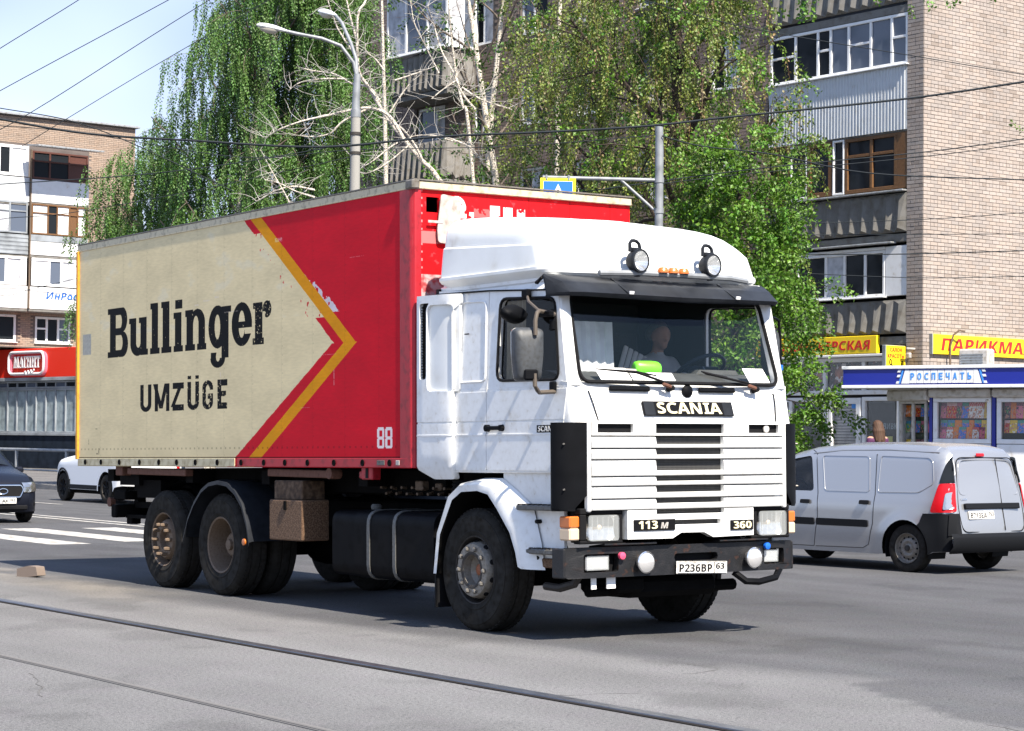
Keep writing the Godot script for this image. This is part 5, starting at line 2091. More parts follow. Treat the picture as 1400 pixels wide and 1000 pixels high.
# window or glazing: frame bars and panes in a wall frame; cuts are the pane edges along x
func window(called: String, parent: Node, at: Transform3D, cuts: Array, y0: float, y1: float, bar: float, frame: Material, glass: Array, depth := 0.08, transom := 0.0, sill: Material = null) -> Node3D:
	var w := Node3D.new()
	w.name = numbered(called, parent)
	parent.add_child(w, true)
	w.transform = at
	var x0: float = cuts[0]
	var x1: float = cuts[-1]
	var b := Mb.new()
	b.box(V((x0 + x1) * 0.5, y1 - bar * 0.5, 0), V(x1 - x0, bar, depth), 0.008)
	part("frame", b, frame, w, 0.0)
	b = Mb.new()
	b.box(V((x0 + x1) * 0.5, y0 + bar * 0.5, 0), V(x1 - x0, bar, depth), 0.008)
	part("frame", b, frame, w, 0.0)
	for i in cuts.size():
		var x: float = cuts[i]
		var half := bar * 0.5
		if i == 0:
			x += half
		elif i == cuts.size() - 1:
			x -= half
		b = Mb.new()
		b.box(V(x, (y0 + y1) * 0.5, 0.003), V(bar, y1 - y0 - bar * 2.0, depth - 0.006), 0.008)
		part("frame", b, frame, w, 0.0)
	for i in cuts.size() - 1:
		var a: float = cuts[i] + bar * (1.0 if i == 0 else 0.5)
		var c: float = cuts[i + 1] - bar * (1.0 if i == cuts.size() - 2 else 0.5)
		b = Mb.new()
		b.box(V((a + c) * 0.5, (y0 + y1) * 0.5, -0.012), V(c - a + 0.01, y1 - y0 - bar * 1.9, 0.008))
		part("pane", b, glass[i % glass.size()], w, 0.0)
		if transom > 0.0 and (transom < 1.0 or i % 2 == 0):
			b = Mb.new()
			b.box(V((a + c) * 0.5, y1 - fposmod(transom, 1.0) * (y1 - y0), 0.002), V(c - a, bar * 0.8, depth - 0.012), 0.006)
			part("transom", b, frame, w, 0.0)
	if sill:
		b = Mb.new()
		b.box(V((x0 + x1) * 0.5, y0 - 0.02, depth * 0.5 + 0.04), V(x1 - x0 + 0.12, 0.03, 0.16), 0.006)
		part("sill", b, sill, w, 0.0)
	return w


# courses of bricks on a wall frame inside a rectangle, skipping openings
func brick_places(x0: float, x1: float, y0: float, y1: float, l: float, h: float, gap: float, openings: Array, sd: int) -> Array:
	var r := RandomNumberGenerator.new()
	r.seed = sd
	var o := []
	var row := 0
	var y := y0 + h * 0.5
	while y < y1 - h * 0.3:
		var x := x0 - (l + gap) * (0.5 if row % 2 == 1 else 0.0)
		var head := row % 6 == 5
		var ll := l * 0.5 - gap * 0.5 if head else l
		while x < x1:
			var a := maxf(x, x0)
			var c := minf(x + ll, x1)
			x += ll + gap
			if c - a < 0.03:
				continue
			var hit := false
			for q in openings:
				var rc: Rect2 = q
				if rc.has_point(P((a + c) * 0.5, y)) or rc.has_point(P(a + 0.01, y)) or rc.has_point(P(c - 0.01, y)):
					hit = true
					break
			if not hit:
				o.append([(a + c) * 0.5, y, c - a, r.randf()])
		y += h + gap
		row += 1
	return o


func brick_tone(f: float, base: Color) -> Color:
	var k := 0.90 + 0.18 * fposmod(f * 7.31, 1.0)
	var warm := (f - 0.5) * 0.06
	if f > 0.95:
		k *= 0.82
	return Color(base.r * k * (1.0 + warm), base.g * k, base.b * k * (1.0 - warm))


func brick_stuff(parent: Node, at: Transform3D, places: Array, h: float, base: Color, out := 0.010) -> void:
	var stain := FastNoiseLite.new()
	stain.seed = 17
	stain.frequency = 0.22
	stain.fractal_octaves = 4
	var b := Mb.new()
	b.box(Vector3.ZERO, V(1, 1, 0.04))
	var mm := MultiMesh.new()
	mm.transform_format = MultiMesh.TRANSFORM_3D
	mm.use_colors = true
	mm.mesh = b.mesh(0.0)
	mm.instance_count = places.size()
	for i in places.size():
		var q: Array = places[i]
		var z := out - 0.02 + (fposmod(q[3] * 13.7, 1.0) - 0.5) * 0.005
		mm.set_instance_transform(i, Transform3D(Basis().scaled(V(q[2], h, 1)), V(q[0], q[1], z)))
		mm.set_instance_color(i, brick_tone(q[3], base * (1.0 + 0.16 * stain.get_noise_2d(q[0] * 1.6, q[1]))))
	var o := MultiMeshInstance3D.new()
	o.name = numbered("brick", parent)
	o.multimesh = mm
	o.material_override = M.brick
	o.transform = at
	o.set_meta("kind", "stuff")
	parent.add_child(o, true)


func ridged_panels(parent: Node, at: Transform3D, x0: float, x1: float, y0: float, y1: float, step: float, m: Material) -> void:
	var n := int((x1 - x0) / step)
	var s := (x1 - x0) / n
	for i in n:
		var a := x0 + i * s
		var b := Mb.new()
		var e := 0.018
		var tl := V(a + e, y1 - 0.02, 0.015)
		var tr := V(a + s - e, y1 - 0.02, 0.015)
		var bl := V(a + e, y0 + 0.02, 0.015)
		var br := V(a + s - e, y0 + 0.02, 0.015)
		var k := V(a + s * 0.5, y0 + 0.10, 0.13)
		var kt := V(a + s * 0.5, y1 - 0.10, 0.06)
		b.quad(bl, k, kt, tl)
		b.quad(k, br, tr, kt)
		b.tri(bl, br, k)
		b.tri(tl, kt, tr)
		raw("parapet_panel", b.mesh(0.0), m, parent, at)
	var w := Mb.new()
	w.box(V((x0 + x1) * 0.5, (y0 + y1) * 0.5, -0.03), V(x1 - x0, y1 - y0, 0.09), 0.01)
	raw("parapet_slab", w.mesh(0.0), m, parent, at)


func ribbed_sheet(called: String, parent: Node, at: Transform3D, x0: float, x1: float, y0: float, y1: float, step: float, m: Material, horizontal := false) -> void:
	var b := Mb.new()
	var rows := [[], []]
	var lo := y0 if horizontal else x0
	var hi := y1 if horizontal else x1
	var n := int((hi - lo) / step)
	for i in n:
		for q in [[0.0, 0.0], [0.1, 0.018], [0.45, 0.018], [0.55, 0.0]]:
			var u: float = lo + (i + q[0]) * (hi - lo) / n
			if horizontal:
				rows[0].append(V(x0, u, q[1]))
				rows[1].append(V(x1, u, q[1]))
			else:
				rows[0].append(V(u, y0, q[1]))
				rows[1].append(V(u, y1, q[1]))
	b.grid(rows, horizontal)
	b.box(V((x0 + x1) * 0.5, (y0 + y1) * 0.5, -0.04), V(x1 - x0, y1 - y0, 0.06))
	var o := raw(called, b.mesh(0.0), m, parent, at)
	o.set_meta("kind", "stuff")


func slab(called: String, parent: Node, at: Transform3D, x0: float, x1: float, y0: float, y1: float, z0: float, z1: float, m: Material, bev := 0.01) -> MeshInstance3D:
	var b := Mb.new()
	b.box(V((x0 + x1) * 0.5, (y0 + y1) * 0.5, (z0 + z1) * 0.5), V(x1 - x0, y1 - y0, z1 - z0), bev)
	return raw(called, b.mesh(0.0), m, parent, at)


func holed_wall(called: String, parent: Node, at: Transform3D, r: Rect2, openings: Array, thick: float, m: Material, step := 1.0) -> MeshInstance3D:
	var holes := []
	for q in openings:
		var h: Rect2 = q
		holes.append(rect(h.position.x, h.position.y, h.end.x, h.end.y))
	var b := Mb.new()
	b.panel(rect(r.position.x, r.position.y, r.end.x, r.end.y), holes, lin(r.position.x, r.end.x, step), lin(r.position.y, r.end.y, step), func(p: Vector2) -> Vector3: return V(p.x, p.y, 0), V(0, 0, -thick))
	return raw(called, b.mesh(0.0), m, parent, at)


func poster(sd: int, w := 96, h := 128) -> ImageTexture:
	var im := Image.create(w, h, false, Image.FORMAT_RGB8)
	var r := RandomNumberGenerator.new()
	r.seed = sd
	var fn := FastNoiseLite.new()
	fn.seed = sd
	fn.frequency = 0.035
	fn.fractal_octaves = 3
	for y in h:
		for x in w:
			var f := fn.get_noise_2d(x, y)
			var c := Color(0.07, 0.06, 0.07).lerp(Color(0.35, 0.13, 0.08), smoothstep(-0.1, 0.35, f))
			var d := ((P(x, y) - P(w * 0.55, h * 0.42)) / P(w * 0.30, h * 0.27)).length()
			if d < 1.0 + 0.2 * f:
				c = Color(0.70, 0.44, 0.34) * (1.05 - 0.35 * d + f * 0.25)
			if d > 0.9 and d < 1.5 and y < h * 0.55:
				c = Color(0.17, 0.08, 0.06) * (1.0 + f)
			if fn.get_noise_2d(x * 0.7 + 200, y * 0.7) > 0.33:
				c = Color(0.82, 0.80, 0.80)
			im.set_pixel(x, y, c)
	return ImageTexture.create_from_image(im)


func make_apartment_block() -> void:
	var root := thing("apartment_block", "large pinkish brick apartment block with glazed loggias, behind the trees on the right", "building", Transform3D(Basis(Vector3.UP, STREET), V(10.02, 0, -51.9)))
	var base := Color(0.48, 0.413, 0.368)
	var facade := on_wall(Vector3.ZERO, V(0, 0, 1))     # long side towards the trees: x is local z, from -24 to 0
	var gable := on_wall(Vector3.ZERO, V(1, 0, 0))
	var top := 17.2
	# gable wall
	slab("wall", root, gable, 0.0, 9.0, 0.0, top, -0.4, 0.0, M.mortar, 0.0)
	var g := brick_places(0.0, 9.0, 0.3, 17.1, 0.25, 0.082, 0.013, [], 5)
	var near := []
	var rest := []
	for q in g:
		if q[1] > 6.3 and q[1] < 10.6 and q[0] < 2.35 and near.size() < 300 and q[2] > 0.2:
			near.append(q)
		else:
			rest.append(q)
	brick_stuff(root, gable, rest, 0.082, base)
	var bm := Mb.new()
	bm.box(Vector3.ZERO, V(0.25, 0.082, 0.04), 0.004)
	var bmesh := bm.mesh(0.0)
	var tones := []
	for i in 8:
		var c := brick_tone(i / 8.0 + 0.03, base)
		tones.append(pm("brick_tone_%d" % i, c.r, c.g, c.b, 0.9, 0.0, T.speckle, 2.0, true))
	for q in near:
		raw("brick", bmesh, tones[int(q[3] * 7.99)], root, gable * Transform3D(Basis(), V(q[0], q[1], -0.010 + (fposmod(q[3] * 13.7, 1.0) - 0.5) * 0.005)))
	# corner pier on the long side
	slab("wall", root, facade, -0.52, -0.4, 0.0, top, -0.4, -0.001, M.mortar, 0.0)
	slab("wall", root, facade, -0.4, -0.001, 0.0, top, -0.30, -0.001, M.mortar, 0.0)
	brick_stuff(root, facade, brick_places(-0.52, 0.0, 0.3, 17.1, 0.25, 0.082, 0.013, [], 6), 0.082, base)
	# long wall with windows beyond the loggias
	var wins := []
	for y in [5.75, 8.5, 11.25, 14.0]:
		for x in [[-18.3, -17.3], [-15.95, -14.65], [-13.3, -12.3], [-10.6, -9.3], [-7.6, -6.4]]:
			wins.append(Rect2(x[0], y, x[1] - x[0], 1.42))
	var open := wins.duplicate()
	open.append(Rect2(-21.3, 10.25, 1.55, 2.1))
	open.append(Rect2(-21.3, 13.0, 1.55, 2.3))
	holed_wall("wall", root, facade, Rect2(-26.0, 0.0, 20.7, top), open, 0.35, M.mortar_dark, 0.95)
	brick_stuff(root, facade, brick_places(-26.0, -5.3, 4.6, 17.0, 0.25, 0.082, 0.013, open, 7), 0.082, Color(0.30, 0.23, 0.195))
	slab("wall", root, facade, -26.0, -0.4, 0.0, top, -9.0, -3.0, M.room_dark, 0.0)
	for q in wins:
		var r: Rect2 = q
		var k := int(r.position.x * 3.0 + r.position.y * 5.0)
		window("window", root, facade * Transform3D(Basis(), V(0, 0, -0.12)), [r.position.x, r.position.x + r.size.x * 0.45, r.end.x], r.position.y, r.end.y, 0.08, M.frame_white, [M.glass_blue, M.glass_dark] if k % 2 == 0 else [M.glass_dark, M.blind], 0.09, 0.0, M.frame_white)
	window("balcony_door", root, facade * Transform3D(Basis(), V(0, 0, -0.12)), [-21.3, -20.3, -19.75], 10.25, 12.35, 0.09, M.frame_white, [M.glass_blue, M.blind], 0.09, 0.0)
	window("balcony_door", root, facade * Transform3D(Basis(), V(0, 0, -0.12)), [-21.3, -20.3, -19.75], 13.0, 15.3, 0.09, M.frame_white, [M.glass_dark], 0.09, 0.0)
	# hanging balconies: the glazed one and the plain slab below it
	for lev in [12.55, 9.75]:
		slab("balcony_slab", root, facade, -21.45, -18.15, lev - 0.16, lev, 0.0, 1.1, M.concrete_dark)
		ridged_panels(root, facade * Transform3D(Basis(), V(0, 0, 1.1)), -21.45, -18.15, lev + 0.02, lev + 1.22, 0.30, M.concrete)
		var sidew := on_wall(V(1.0, 0, 0), V(1, 0, 0))
		ridged_panels(root, Transform3D(facade.basis, facade.origin) * on_wall(V(-18.15, 0, 1.1), V(0, 0, -1)), 0.0, 1.08, lev + 0.02, lev + 1.22, 0.30, M.concrete)
	var bay := facade * Transform3D(Basis(), V(0, 0, 1.08))
	window("balcony_glazing", root, bay, [-21.45, -20.4, -19.25, -18.2], 13.85, 15.9, 0.09, M.frame_white, [M.blind, M.glass_blue, M.blind], 0.08, 0.0, M.frame_white)
	window("balcony_glazing", root, facade * on_wall(V(-18.15, 0, 1.08), V(0, 0, -1)), [0.0, 0.55, 1.06], 13.85, 15.9, 0.08, M.frame_white, [M.blind, M.glass_blue], 0.08, 0.0, M.frame_white)
	slab("balcony_roof", root, facade, -21.6, -18.05, 15.92, 16.0, 0.0, 1.25, M.tin)
	loggias(root, facade)
	hair_shop(root, facade, gable)


func loggias(root: Node3D, f: Transform3D) -> void:
	var px := func(p: float) -> float: return -0.52 - (1240.0 - p) * 0.0249
	var z0 := -5.3
	var z1 := -0.53
	# side walls, floors and dark rooms of the loggias
	slab("wall", root, f, z0 - 0.2, z0, 0.0, 17.2, -1.4, 0.0, M.mortar_dark, 0.0)
	slab("loggia_back", root, f, z0, -0.4, 0.0, 17.2, -1.5, -1.3, M.room_mid, 0.0)
	for y in [4.18, 6.72, 9.45, 12.42, 15.2]:
		slab("floor_slab", root, f, z0, z1, y - 0.03, y + 0.17, -1.4, -0.01, M.concrete_dark)
	# fifth: white glazing over ribbed siding
	var w := f * Transform3D(Basis(), V(0, 0, -0.05))
	window("loggia_glazing", root, w, [z0, px.call(1085.0), px.call(1117.0), px.call(1135.0), px.call(1160.0), px.call(1190.0), px.call(1218.0), z1], 11.10, 12.38, 0.075, M.frame_white, [M.glass_dark, M.glass_dark, M.glass_dark, M.glass_blue, M.glass_blue, M.glass_blue, M.glass_blue], 0.08, 1.45, M.frame_white)
	ribbed_sheet("siding", root, f * Transform3D(Basis(), V(0, 0, 0.02)), z0, z1, 9.47, 11.06, 0.105, M.siding)
	ridged_panels(root, f, z0, z1, 12.66, 13.6, 0.375, M.concrete_dark)
	# fourth: brown wooden glazing
	window("loggia_glazing", root, w, [px.call(1060.0), px.call(1078.0)], 8.02, 9.42, 0.07, M.wood_brown, [M.glass_dark], 0.1, 0.0)
	window("loggia_glazing", root, w, [px.call(1079.0), px.call(1103.0)], 8.02, 9.42, 0.05, M.frame_white, [M.glass_dark], 0.1, 0.0)
	window("loggia_glazing", root, w, [px.call(1104.0), px.call(1138.0)], 8.02, 9.42, 0.12, M.wood_brown, [M.glass_dark], 0.1, 0.0)
	window("loggia_glazing", root, w, [px.call(1139.5), px.call(1155.5)], 8.02, 9.42, 0.05, M.frame_white, [M.glass_dark], 0.12, 0.0)
	window("loggia_glazing", root, w, [px.call(1156.5), px.call(1192.0), px.call(1226.0)], 8.02, 9.42, 0.09, M.wood_brown, [M.glass_dark, M.glass_dark], 0.1, 0.33)
	slab("wood_board", root, w, px.call(1226.0), z1, 8.02, 9.42, -0.04, 0.05, M.wood_brown)
	slab("tin_sill", root, f, z0, z1, 7.93, 7.975, -0.05, 0.17, M.tin)
	ridged_panels(root, f, z0, z1, 6.93, 7.9, 0.375, M.concrete_dark)
	slab("tin_sill", root, f, -3.6, -0.9, 6.66, 6.70, -0.05, 0.16, M.tin)
	# third: white frames and a white board
	window("loggia_glazing", root, w, [z0, px.call(1090.0), px.call(1130.0), px.call(1156.0), px.call(1184.0), px.call(1210.5)], 5.36, 6.52, 0.07, M.frame_white, [M.glass_dark, M.glass_dark, M.blind, M.glass_dark, M.glass_dark], 0.08, 0.0, M.frame_white)
	slab("white_board", root, w, px.call(1211.0), z1, 5.36, 6.60, -0.04, 0.03, M.frame_white)
	slab("white_board", root, w, z0, px.call(1211.0), 6.53, 6.60, -0.04, 0.05, M.frame_white)
	ridged_panels(root, f, z0, z1, 4.42, 5.25, 0.375, M.concrete_dark)


func hair_shop(root: Node3D, f: Transform3D, gable: Transform3D) -> void:
	var px := func(p: float) -> float: return -0.52 - (1240.0 - p) * 0.0249
	var s := f * Transform3D(Basis(), V(0, 0, -0.10))
	slab("room_back", root, f, -9.0, -0.5, 0.0, 4.1, -3.2, -3.1, M.room_mid, 0.0)
	var cuts := [-8.0, -6.6, px.call(1080.0), px.call(1128.0), px.call(1181.5), -0.53]
	window("shop_window", root, s, cuts, 2.92, 3.86, 0.11, M.frame_white, [M.shop_glass], 0.12, 0.0)
	window("shop_window", root, s, [-8.0, -6.6, px.call(1080.0), px.call(1131.0)], 0.35, 2.86, 0.11, M.frame_white, [M.shop_glass], 0.12, 0.0)
	window("shop_window", root, s, [px.call(1180.0), px.call(1228.0), -0.53], 0.35, 2.86, 0.10, M.frame_white, [M.shop_glass], 0.12, 0.0)
	var d := window("shop_door", root, s * Transform3D(Basis(), V(0, 0, 0.02)), [px.call(1133.0), px.call(1178.5)], 0.35, 2.84, 0.15, M.frame_white, [M.shop_glass], 0.12, 0.0)
	var b := Mb.new()
	var hx: float = px.call(1139.5)
	b.tube([V(hx, 1.0, 0.05), V(hx, 1.0, 0.13), V(hx, 1.75, 0.13), V(hx, 1.75, 0.05)], 0.022, 8)
	part("door_handle", b, M.chrome, d)
	b = Mb.new()
	b.box(V(px.call(1169.0), 2.63, 0.0), V(0.20, 0.11, 0.006))
	part("sticker", b, M.sign_skyblue, d)
	for k in 16:
		b = Mb.new()
		b.box(V(px.call(1154.0), 2.62 - k * 0.075, -0.12), V(0.82, 0.06, 0.012), 0.0, Basis(V(1, 0, 0), 0.5))
		part("blind_slat", b, M.blind, d, 0.0)
	# flat prints behind the upper glass
	for q in [[1086.0, 1103.0, 21], [1105.0, 1126.0, 22], [1133.0, 1154.0, 23], [1157.0, 1178.0, 24], [1190.0, 1212.0, 25]]:
		b = Mb.new()
		var a: float = px.call(q[0])
		var c: float = px.call(q[1])
		b.quad_uv(V(a, 2.98, -0.06), V(c, 2.98, -0.06), V(c, 3.8, -0.06), V(a, 3.8, -0.06))
		b.quad(V(c, 2.98, -0.064), V(a, 2.98, -0.064), V(a, 3.8, -0.064), V(c, 3.8, -0.064))
		raw("poster", b.mesh(0.0), printed("poster_print", poster(q[2])), root, s)
	slab("dark_film", root, s, px.call(1186.0), px.call(1224.0), 0.6, 2.72, -0.09, -0.08, M.room_dark, 0.0)
	lettering("window_letters", "А ЗАВИВКА", 0.95, 0.15, M.shop_blind, root, s * Transform3D(Basis(), V(px.call(1208.0), 2.13, -0.07)))
	slab("yellow_note", root, s, px.call(1205.0), px.call(1216.5), 1.55, 1.88, -0.075, -0.07, pm("note_yellow", 0.5, 0.5, 0.12, 0.8), 0.0)
	# ledge and the two long yellow signs
	slab("sign_ledge", root, f, -8.0, -0.55, 3.87, 3.93, -0.12, 0.14, M.frame_white)
	var sg := thing("shop_sign", "long yellow signboard with red letters above the shop door, partly behind leaves", "sign", root.transform * f)
	slab("board", sg, Transform3D(), -5.6, -1.38, 3.945, 4.39, 0.01, 0.13, M.sign_yellow, 0.01)
	lettering("letters", "ПАРИКМАХЕРСКАЯ", 3.9, 0.235, M.sign_red_ink, sg, Transform3D(Basis(), V(-3.55, 4.16, 0.135)), true, false, 0.12)
	sg = thing("shop_sign", "yellow signboard with slanted red letters on the brick gable above the kiosk", "sign", root.transform * gable)
	slab("board", sg, Transform3D(), 0.26, 6.9, 3.90, 4.39, 0.012, 0.10, M.sign_yellow, 0.01)
	slab("side_cap", sg, Transform3D(), 0.225, 0.258, 3.89, 4.40, 0.012, 0.11, M.siding_grey, 0.005)
	lettering("letters", "ПАРИКМАХЕРСКАЯ", 5.9, 0.30, M.sign_red_ink, sg, Transform3D(Basis(), V(3.55, 4.15, 0.105)), true, false, 0.22)
	# projecting box sign with scissors
	sg = thing("box_sign", "small square yellow box sign with black scissors jutting from the shop corner", "sign", root.transform * Transform3D(Basis(), V(-0.42, 3.66, -0.50)))
	slab("sign_box", sg, Transform3D(), -0.36, 0.36, -0.44, 0.44, -0.12, 0.0, M.siding_grey, 0.01)
	slab("face", sg, Transform3D(), -0.34, 0.35, -0.43, 0.43, 0.0, 0.012, M.sign_yellow, 0.004)
	lettering("letters", "САЛОН", 0.42, 0.095, M.sign_red_ink, sg, Transform3D(Basis(), V(0.0, 0.33, 0.016)))
	lettering("letters", "КРАСОТЫ", 0.60, 0.095, M.sign_red_ink, sg, Transform3D(Basis(), V(0.0, 0.18, 0.016)))
	b = Mb.new()
	for e in [[V(-0.17, -0.02, 0.02), V(-0.02, -0.18, 0.02)], [V(0.20, -0.04, 0.02), V(-0.02, -0.18, 0.02)]]:
		b.bar(e[0], e[1], 0.03, 0.006, 0.0, V(0, 0, 1))
	b.bar(V(-0.02, -0.18, 0.02), V(0.14, -0.36, 0.02), 0.05, 0.006, 0.0, V(0, 0, 1))
	b.bar(V(-0.02, -0.18, 0.021), V(-0.2, -0.34, 0.021), 0.05, 0.006, 0.0, V(0, 0, 1))
	part("scissors", b, M.ink, sg).set_meta("kind", "stuff")
	for q in [[-0.2, 0.03, 0.05], [0.23, -0.01, 0.05]]:
		b = Mb.new()
		var ring := []
		for k in 17:
			ring.append(V(q[0] + cos(TAU * k / 16) * q[2] * 0.7, q[1] + sin(TAU * k / 16) * q[2] * 1.3, 0.02))
		b.tube(ring, 0.010, 5, false)
		part("scissor_ring", b, M.ink, sg)
	# bracket with a small camera on the pier, lead pipe by the sign
	b = Mb.new()
	b.box(V(-0.05, 4.02, -0.25), V(0.5, 0.05, 0.05), 0.01)
	b.box(V(-0.22, 3.85, -0.25), V(0.10, 0.14, 0.12), 0.02)
	b.transform_all(root.transform)
	tag(part("wall_bracket", b, M.worn_grey), "dark bracket with a small grey box on the brick pier beside the box sign", "bracket")
	b = Mb.new()
	b.tube([V(0.85, 3.1, 0.14), V(0.86, 4.1, 0.14), V(0.9, 4.38, 0.2), V(1.0, 4.5, 0.3), V(1.15, 4.48, 0.34)], 0.025, 6)
	b.transform_all(root.transform)
	tag(part("lead_pipe", b, M.rim_brown), "thin bent brown pipe rising in front of the gable signboard", "pipe")


func make_far_building() -> void:
	var at := Transform3D(Basis(Vector3.UP, STREET), V(-18.76, 0, -104.81))
	var root := thing("far_building", "five-storey tan brick building with white balconies, far left behind the red shop", "building", at)
	var open := [Rect2(-5.17, 6.1, 1.87, 1.27), Rect2(-8.0, 6.1, 1.85, 1.3), Rect2(-11.0, 6.1, 1.87, 1.27)]
	holed_wall("wall", root, Transform3D(), Rect2(-30, 5.85, 30, 11.05), open, 0.4, M.mortar, 1.1)
	slab("wall", root, Transform3D(), -30, -0.01, 5.85, 16.85, -14.0, -0.6, M.mortar, 0.0)
	slab("wall", root, Transform3D(), -18, -0.02, 0, 5.84, -14.0, -9.0, M.mortar, 0.0)
	var skip := open.duplicate()
	skip.append(Rect2(-30, 7.75, 24.6, 7.8))
	skip.append(Rect2(-5.4, 7.75, 2.8, 7.8))
	brick_stuff(root, Transform3D(), brick_places(-12.0, 0.0, 5.9, 16.9, 0.25, 0.075, 0.014, skip, 9), 0.075, Color(0.44, 0.335, 0.26))
	slab("roof_edge", root, Transform3D(), -30, 0.15, 16.9, 17.0, -14.0, 0.22, M.tin)
	slab("eaves_board", root, Transform3D(), 0.0, 0.9, 15.5, 15.62, -5.0, -2.0, M.wood_brown)
	for q in [[-5.17, -4.55, -3.95, -3.3], [-8.0, -7.3, -6.15]]:
		window("window", root, Transform3D(Basis(), V(0, 0, -0.06)), q, 6.1, 7.37 if q.size() == 4 else 7.4, 0.11, M.frame_white, [M.glass_dark, M.glass_dark, M.glass_blue], 0.1, 1.45 if q.size() == 4 else 0.0, M.frame_white)
	var f := Transform3D(Basis(), V(0, 0, 1.0))
	# right stack, then left stack, of glazed balconies
	slab("balcony_roof", root, Transform3D(Basis(V(1, 0, 0), 0.1), Vector3.ZERO), -6.5, -3.1, 15.35, 15.43, 0.0, 1.25, M.tin)
	window("balcony_glazing", root, f, [-5.95, -5.05, -4.05, -3.05], 13.84, 15.16, 0.09, M.wood_red, [M.glass_dark, M.glass_dark, M.wood_red], 0.08, 0.36)
	window("balcony_glazing", root, f, [-5.95, -5.1, -4.62, -3.98, -3.55, -3.05], 11.2, 12.66, 0.08, M.wood_brown, [M.siding_white, M.glass_dark, M.siding_white, M.wood_brown, M.siding_white], 0.08, 0.30)
	window("balcony_glazing", root, f, [-5.9, -5.0, -4.35, -3.65, -3.05], 8.76, 10.08, 0.13, M.frame_white, [M.siding_white, M.glass_blue, M.blind, M.glass_dark], 0.08, 0.0)
	for q in [[12.72, 13.80, "siding_white"], [10.22, 10.85, "siding_white"], [7.66, 8.70, "siding_white"]]:
		slab("parapet", root, f, -6.0, -3.0, q[0], q[1], -0.05, 0.05, M[q[2]])
		slab("parapet", root, f, -3.06, -3.0, q[0], q[1], -1.0, -0.06, M[q[2]])
		slab("balcony_slab", root, f, -6.0, -3.0, q[0] - 0.13, q[0] - 0.01, -1.0, 0.02, M.concrete_dark)
	slab("parapet_sill", root, f, -6.0, -3.02, 10.87, 11.17, -0.05, 0.06, M.siding_grey)
	lettering("parapet_letters", "ИнРос", 1.62, 0.34, pm("letter_blue", 0.01, 0.10, 0.42, 0.5), root, f * Transform3D(Basis(), V(-4.30, 8.33, 0.065)), true, false, 0.2)
	var l := Transform3D(Basis(), V(0, 0, 0.9))
	window("balcony_glazing", root, l, [-9.0, -7.6, -7.0, -6.1], 13.9, 15.35, 0.14, M.frame_white, [M.glass_blue, M.glass_dark, M.siding_white], 0.08, 0.0)
	window("balcony_glazing", root, l, [-9.0, -7.9, -7.0, -6.1], 11.2, 12.7, 0.08, M.siding_grey, [M.glass_dark, M.blind, M.glass_blue], 0.08, 0.3)
	window("balcony_glazing", root, l, [-9.0, -7.9, -7.15, -6.35, -6.1], 8.75, 10.1, 0.12, M.frame_white, [M.glass_dark, M.glass_blue, M.blind, M.siding_white], 0.08, 0.0)
	slab("parapet", root, l, -9.0, -6.04, 12.7, 13.85, -0.05, 0.04, M.siding)
	ribbed_sheet("parapet_siding", root, l, -9.0, -6.04, 10.2, 11.15, 0.16, M.siding_grey, true)
	slab("parapet", root, l, -9.0, -6.04, 7.66, 8.72, -0.05, 0.04, M.siding_white)
	for y in [7.6, 10.12, 12.62]:
		slab("balcony_slab", root, l, -9.0, -6.03, y - 0.08, y + 0.04, -1.0, 0.02, M.concrete_dark)
	slab("downpipe", root, f, -6.03, -5.98, 7.66, 15.2, -0.06, 0.07, M.rim_brown, 0.0)
	# the red shop front set at an angle before it
	var shop := thing("red_shop", "low shop with a wide red fascia and frosted windows, far left", "building", Transform3D(Basis(Vector3.UP, -PI / 4), V(-19.57, 0, -97.02)))
	slab("wall", shop, Transform3D(), -12.0, 2.0, 0.0, 5.7, -4.0, -0.35, M.concrete, 0.0)
	slab("fascia", shop, Transform3D(), -12.0, 1.0, 4.40, 5.76, -0.3, 0.06, M.sign_red, 0.02)
	slab("fascia_edge", shop, Transform3D(), -12.0, 1.0, 4.24, 4.395, -0.3, 0.10, M.siding_grey, 0.01)
	var cuts := []
	for i in 16:
		cuts.append(-11.4 + i * 0.825)
	window("shop_window", shop, Transform3D(Basis(), V(0, 0, -0.12)), cuts, 3.88, 4.23, 0.08, M.siding_grey, [M.glass_dark, M.glass_dark, M.glass_blue], 0.12, 0.0)
	window("shop_window", shop, Transform3D(Basis(), V(0, 0, -0.12)), cuts, 1.80, 3.87, 0.08, M.siding_grey, [M.shop_blind], 0.12, 0.0)
	slab("window_sill", shop, Transform3D(), -12.0, 1.0, 1.68, 1.80, -0.3, 0.06, M.siding_grey)
	slab("plinth", shop, Transform3D(), -12.0, 1.0, 0.0, 1.68, -0.34, 0.0, M.base_navy)
	var logo := Node3D.new()
	logo.name = "shop_logo"
	shop.add_child(logo)
	logo.transform = Transform3D(Basis(), V(-4.52, 5.07, 0.08))
	for q in [[0.0, 0.0, M.logo_silver, 0.06], [0.14, -0.04, M.logo_pink, 0.0]]:
		var ring := rounded(rect(-1.5, -0.50, 1.5, 0.52), 0.34, 5)
		var pts := []
		for p in ring:
			pts.append(V(p.x + q[0], p.y + q[1], q[3]))
		pts.append(pts[0])
		var b := Mb.new()
		b.tube(pts, 0.075, 6, false)
		part("logo_outline", b, q[2], logo)
	lettering("letters", "МАГНИТ", 2.25, 0.55, M.logo_silver, logo, Transform3D(Basis(), V(0.05, 0.06, 0.06)), true, true, 0.10, 0.05)
	var sq := Mb.new()
	var wave := []
	for k in 25:
		wave.append(V(-0.05 + k * 0.035, -0.48 + 0.09 * sin(k * 0.9) + k * 0.004, 0.12))
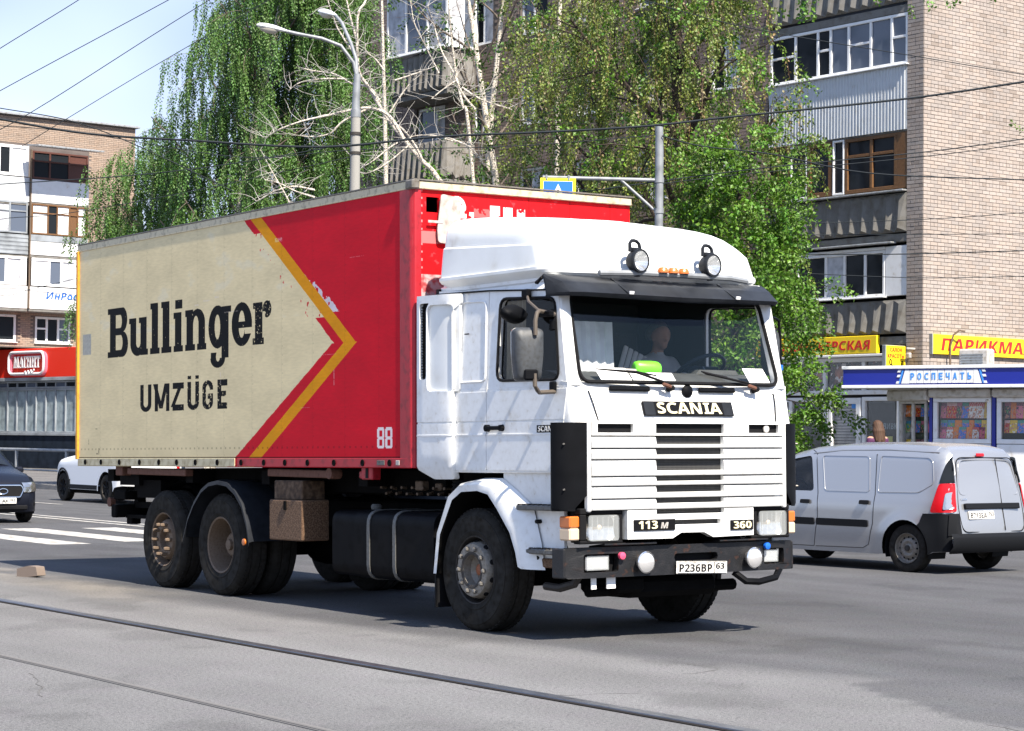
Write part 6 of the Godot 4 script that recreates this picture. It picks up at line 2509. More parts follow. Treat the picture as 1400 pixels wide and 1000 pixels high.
	sq.tube(wave, 0.035, 5)
	part("logo_flourish", sq, M.logo_silver, logo)


func make_kiosk() -> void:
	var at := Transform3D(Basis(Vector3.UP, -0.618), V(9.32, 0.0, -39.0))
	var k := thing("news_kiosk", "white news kiosk with dark blue roof fascia and magazine windows, right of the silver van", "kiosk", at)
	# body of panels round an open front, roof and floor
	slab("floor_panel", k, Transform3D(), -2.0, 2.6, 0.35, 0.50, -2.2, -0.02, M.siding_grey)
	slab("rear_wall", k, Transform3D(), -2.6, 2.6, 0.35, 2.72, -2.3, -2.2, M.frame_white)
	slab("shelf_back", k, Transform3D(), -1.72, 2.5, 0.5, 2.72, -0.72, -0.68, M.room_mid, 0.0)
	slab("side_panel", k, Transform3D(), 2.5, 2.6, 0.35, 2.72, -2.2, -0.02, M.frame_white)
	slab("roof_panel", k, Transform3D(), -3.30, 2.9, 2.76, 3.06, -2.5, 0.36, M.siding_grey)
	slab("fascia", k, Transform3D(), -3.37, 3.0, 2.785, 3.085, 0.40, 0.44, M.sign_navy, 0.006)
	slab("fascia_edge", k, Transform3D(), -3.39, 3.02, 3.085, 3.145, 0.36, 0.47, M.frame_white, 0.008)
	slab("fascia_edge", k, Transform3D(), -3.39, 3.02, 2.725, 2.785, 0.36, 0.47, M.frame_white, 0.008)
	slab("fascia", k, Transform3D(), -3.375, -3.335, 2.785, 3.085, -2.5, 0.40, M.sign_navy, 0.006)
	slab("soffit", k, Transform3D(), -3.33, 2.9, 2.735, 2.758, -2.3, 0.38, M.roller)
	# name tiles
	var s := "РОСПЕЧАТЬ"
	for i in 9:
		var x := -1.93 + i * 0.142
		slab("name_tile", k, Transform3D(), x - 0.067, x + 0.067, 2.815, 3.06, 0.442, 0.452, M.frame_white, 0.004)
		lettering("tile_letter", s[i], 0.075, 0.125, M.sign_skyblue, k, Transform3D(Basis(), V(x, 2.945, 0.456)), true)
	for e in [1.0, -1.0]:
		var c: float = -1.36 - e * 0.78
		var b := Mb.new()
		b.x = Transform3D(Basis(), V(c, 0, 0.443))
		b.prism(poly([-0.02 * e, 2.81, 0.14 * e, 2.81, 0.14 * e, 3.065, 0.06 * e, 3.065]), 0.0, 0.010)
		part("page_emblem", b, M.frame_white, k)
		b = Mb.new()
		b.x = Transform3D(Basis(), V(c, 0, 0.443))
		b.prism(poly([-0.075 * e, 2.81, -0.045 * e, 2.81, 0.035 * e, 3.065, 0.0, 3.065]), 0.0, 0.010)
		part("page_emblem", b, M.sign_skyblue, k)
		for q in [[-0.13, 2.81], [-0.11, 2.93], [-0.10, 3.02]]:
			b = Mb.new()
			b.x = Transform3D(Basis(), V(c, 0, 0.443))
			b.prism(poly([q[0] * e, q[1], (q[0] + 0.06) * e, q[1], (q[0] + 0.085) * e, q[1] + 0.045, (q[0] + 0.02) * e, q[1] + 0.045]), 0.0, 0.010)
			part("page_emblem", b, M.frame_white, k)
	# glazed bays with white frames, blue posts and shutter boxes
	var f := Transform3D(Basis(), V(0, 0, 0.0))
	for q in [[-1.70, -0.545], [-0.44, 0.72], [0.83, 1.98]]:
		window("kiosk_window", k, f, [q[0], q[1]], 1.70, 2.555, 0.085, M.frame_white, [M.shop_glass], 0.09, 0.0)
		slab("shutter_box", k, f, q[0] - 0.06, q[1] + 0.02, 2.555, 2.715, -0.05, 0.16, M.roller, 0.03)
		slab("counter_panel", k, f, q[0], q[1], 0.5, 1.69, -0.04, 0.04, M.frame_white)
		slab("blue_post", k, f, q[1] + 0.015, q[1] + 0.085, 0.4, 2.715, -0.05, 0.05, M.sign_navy, 0.006)
		slab("magazine_shelf", k, f, q[0], q[1], 2.10, 2.16, -0.67, -0.30, M.room_dark)
		slab("magazine_shelf", k, f, q[0], q[1], 1.74, 1.78, -0.67, -0.12, M.room_dark)
	slab("blue_post", k, f, -1.775, -1.715, 0.4, 2.72, -0.05, 0.05, M.sign_navy, 0.006)
	# bay cut back on the left
	var c := on_wall(V(-1.80, 0, 0.0), V(cos(0.35), 0, sin(0.35)))
	window("kiosk_window", k, c, [-0.75, -0.40, -0.04], 1.0, 2.50, 0.055, M.roller, [M.shop_glass], 0.07, 0.0)
	slab("shutter_box", k, c, -0.98, 0.05, 2.50, 2.705, -0.08, 0.16, M.roller, 0.03)
	slab("counter_panel", k, c, -0.75, -0.04, 0.4, 0.99, -0.04, 0.03, M.frame_white)
	slab("side_panel", k, c, -0.78, -0.74, 0.4, 2.5, -1.9, 0.03, M.frame_white)
	slab("shelf_back", k, c, -0.72, -0.06, 1.0, 2.45, -0.30, -0.28, M.room_mid, 0.0)
	var lamp := Mb.new()
	lamp.x = Transform3D(Basis(), V(-0.62, 2.50, 0.02))
	lamp.lathe([P(0, -0.05), P(0.045, -0.03), P(0.05, 0), P(0.03, 0.02)], 12)
	part("spot_fitting", lamp, M.lamp_silver, k)
	magazines(at, c)
	# air conditioner on the roof
	var ac := thing("air_conditioner", "small grey air conditioner box standing on the kiosk roof", "air conditioner", at * Transform3D(Basis(), V(-1.25, 3.08, -0.9)))
	slab("case", ac, Transform3D(), -0.30, 0.30, 0.0, 0.42, -0.2, 0.12, M.worn_grey, 0.03)
	for i in 6:
		slab("grille_bar", ac, Transform3D(), -0.24, 0.2, 0.06 + i * 0.05, 0.075 + i * 0.05, 0.12, 0.135, M.siding_grey, 0.0)


func magazines(at: Transform3D, c: Transform3D) -> void:
	var r := RandomNumberGenerator.new()
	r.seed = 77
	var names := ["red", "pink", "yellow", "blue", "white", "green", "orange", "dark"]
	var cols := [Color(0.85, 0.10, 0.12), Color(0.93, 0.50, 0.60), Color(0.96, 0.80, 0.25), Color(0.25, 0.50, 0.85), Color(0.97, 0.95, 0.92), Color(0.40, 0.70, 0.35), Color(0.95, 0.55, 0.22), Color(0.30, 0.24, 0.28)]
	var order := ["first", "second", "third", "fourth", "fifth", "sixth", "seventh", "eighth", "ninth", "tenth", "eleventh", "twelfth"]
	var rank := ["lowest", "second lowest", "third lowest", "highest"]
	var mats := []
	for i in 24:
		var im := Image.create(32, 44, false, Image.FORMAT_RGB8)
		var fn := FastNoiseLite.new()
		fn.seed = 100 + i
		fn.frequency = 0.06
		var col: Color = cols[i % 8]
		for y in 44:
			for x in 32:
				var f := fn.get_noise_2d(x, y)
				var q := col
				if y < 10:
					q = cols[(i * 3 + 4) % 8] if (x * 7 + y / 5) % 9 < 6 else col
				elif f > 0.18:
					q = Color(0.80, 0.58, 0.48)
				elif f < -0.32:
					q = cols[(i * 5 + 2) % 8]
				im.set_pixel(x, y, q)
		mats.append(printed("cover_print_%d" % i, ImageTexture.create_from_image(im), 0.35))
	var b := Mb.new()
	b.box(V(0, 0, -0.006), V(1, 1, 0.008))
	b.quad_uv(V(-0.5, -0.5, 0.001), V(0.5, -0.5, 0.001), V(0.5, 0.5, 0.001), V(-0.5, 0.5, 0.001))
	var mesh := b.mesh(0.0)
	var rows := [[-1.62, -0.63, 2.17, 0.30, -0.14, "upper shelf in the first window"], [-1.62, -0.63, 1.90, 0.24, -0.13, "lower shelf in the first window"], [-1.62, -0.63, 1.79, 0.22, -0.09, "front row in the first window"],
		[-0.36, 0.64, 2.17, 0.30, -0.14, "upper shelf in the second window"], [-0.36, 0.64, 1.90, 0.24, -0.13, "lower shelf in the second window"]]
	for q in rows:
		var x: float = q[0]
		var seq := -1
		while x < q[1]:
			var w := r.randf_range(0.10, 0.155)
			var i := r.randi() % 24
			seq += 1
			var o := raw("magazine", mesh, mats[i], self, at * Transform3D(Basis(V(1, 0, 0), -0.16).scaled_local(V(w - 0.006, q[3], 1.0)), V(x + w * 0.5, q[2] + q[3] * 0.5, q[4])))
			tag(o, "%s covered magazine, %s from left on the kiosk's %s" % [names[i % 8], order[seq], q[5]], "magazine", "magazines in the kiosk windows")
			x += w
	for lev in [1.20, 1.55, 1.90, 2.20]:
		for n in 5:
			var i := r.randi() % 24
			var o := raw("magazine", mesh, mats[i], self, at * c * Transform3D(Basis(V(1, 0, 0), -0.1).scaled_local(V(0.115, 0.22, 1.0)), V(-0.66 + n * 0.13, lev + 0.11, -0.12)))
			tag(o, "%s covered magazine, %s in the %s row of the kiosk's left bay" % [names[i % 8], order[n], rank[[1.20, 1.55, 1.90, 2.20].find(lev)]], "magazine", "magazines in the kiosk windows")


# a place seen at a point of the 1400 x 1000 photograph, at a given depth
func spot(px: float, py: float, depth: float) -> Vector3:
	var d := V((px - 700.0) / 2911.55, -(py - 500.0) / 2911.55, -1.0)
	d = Basis(Vector3(1, 0, 0), 0.035749) * Basis(Vector3(0, 0, 1), 0.0112295) * d
	return V(0, 1.6403, 0) + d * (depth / -d.z)


func strand_mesh(n: int, l: float, leaf: float, droop: float, sd: int) -> ArrayMesh:
	# a twig along -y with leaves on short stalks
	var r := RandomNumberGenerator.new()
	r.seed = sd
	var b := Mb.new()
	var h := l / n
	b.tinted = true
	b.tint = Color(0.9, 0.6, 0.6)
	b.tube([V(0, 0, 0), V(0.01, -l * 0.5, 0.005), V(0, -l, 0)], 0.0025, 3, false)
	for i in n:
		var y := -h * (i + r.randf())
		var a := i * 2.4 + r.randf_range(-0.5, 0.5)
		var o := V(cos(a), 0, sin(a))
		var dir := (o * (1.0 - droop) + V(0, -1, 0) * droop + V(r.randf_range(-0.3, 0.3), r.randf_range(-0.3, 0.3), r.randf_range(-0.3, 0.3))).normalized()
		var side := dir.cross(V(r.randf_range(-1, 1), r.randf_range(-0.4, 1), r.randf_range(-1, 1))).normalized()
		var nor := side.cross(dir)
		var k := leaf * r.randf_range(0.7, 1.25)
		var p := V(0, y, 0) + o * leaf * 0.35
		var w := k * 0.36
		b.tint = Color.WHITE * r.randf_range(0.75, 1.25)
		var m := p + dir * k * 0.45 - nor * k * 0.07
		var e := p + dir * k
		var s0 := p + dir * k * 0.4 + side * w
		var s1 := p + dir * k * 0.4 - side * w
		b.tri(p, s0, m)
		b.tri(s0, e, m)
		b.tri(p, m, s1)
		b.tri(m, e, s1)
	return b.mesh(0.0)


func grow(b: Mb, tips: Array, p: Vector3, d: Vector3, l: float, r: float, lvl: int, c: Dictionary, rr: RandomNumberGenerator) -> void:
	var n := 8 if lvl == 0 else (5 if lvl == 1 else 4)
	var pts := [p]
	var dirs := [d]
	var rad := [r]
	for i in n:
		d = (d + V(rr.randf_range(-1, 1), rr.randf_range(-1, 1), rr.randf_range(-1, 1)) * c.wob[lvl] + V(0, c.lift[lvl], 0)).normalized()
		p += d * l / n
		pts.append(p)
		dirs.append(d)
		rad.append(maxf(0.004, r * (1.0 - 0.72 * (i + 1) / n)))
	(b if lvl == 0 else c.limbs).tube(pts, rad, [9, 6, 4, 3][mini(lvl, 3)], false)
	if lvl == c.levels - 1:
		for i in range(1, n + 1):
			tips.append([pts[i], dirs[i]])
		return
	var kids: int = c.kids[lvl]
	for k in kids:
		var t := lerpf(c.start[lvl], 1.0, (k + rr.randf()) / kids)
		var f := t * n
		var i := mini(int(f), n - 1)
		var q: Vector3 = pts[i].lerp(pts[i + 1], f - i)
		var a: float = c.turn + k * 2.399 + rr.randf_range(-0.5, 0.5)
		var side: Vector3 = dirs[i].cross(V(cos(a), 0.13, sin(a))).normalized()
		var ang: float = deg_to_rad(c.angle[lvl] * rr.randf_range(0.75, 1.2))
		var nd: Vector3 = (dirs[i] * cos(ang) + side * sin(ang)).normalized()
		var shape := 1.0
		if lvl == 0:
			var u: float = (t - c.start[0]) / (1.0 - c.start[0])
			shape = lerpf(c.low, 1.0, smoothstep(0.0, 0.4, u)) * lerpf(1.0, 0.42, smoothstep(0.5, 1.0, u))
		grow(b, tips, q, nd, c.len[lvl + 1] * shape * rr.randf_range(0.7, 1.2), maxf(0.006, r * c.thin[lvl] * (1.0 - 0.6 * t)), lvl + 1, c, rr)


func leaves(parent: Node, tips: Array, meshes: Array, mat: Material, per: float, chain: int, gap: float, hang: float, sd: int) -> void:
	var rr := RandomNumberGenerator.new()
	rr.seed = sd
	var lists := []
	for m in meshes:
		lists.append([])
	for q in tips:
		var k := int(per) + (1 if rr.randf() < per - int(per) else 0)
		for i in k:
			var p: Vector3 = q[0] + V(rr.randf_range(-0.1, 0.1), rr.randf_range(-0.1, 0.1), rr.randf_range(-0.1, 0.1))
			var down: Vector3 = (q[1] * (1.0 - hang) + V(rr.randf_range(-0.5, 0.5), rr.randf_range(-0.5, 0.5), rr.randf_range(-0.5, 0.5)) * (1.0 - hang * 0.75) + V(0, -hang, 0)).normalized()
			var n := 1 + rr.randi() % chain
			for j in n:
				var y := -down
				var x := y.cross(V(rr.randf_range(-1, 1), 0.2, rr.randf_range(-1, 1))).normalized()
				var s := rr.randf_range(0.8, 1.2)
				var g := rr.randf_range(0.7, 1.35)
				lists[rr.randi() % meshes.size()].append([Transform3D(Basis(x, y, x.cross(y)) * s, p), Color(g * rr.randf_range(0.85, 1.2), g, g * rr.randf_range(0.8, 1.1))])
				p += down * gap
				down = (down + V(rr.randf_range(-0.12, 0.12), -0.15, rr.randf_range(-0.12, 0.12))).normalized()
	for m in meshes.size():
		var mm := MultiMesh.new()
		mm.transform_format = MultiMesh.TRANSFORM_3D
		mm.use_colors = true
		mm.mesh = meshes[m]
		mm.instance_count = lists[m].size()
		for i in lists[m].size():
			mm.set_instance_transform(i, lists[m][i][0])
			mm.set_instance_color(i, lists[m][i][1])
		var o := MultiMeshInstance3D.new()
		o.name = numbered("crown", parent)
		o.multimesh = mm
		o.material_override = mat
		o.set_meta("kind", "stuff")
		parent.add_child(o, true)


func tree(called: String, label: String, base: Vector3, d: Vector3, l: float, r: float, c: Dictionary, bark: Material, sd: int, group := "") -> Array:
	var t := thing(called, label, "tree", Transform3D(Basis(), base), group)
	var rr := RandomNumberGenerator.new()
	rr.seed = sd
	var b := Mb.new()
	var tips := []
	c.limbs = Mb.new()
	grow(b, tips, V(0, -0.1, 0), d.normalized(), l, r, 0, c, rr)
	part("trunk", b, bark, t, 60.0)
	part("limbs", c.limbs, M.limb_birch if bark == M.bark_birch else bark, t, 60.0)
	return [t, tips]


func make_trees() -> void:
	var birch := [strand_mesh(14, 0.44, 0.07, 0.62, 1), strand_mesh(12, 0.44, 0.064, 0.6, 2), strand_mesh(16, 0.48, 0.066, 0.66, 3)]
	var fresh := [strand_mesh(15, 0.38, 0.084, 0.4, 4), strand_mesh(13, 0.34, 0.09, 0.35, 5), strand_mesh(16, 0.40, 0.08, 0.45, 6)]
	var olive := [strand_mesh(14, 0.46, 0.068, 0.6, 7), strand_mesh(9, 0.5, 0.062, 0.65, 8)]
	var weep := {"levels": 3, "wob": [0.05, 0.16, 0.16], "lift": [0.03, 0.06, -0.30], "kids": [34, 9], "start": [0.2, 0.25], "angle": [58.0, 55.0], "len": [0.0, 3.5, 1.3], "thin": [0.36, 0.4], "turn": 0.0, "low": 0.85}
	var g := tree("birch_tree", "tall dense weeping birch with dark green foliage, left behind the lorry box", spot(285, 640, 60), V(0.02, 1, 0), 16.5, 0.2, weep, M.bark_birch, 21)
	leaves(g[0], g[1], birch, M.leaf_birch, 4.4, 4, 0.38, 0.92, 31)
	weep.turn = 1.3
	weep.len = [0.0, 2.7, 1.2]
	g = tree("birch_tree", "weeping birch with a white leaning trunk, between the dense birch and the street lamp", spot(405, 640, 63), V(-0.06, 1, 0.02), 17.0, 0.17, weep, M.bark_birch, 22)
	leaves(g[0], g[1], birch, M.leaf_birch, 3.0, 4, 0.38, 0.92, 32)
	weep.turn = 2.1
	weep.len = [0.0, 2.2, 1.0]
	weep.kids = [22, 7]
	weep.start = [0.42, 0.25]
	g = tree("birch_tree", "small bushy tree with drooping twigs at the left, above the rear corner of the box", spot(190, 640, 64), V(-0.03, 1, 0.02), 9.3, 0.12, weep, M.bark_birch, 23)
	leaves(g[0], g[1], birch, M.leaf_birch, 3.2, 3, 0.36, 0.85, 33)
	# thin birches with few leaves in front of the long facade
	var thin := {"levels": 3, "wob": [0.08, 0.2, 0.2], "lift": [0.05, 0.12, -0.05], "kids": [16, 6], "start": [0.3, 0.25], "angle": [42.0, 45.0], "len": [0.0, 2.3, 0.9], "thin": [0.45, 0.4], "turn": 0.4, "low": 0.8}
	var k := 0
	for q in [[640.0, 52.0, 0.02, 0.35, "slim white-stemmed birch in sparse leaf, nearest the hanging balconies"], [700.0, 50.0, -0.05, 0.42, "slim birch in sparse leaf behind the blue crossing sign, pale forked trunk"], [758.0, 53.0, 0.06, 0.45, "slim birch in sparse leaf between the crossing sign and the dark-trunked tree"]]:
		thin.turn = k * 1.7
		g = tree("birch_tree", q[4], spot(q[0], 650, q[1]), V(q[2], 1, 0), 14.5, 0.13, thin, M.bark_birch, 40 + k, "slim birches before the long facade")
		leaves(g[0], g[1], fresh, M.leaf_deep, q[3] * 1.5, 1, 0.3, 0.45, 50 + k)
		k += 1
	# the big tree with a dark trunk and drooping olive foliage
	var big := {"levels": 4, "wob": [0.06, 0.2, 0.2, 0.2], "lift": [0.04, 0.10, -0.08, -0.22], "kids": [15, 6, 4], "start": [0.30, 0.3, 0.25], "angle": [48.0, 45.0, 45.0], "len": [0.0, 3.15, 1.5, 0.9], "thin": [0.5, 0.5, 0.5], "turn": 0.2, "low": 0.8}
	g = tree("maple_tree", "large dark-trunked tree with drooping olive green foliage, right behind the sign mast", spot(932, 690, 45.5), V(0.0, 1, 0.0), 12.5, 0.27, big, M.bark_dark, 61)
	leaves(g[0], g[1], olive, M.leaf_olive, 0.95, 3, 0.36, 0.8, 71)
	leaves(g[0], g[1].slice(0, int(g[1].size() * 0.7)), fresh, M.leaf_fresh, 0.7, 1, 0.3, 0.5, 72)
	leaves(g[0], g[1], [olive[1]], M.leaf_dry, 0.3, 2, 0.4, 0.85, 76)
	big.turn = 1.9
	big.len = [0.0, 2.9, 1.4, 0.8]
	g = tree("maple_tree", "smaller forked dark tree with thin olive foliage, behind the lorry cab roof", spot(835, 690, 48.0), V(0.05, 1, 0.0), 10.5, 0.18, big, M.bark_dark, 62)
	leaves(g[0], g[1], olive, M.leaf_olive, 0.6, 3, 0.36, 0.8, 73)
	# bright fresh tree right of the cab
	var full := {"levels": 4, "wob": [0.08, 0.2, 0.2, 0.2], "lift": [0.04, 0.02, -0.06, -0.10], "kids": [18, 6, 4], "start": [0.12, 0.25, 0.2], "angle": [62.0, 45.0, 45.0], "len": [0.0, 1.4, 0.8, 0.55], "thin": [0.45, 0.5, 0.5], "turn": 0.9, "low": 1.0}
	g = tree("maple_tree", "bright green leafy tree beside the yellow shop sign, right of the lorry cab", spot(992, 715, 41.5), V(0.0, 1, 0.0), 6.6, 0.13, full, M.bark_dark, 63)
	leaves(g[0], g[1], fresh, M.leaf_fresh, 1.5, 1, 0.3, 0.35, 74)
	# shrub behind the box and the limb hanging in from the right
	var bush := {"levels": 3, "wob": [0.15, 0.2, 0.2], "lift": [0.02, 0.05, 0.0], "kids": [16, 8], "start": [0.05, 0.2], "angle": [50.0, 45.0], "len": [0.0, 2.0, 0.9], "thin": [0.5, 0.5], "turn": 0.0, "low": 1.0}
	g = tree("shrub", "low bright green tree top just above the front corner of the box", spot(600, 660, 49.0), V(0.05, 1, 0), 6.3, 0.1, bush, M.bark_dark, 64)
	leaves(g[0], g[1], fresh, M.leaf_fresh, 1.4, 1, 0.3, 0.3, 75)
	hanging_limb(fresh)
	bare_birch()


func hanging_limb(fresh: Array) -> void:
	var t := thing("maple_tree", "tree beyond the right edge whose leafy limb hangs in along the top right", "tree", Transform3D())
	var b := Mb.new()
	var rr := RandomNumberGenerator.new()
	rr.seed = 90
	var root := spot(1530, 720, 43.0)
	b.tube([root, root + V(0.1, 5, 0), spot(1500, 60, 43.0), spot(1480, -90, 43.0)], [0.2, 0.17, 0.14, 0.1], 8, false)
	var tips := []
	for l in [[spot(1500, 60, 43), spot(1440, -20, 43), spot(1370, -35, 42.7), spot(1290, -30, 42.5), spot(1225, -25, 42)], [spot(1300, -32, 42.5), spot(1200, -35, 43), spot(1130, -22, 43.2), spot(1080, -5, 43.3)], [spot(1500, 90, 43), spot(1455, 100, 42.6), spot(1415, 150, 42.4), spot(1402, 215, 42.4)]]:
		b.tube(l, [0.06, 0.05, 0.035, 0.02, 0.01].slice(0, l.size()), 5, false)
		for i in l.size() - 1:
			for k in 8:
				var p: Vector3 = l[i].lerp(l[i + 1], rr.randf())
				var d := V(rr.randf_range(-0.6, 0.6), rr.randf_range(-0.6, 0.2), rr.randf_range(-0.6, 0.6))
				var e := p + d * rr.randf_range(0.2, 0.6)
				b.tube([p, e], [0.008, 0.004], 3, false)
				tips.append([e, d.normalized()])
	part("trunk", b, M.bark_dark, t, 60.0)
	leaves(t, tips, fresh, M.leaf_fresh, 0.7, 1, 0.3, 0.4, 91)


func bare_birch() -> void:
	var t := thing("birch_tree", "bare dead birch with pale bent branches, leaning left behind the street lamp", "tree", Transform3D())
	var rr := RandomNumberGenerator.new()
	rr.seed = 95
	var b := Mb.new()
	var w := Mb.new()
	var lines := [
		[0.085, 47.0, 650, 700, 640, 330, 600, 246, 575, 218, 552, 190, 527, 158, 506, 122, 490, 94, 489, 23, 500, 0, 505, -40],
		[0.085, 49.0, 532, 700, 528, 300, 526, 158, 524, 86, 522, 0, 521, -50],
		[0.055, 46.0, 552, 190, 531, 158, 505, 148, 477, 151, 448, 158, 412, 166, 380, 178, 362, 190],
		[0.035, 46.2, 505, 148, 470, 165, 452, 182, 430, 187, 405, 185],
		[0.04, 47.2, 520, 140, 505, 120, 482, 115, 459, 102, 430, 97, 415, 94],
		[0.03, 47.1, 472, 108, 440, 108, 410, 113, 395, 124],
		[0.035, 46.6, 533, 154, 550, 128, 566, 107],
		[0.03, 46.4, 540, 110, 570, 100, 597, 90],
		[0.04, 47.8, 489, 60, 478, 20, 470, -20],
		[0.03, 47.3, 489, 80, 462, 40, 448, 0, 440, -20],
		[0.03, 46.7, 526, 98, 514, 82, 500, 70, 500, 60],
		[0.055, 48.0, 660, 400, 640, 170, 633, 146, 624, 105, 618, 60, 613, 0, 610, -40],
		[0.04, 47.6, 650, 150, 632, 128, 620, 100, 603, 68, 592, 30, 584, 8],
		[0.035, 47.4, 632, 120, 650, 132, 668, 140, 700, 150],
		[0.03, 47.5, 624, 110, 606, 122, 590, 135],
		[0.04, 46.3, 578, 220, 565, 195, 545, 172, 520, 160],
		[0.03, 46.3, 640, 200, 610, 188, 575, 185, 552, 190],
		[0.03, 46.1, 552, 190, 530, 204, 510, 220, 490, 232],
		[0.03, 46.1, 560, 198, 540, 215, 515, 232, 498, 238],
		[0.025, 48.2, 600, 100, 580, 60, 566, 30, 560, -10],
		[0.025, 46.8, 608, 190, 640, 200, 655, 215, 660, 225],
		[0.03, 46.0, 430, 260, 400, 255, 375, 262, 350, 275], [0.025, 46.0, 430, 270, 405, 262, 380, 250, 362, 246], [0.03, 46.5, 400, 290, 392, 270, 372, 235, 356, 205]]
	for l in lines:
		var pts := []
		var n: int = (l.size() - 2) / 2
		for i in n:
			pts.append(spot(l[2 + i * 2], l[3 + i * 2], l[1] + sin(i * 1.3 + l[0] * 80.0) * 0.25 * i / n))
		var fine := []
		for i in n - 1:
			for k in 4:
				var p0: Vector3 = pts[maxi(i - 1, 0)]
				var p3: Vector3 = pts[mini(i + 2, n - 1)]
				fine.append(pts[i].cubic_interpolate(pts[i + 1], p0, p3, k / 4.0))
		fine.append(pts[-1])
		var rad := []
		for i in fine.size():
			rad.append(l[0] * 0.78 * (1.0 - 0.75 * i / fine.size()))
		b.tube(fine, rad, 7, false)
		for i in range(3, fine.size()):
			for j in 1 + rr.randi() % 2:
				var d := V(rr.randf_range(-1, 1), rr.randf_range(-0.3, 0.9), rr.randf_range(-1, 1)).normalized()
				var p: Vector3 = fine[i]
				var tw := [p]
				for s in 4:
					d = (d + V(rr.randf_range(-0.4, 0.4), rr.randf_range(-0.35, 0.35), rr.randf_range(-0.4, 0.4))).normalized()
					p += d * rr.randf_range(0.1, 0.24)
					tw.append(p)
				w.tube(tw, [0.008, 0.006, 0.005, 0.004, 0.0025], 4, false)
	part("trunk", b, M.bark_birch, t, 60.0)
	part("twigs", w, M.twig_pale, t, 60.0).set_meta("kind", "stuff")


func arc_points(cx: float, cy: float, r: float, a0: float, a1: float, n: int) -> Array:
	var o := []
	for i in n + 1:
		var a := deg_to_rad(lerpf(a0, a1, float(i) / n))
		o.append_array([cx + r * cos(a), cy + r * sin(a)])
	return o


func edge_distance(p: Vector2, line: Array) -> float:
	var d := 9.0
	for i in line.size() - 1:
		d = minf(d, p.distance_to(Geometry2D.get_closest_point_to_segment(p, line[i], line[i + 1])))
	return d


# c: upper (profile from rear bottom over the roof to the front bottom), side (outline with wheel arches), half(p), holes, round
func car_width(p: Vector2, c: Dictionary) -> float:
	var w: float = c.half.call(p)
	var d := edge_distance(p, c.upper)
	var r: float = c.round
	if d < r:
		w -= (r - sqrt(maxf(0.0, r * r - (r - d) * (r - d)))) * 0.85
	return w


func car_body(root: Node3D, c: Dictionary, mat: Material) -> void:
	for s in [1.0, -1.0]:
		var b := Mb.new()
		b.panel(c.side, c.holes, lin(c.x0, c.x1, 0.09), lin(0.15, c.y1, 0.07), func(p: Vector2) -> Vector3: return V(p.x, p.y, s * car_width(p, c)), Vector3.ZERO, s < 0)
		part("side_panel", b, mat, root, 50.0)
	var b := Mb.new()
	var rows := []
	var up: Array = c.upper
	for i in up.size() - 1:
		var n := maxi(1, int(up[i].distance_to(up[i + 1]) / 0.10))
		for k in n + (1 if i == up.size() - 2 else 0):
			var p: Vector2 = up[i].lerp(up[i + 1], float(k) / n)
			var nor: Vector2 = (up[i + 1] - up[i]).orthogonal().normalized()
			var w := car_width(p, c)
			var row := []
			for j in 13:
				var f := (j - 6) / 6.0
				var q: Vector2 = p + nor * (-c.bulge if nor.dot(p - P(1.4, 0.6)) < 0 else c.bulge) * (1.0 - f * f)
				row.append(V(q.x, q.y, f * w))
			rows.append(row)
	b.grid(rows, true)
	part("body_top", b, mat, root, 40.0)


func on_side(root: Node3D, called: String, p: PackedVector2Array, c: Dictionary, out: float, mat: Material, both := true, ang := 50.0) -> void:
	for s in ([1.0, -1.0] if both else [-1.0]):
		var b := Mb.new()
		var lo := p[0]
		var hi := p[0]
		for q in p:
			lo = lo.min(q)
			hi = hi.max(q)
		b.panel(p, [], lin(lo.x - 0.01, hi.x + 0.01, 0.08), lin(lo.y - 0.01, hi.y + 0.01, 0.07), func(q: Vector2) -> Vector3: return V(q.x, q.y, s * (car_width(q, c) + out)), V(0, 0, -s * 0.02), s < 0)
		part(called, b, mat, root, ang)


func side_line(root: Node3D, called: String, pts: Array, c: Dictionary, r: float, mat: Material, out := 0.0) -> void:
	for s in [1.0, -1.0]:
		var o := []
		for i in pts.size() - 1:
			var n := maxi(1, int(pts[i].distance_to(pts[i + 1]) / 0.08))
			for k in n:
				var q: Vector2 = pts[i].lerp(pts[i + 1], float(k) / n)
				o.append(V(q.x, q.y, s * (car_width(q, c) + out)))
		o.append(V(pts[-1].x, pts[-1].y, s * (car_width(pts[-1], c) + out)))
		var b := Mb.new()
		b.tube(o, r, 5, false)
		part(called, b, mat, root)


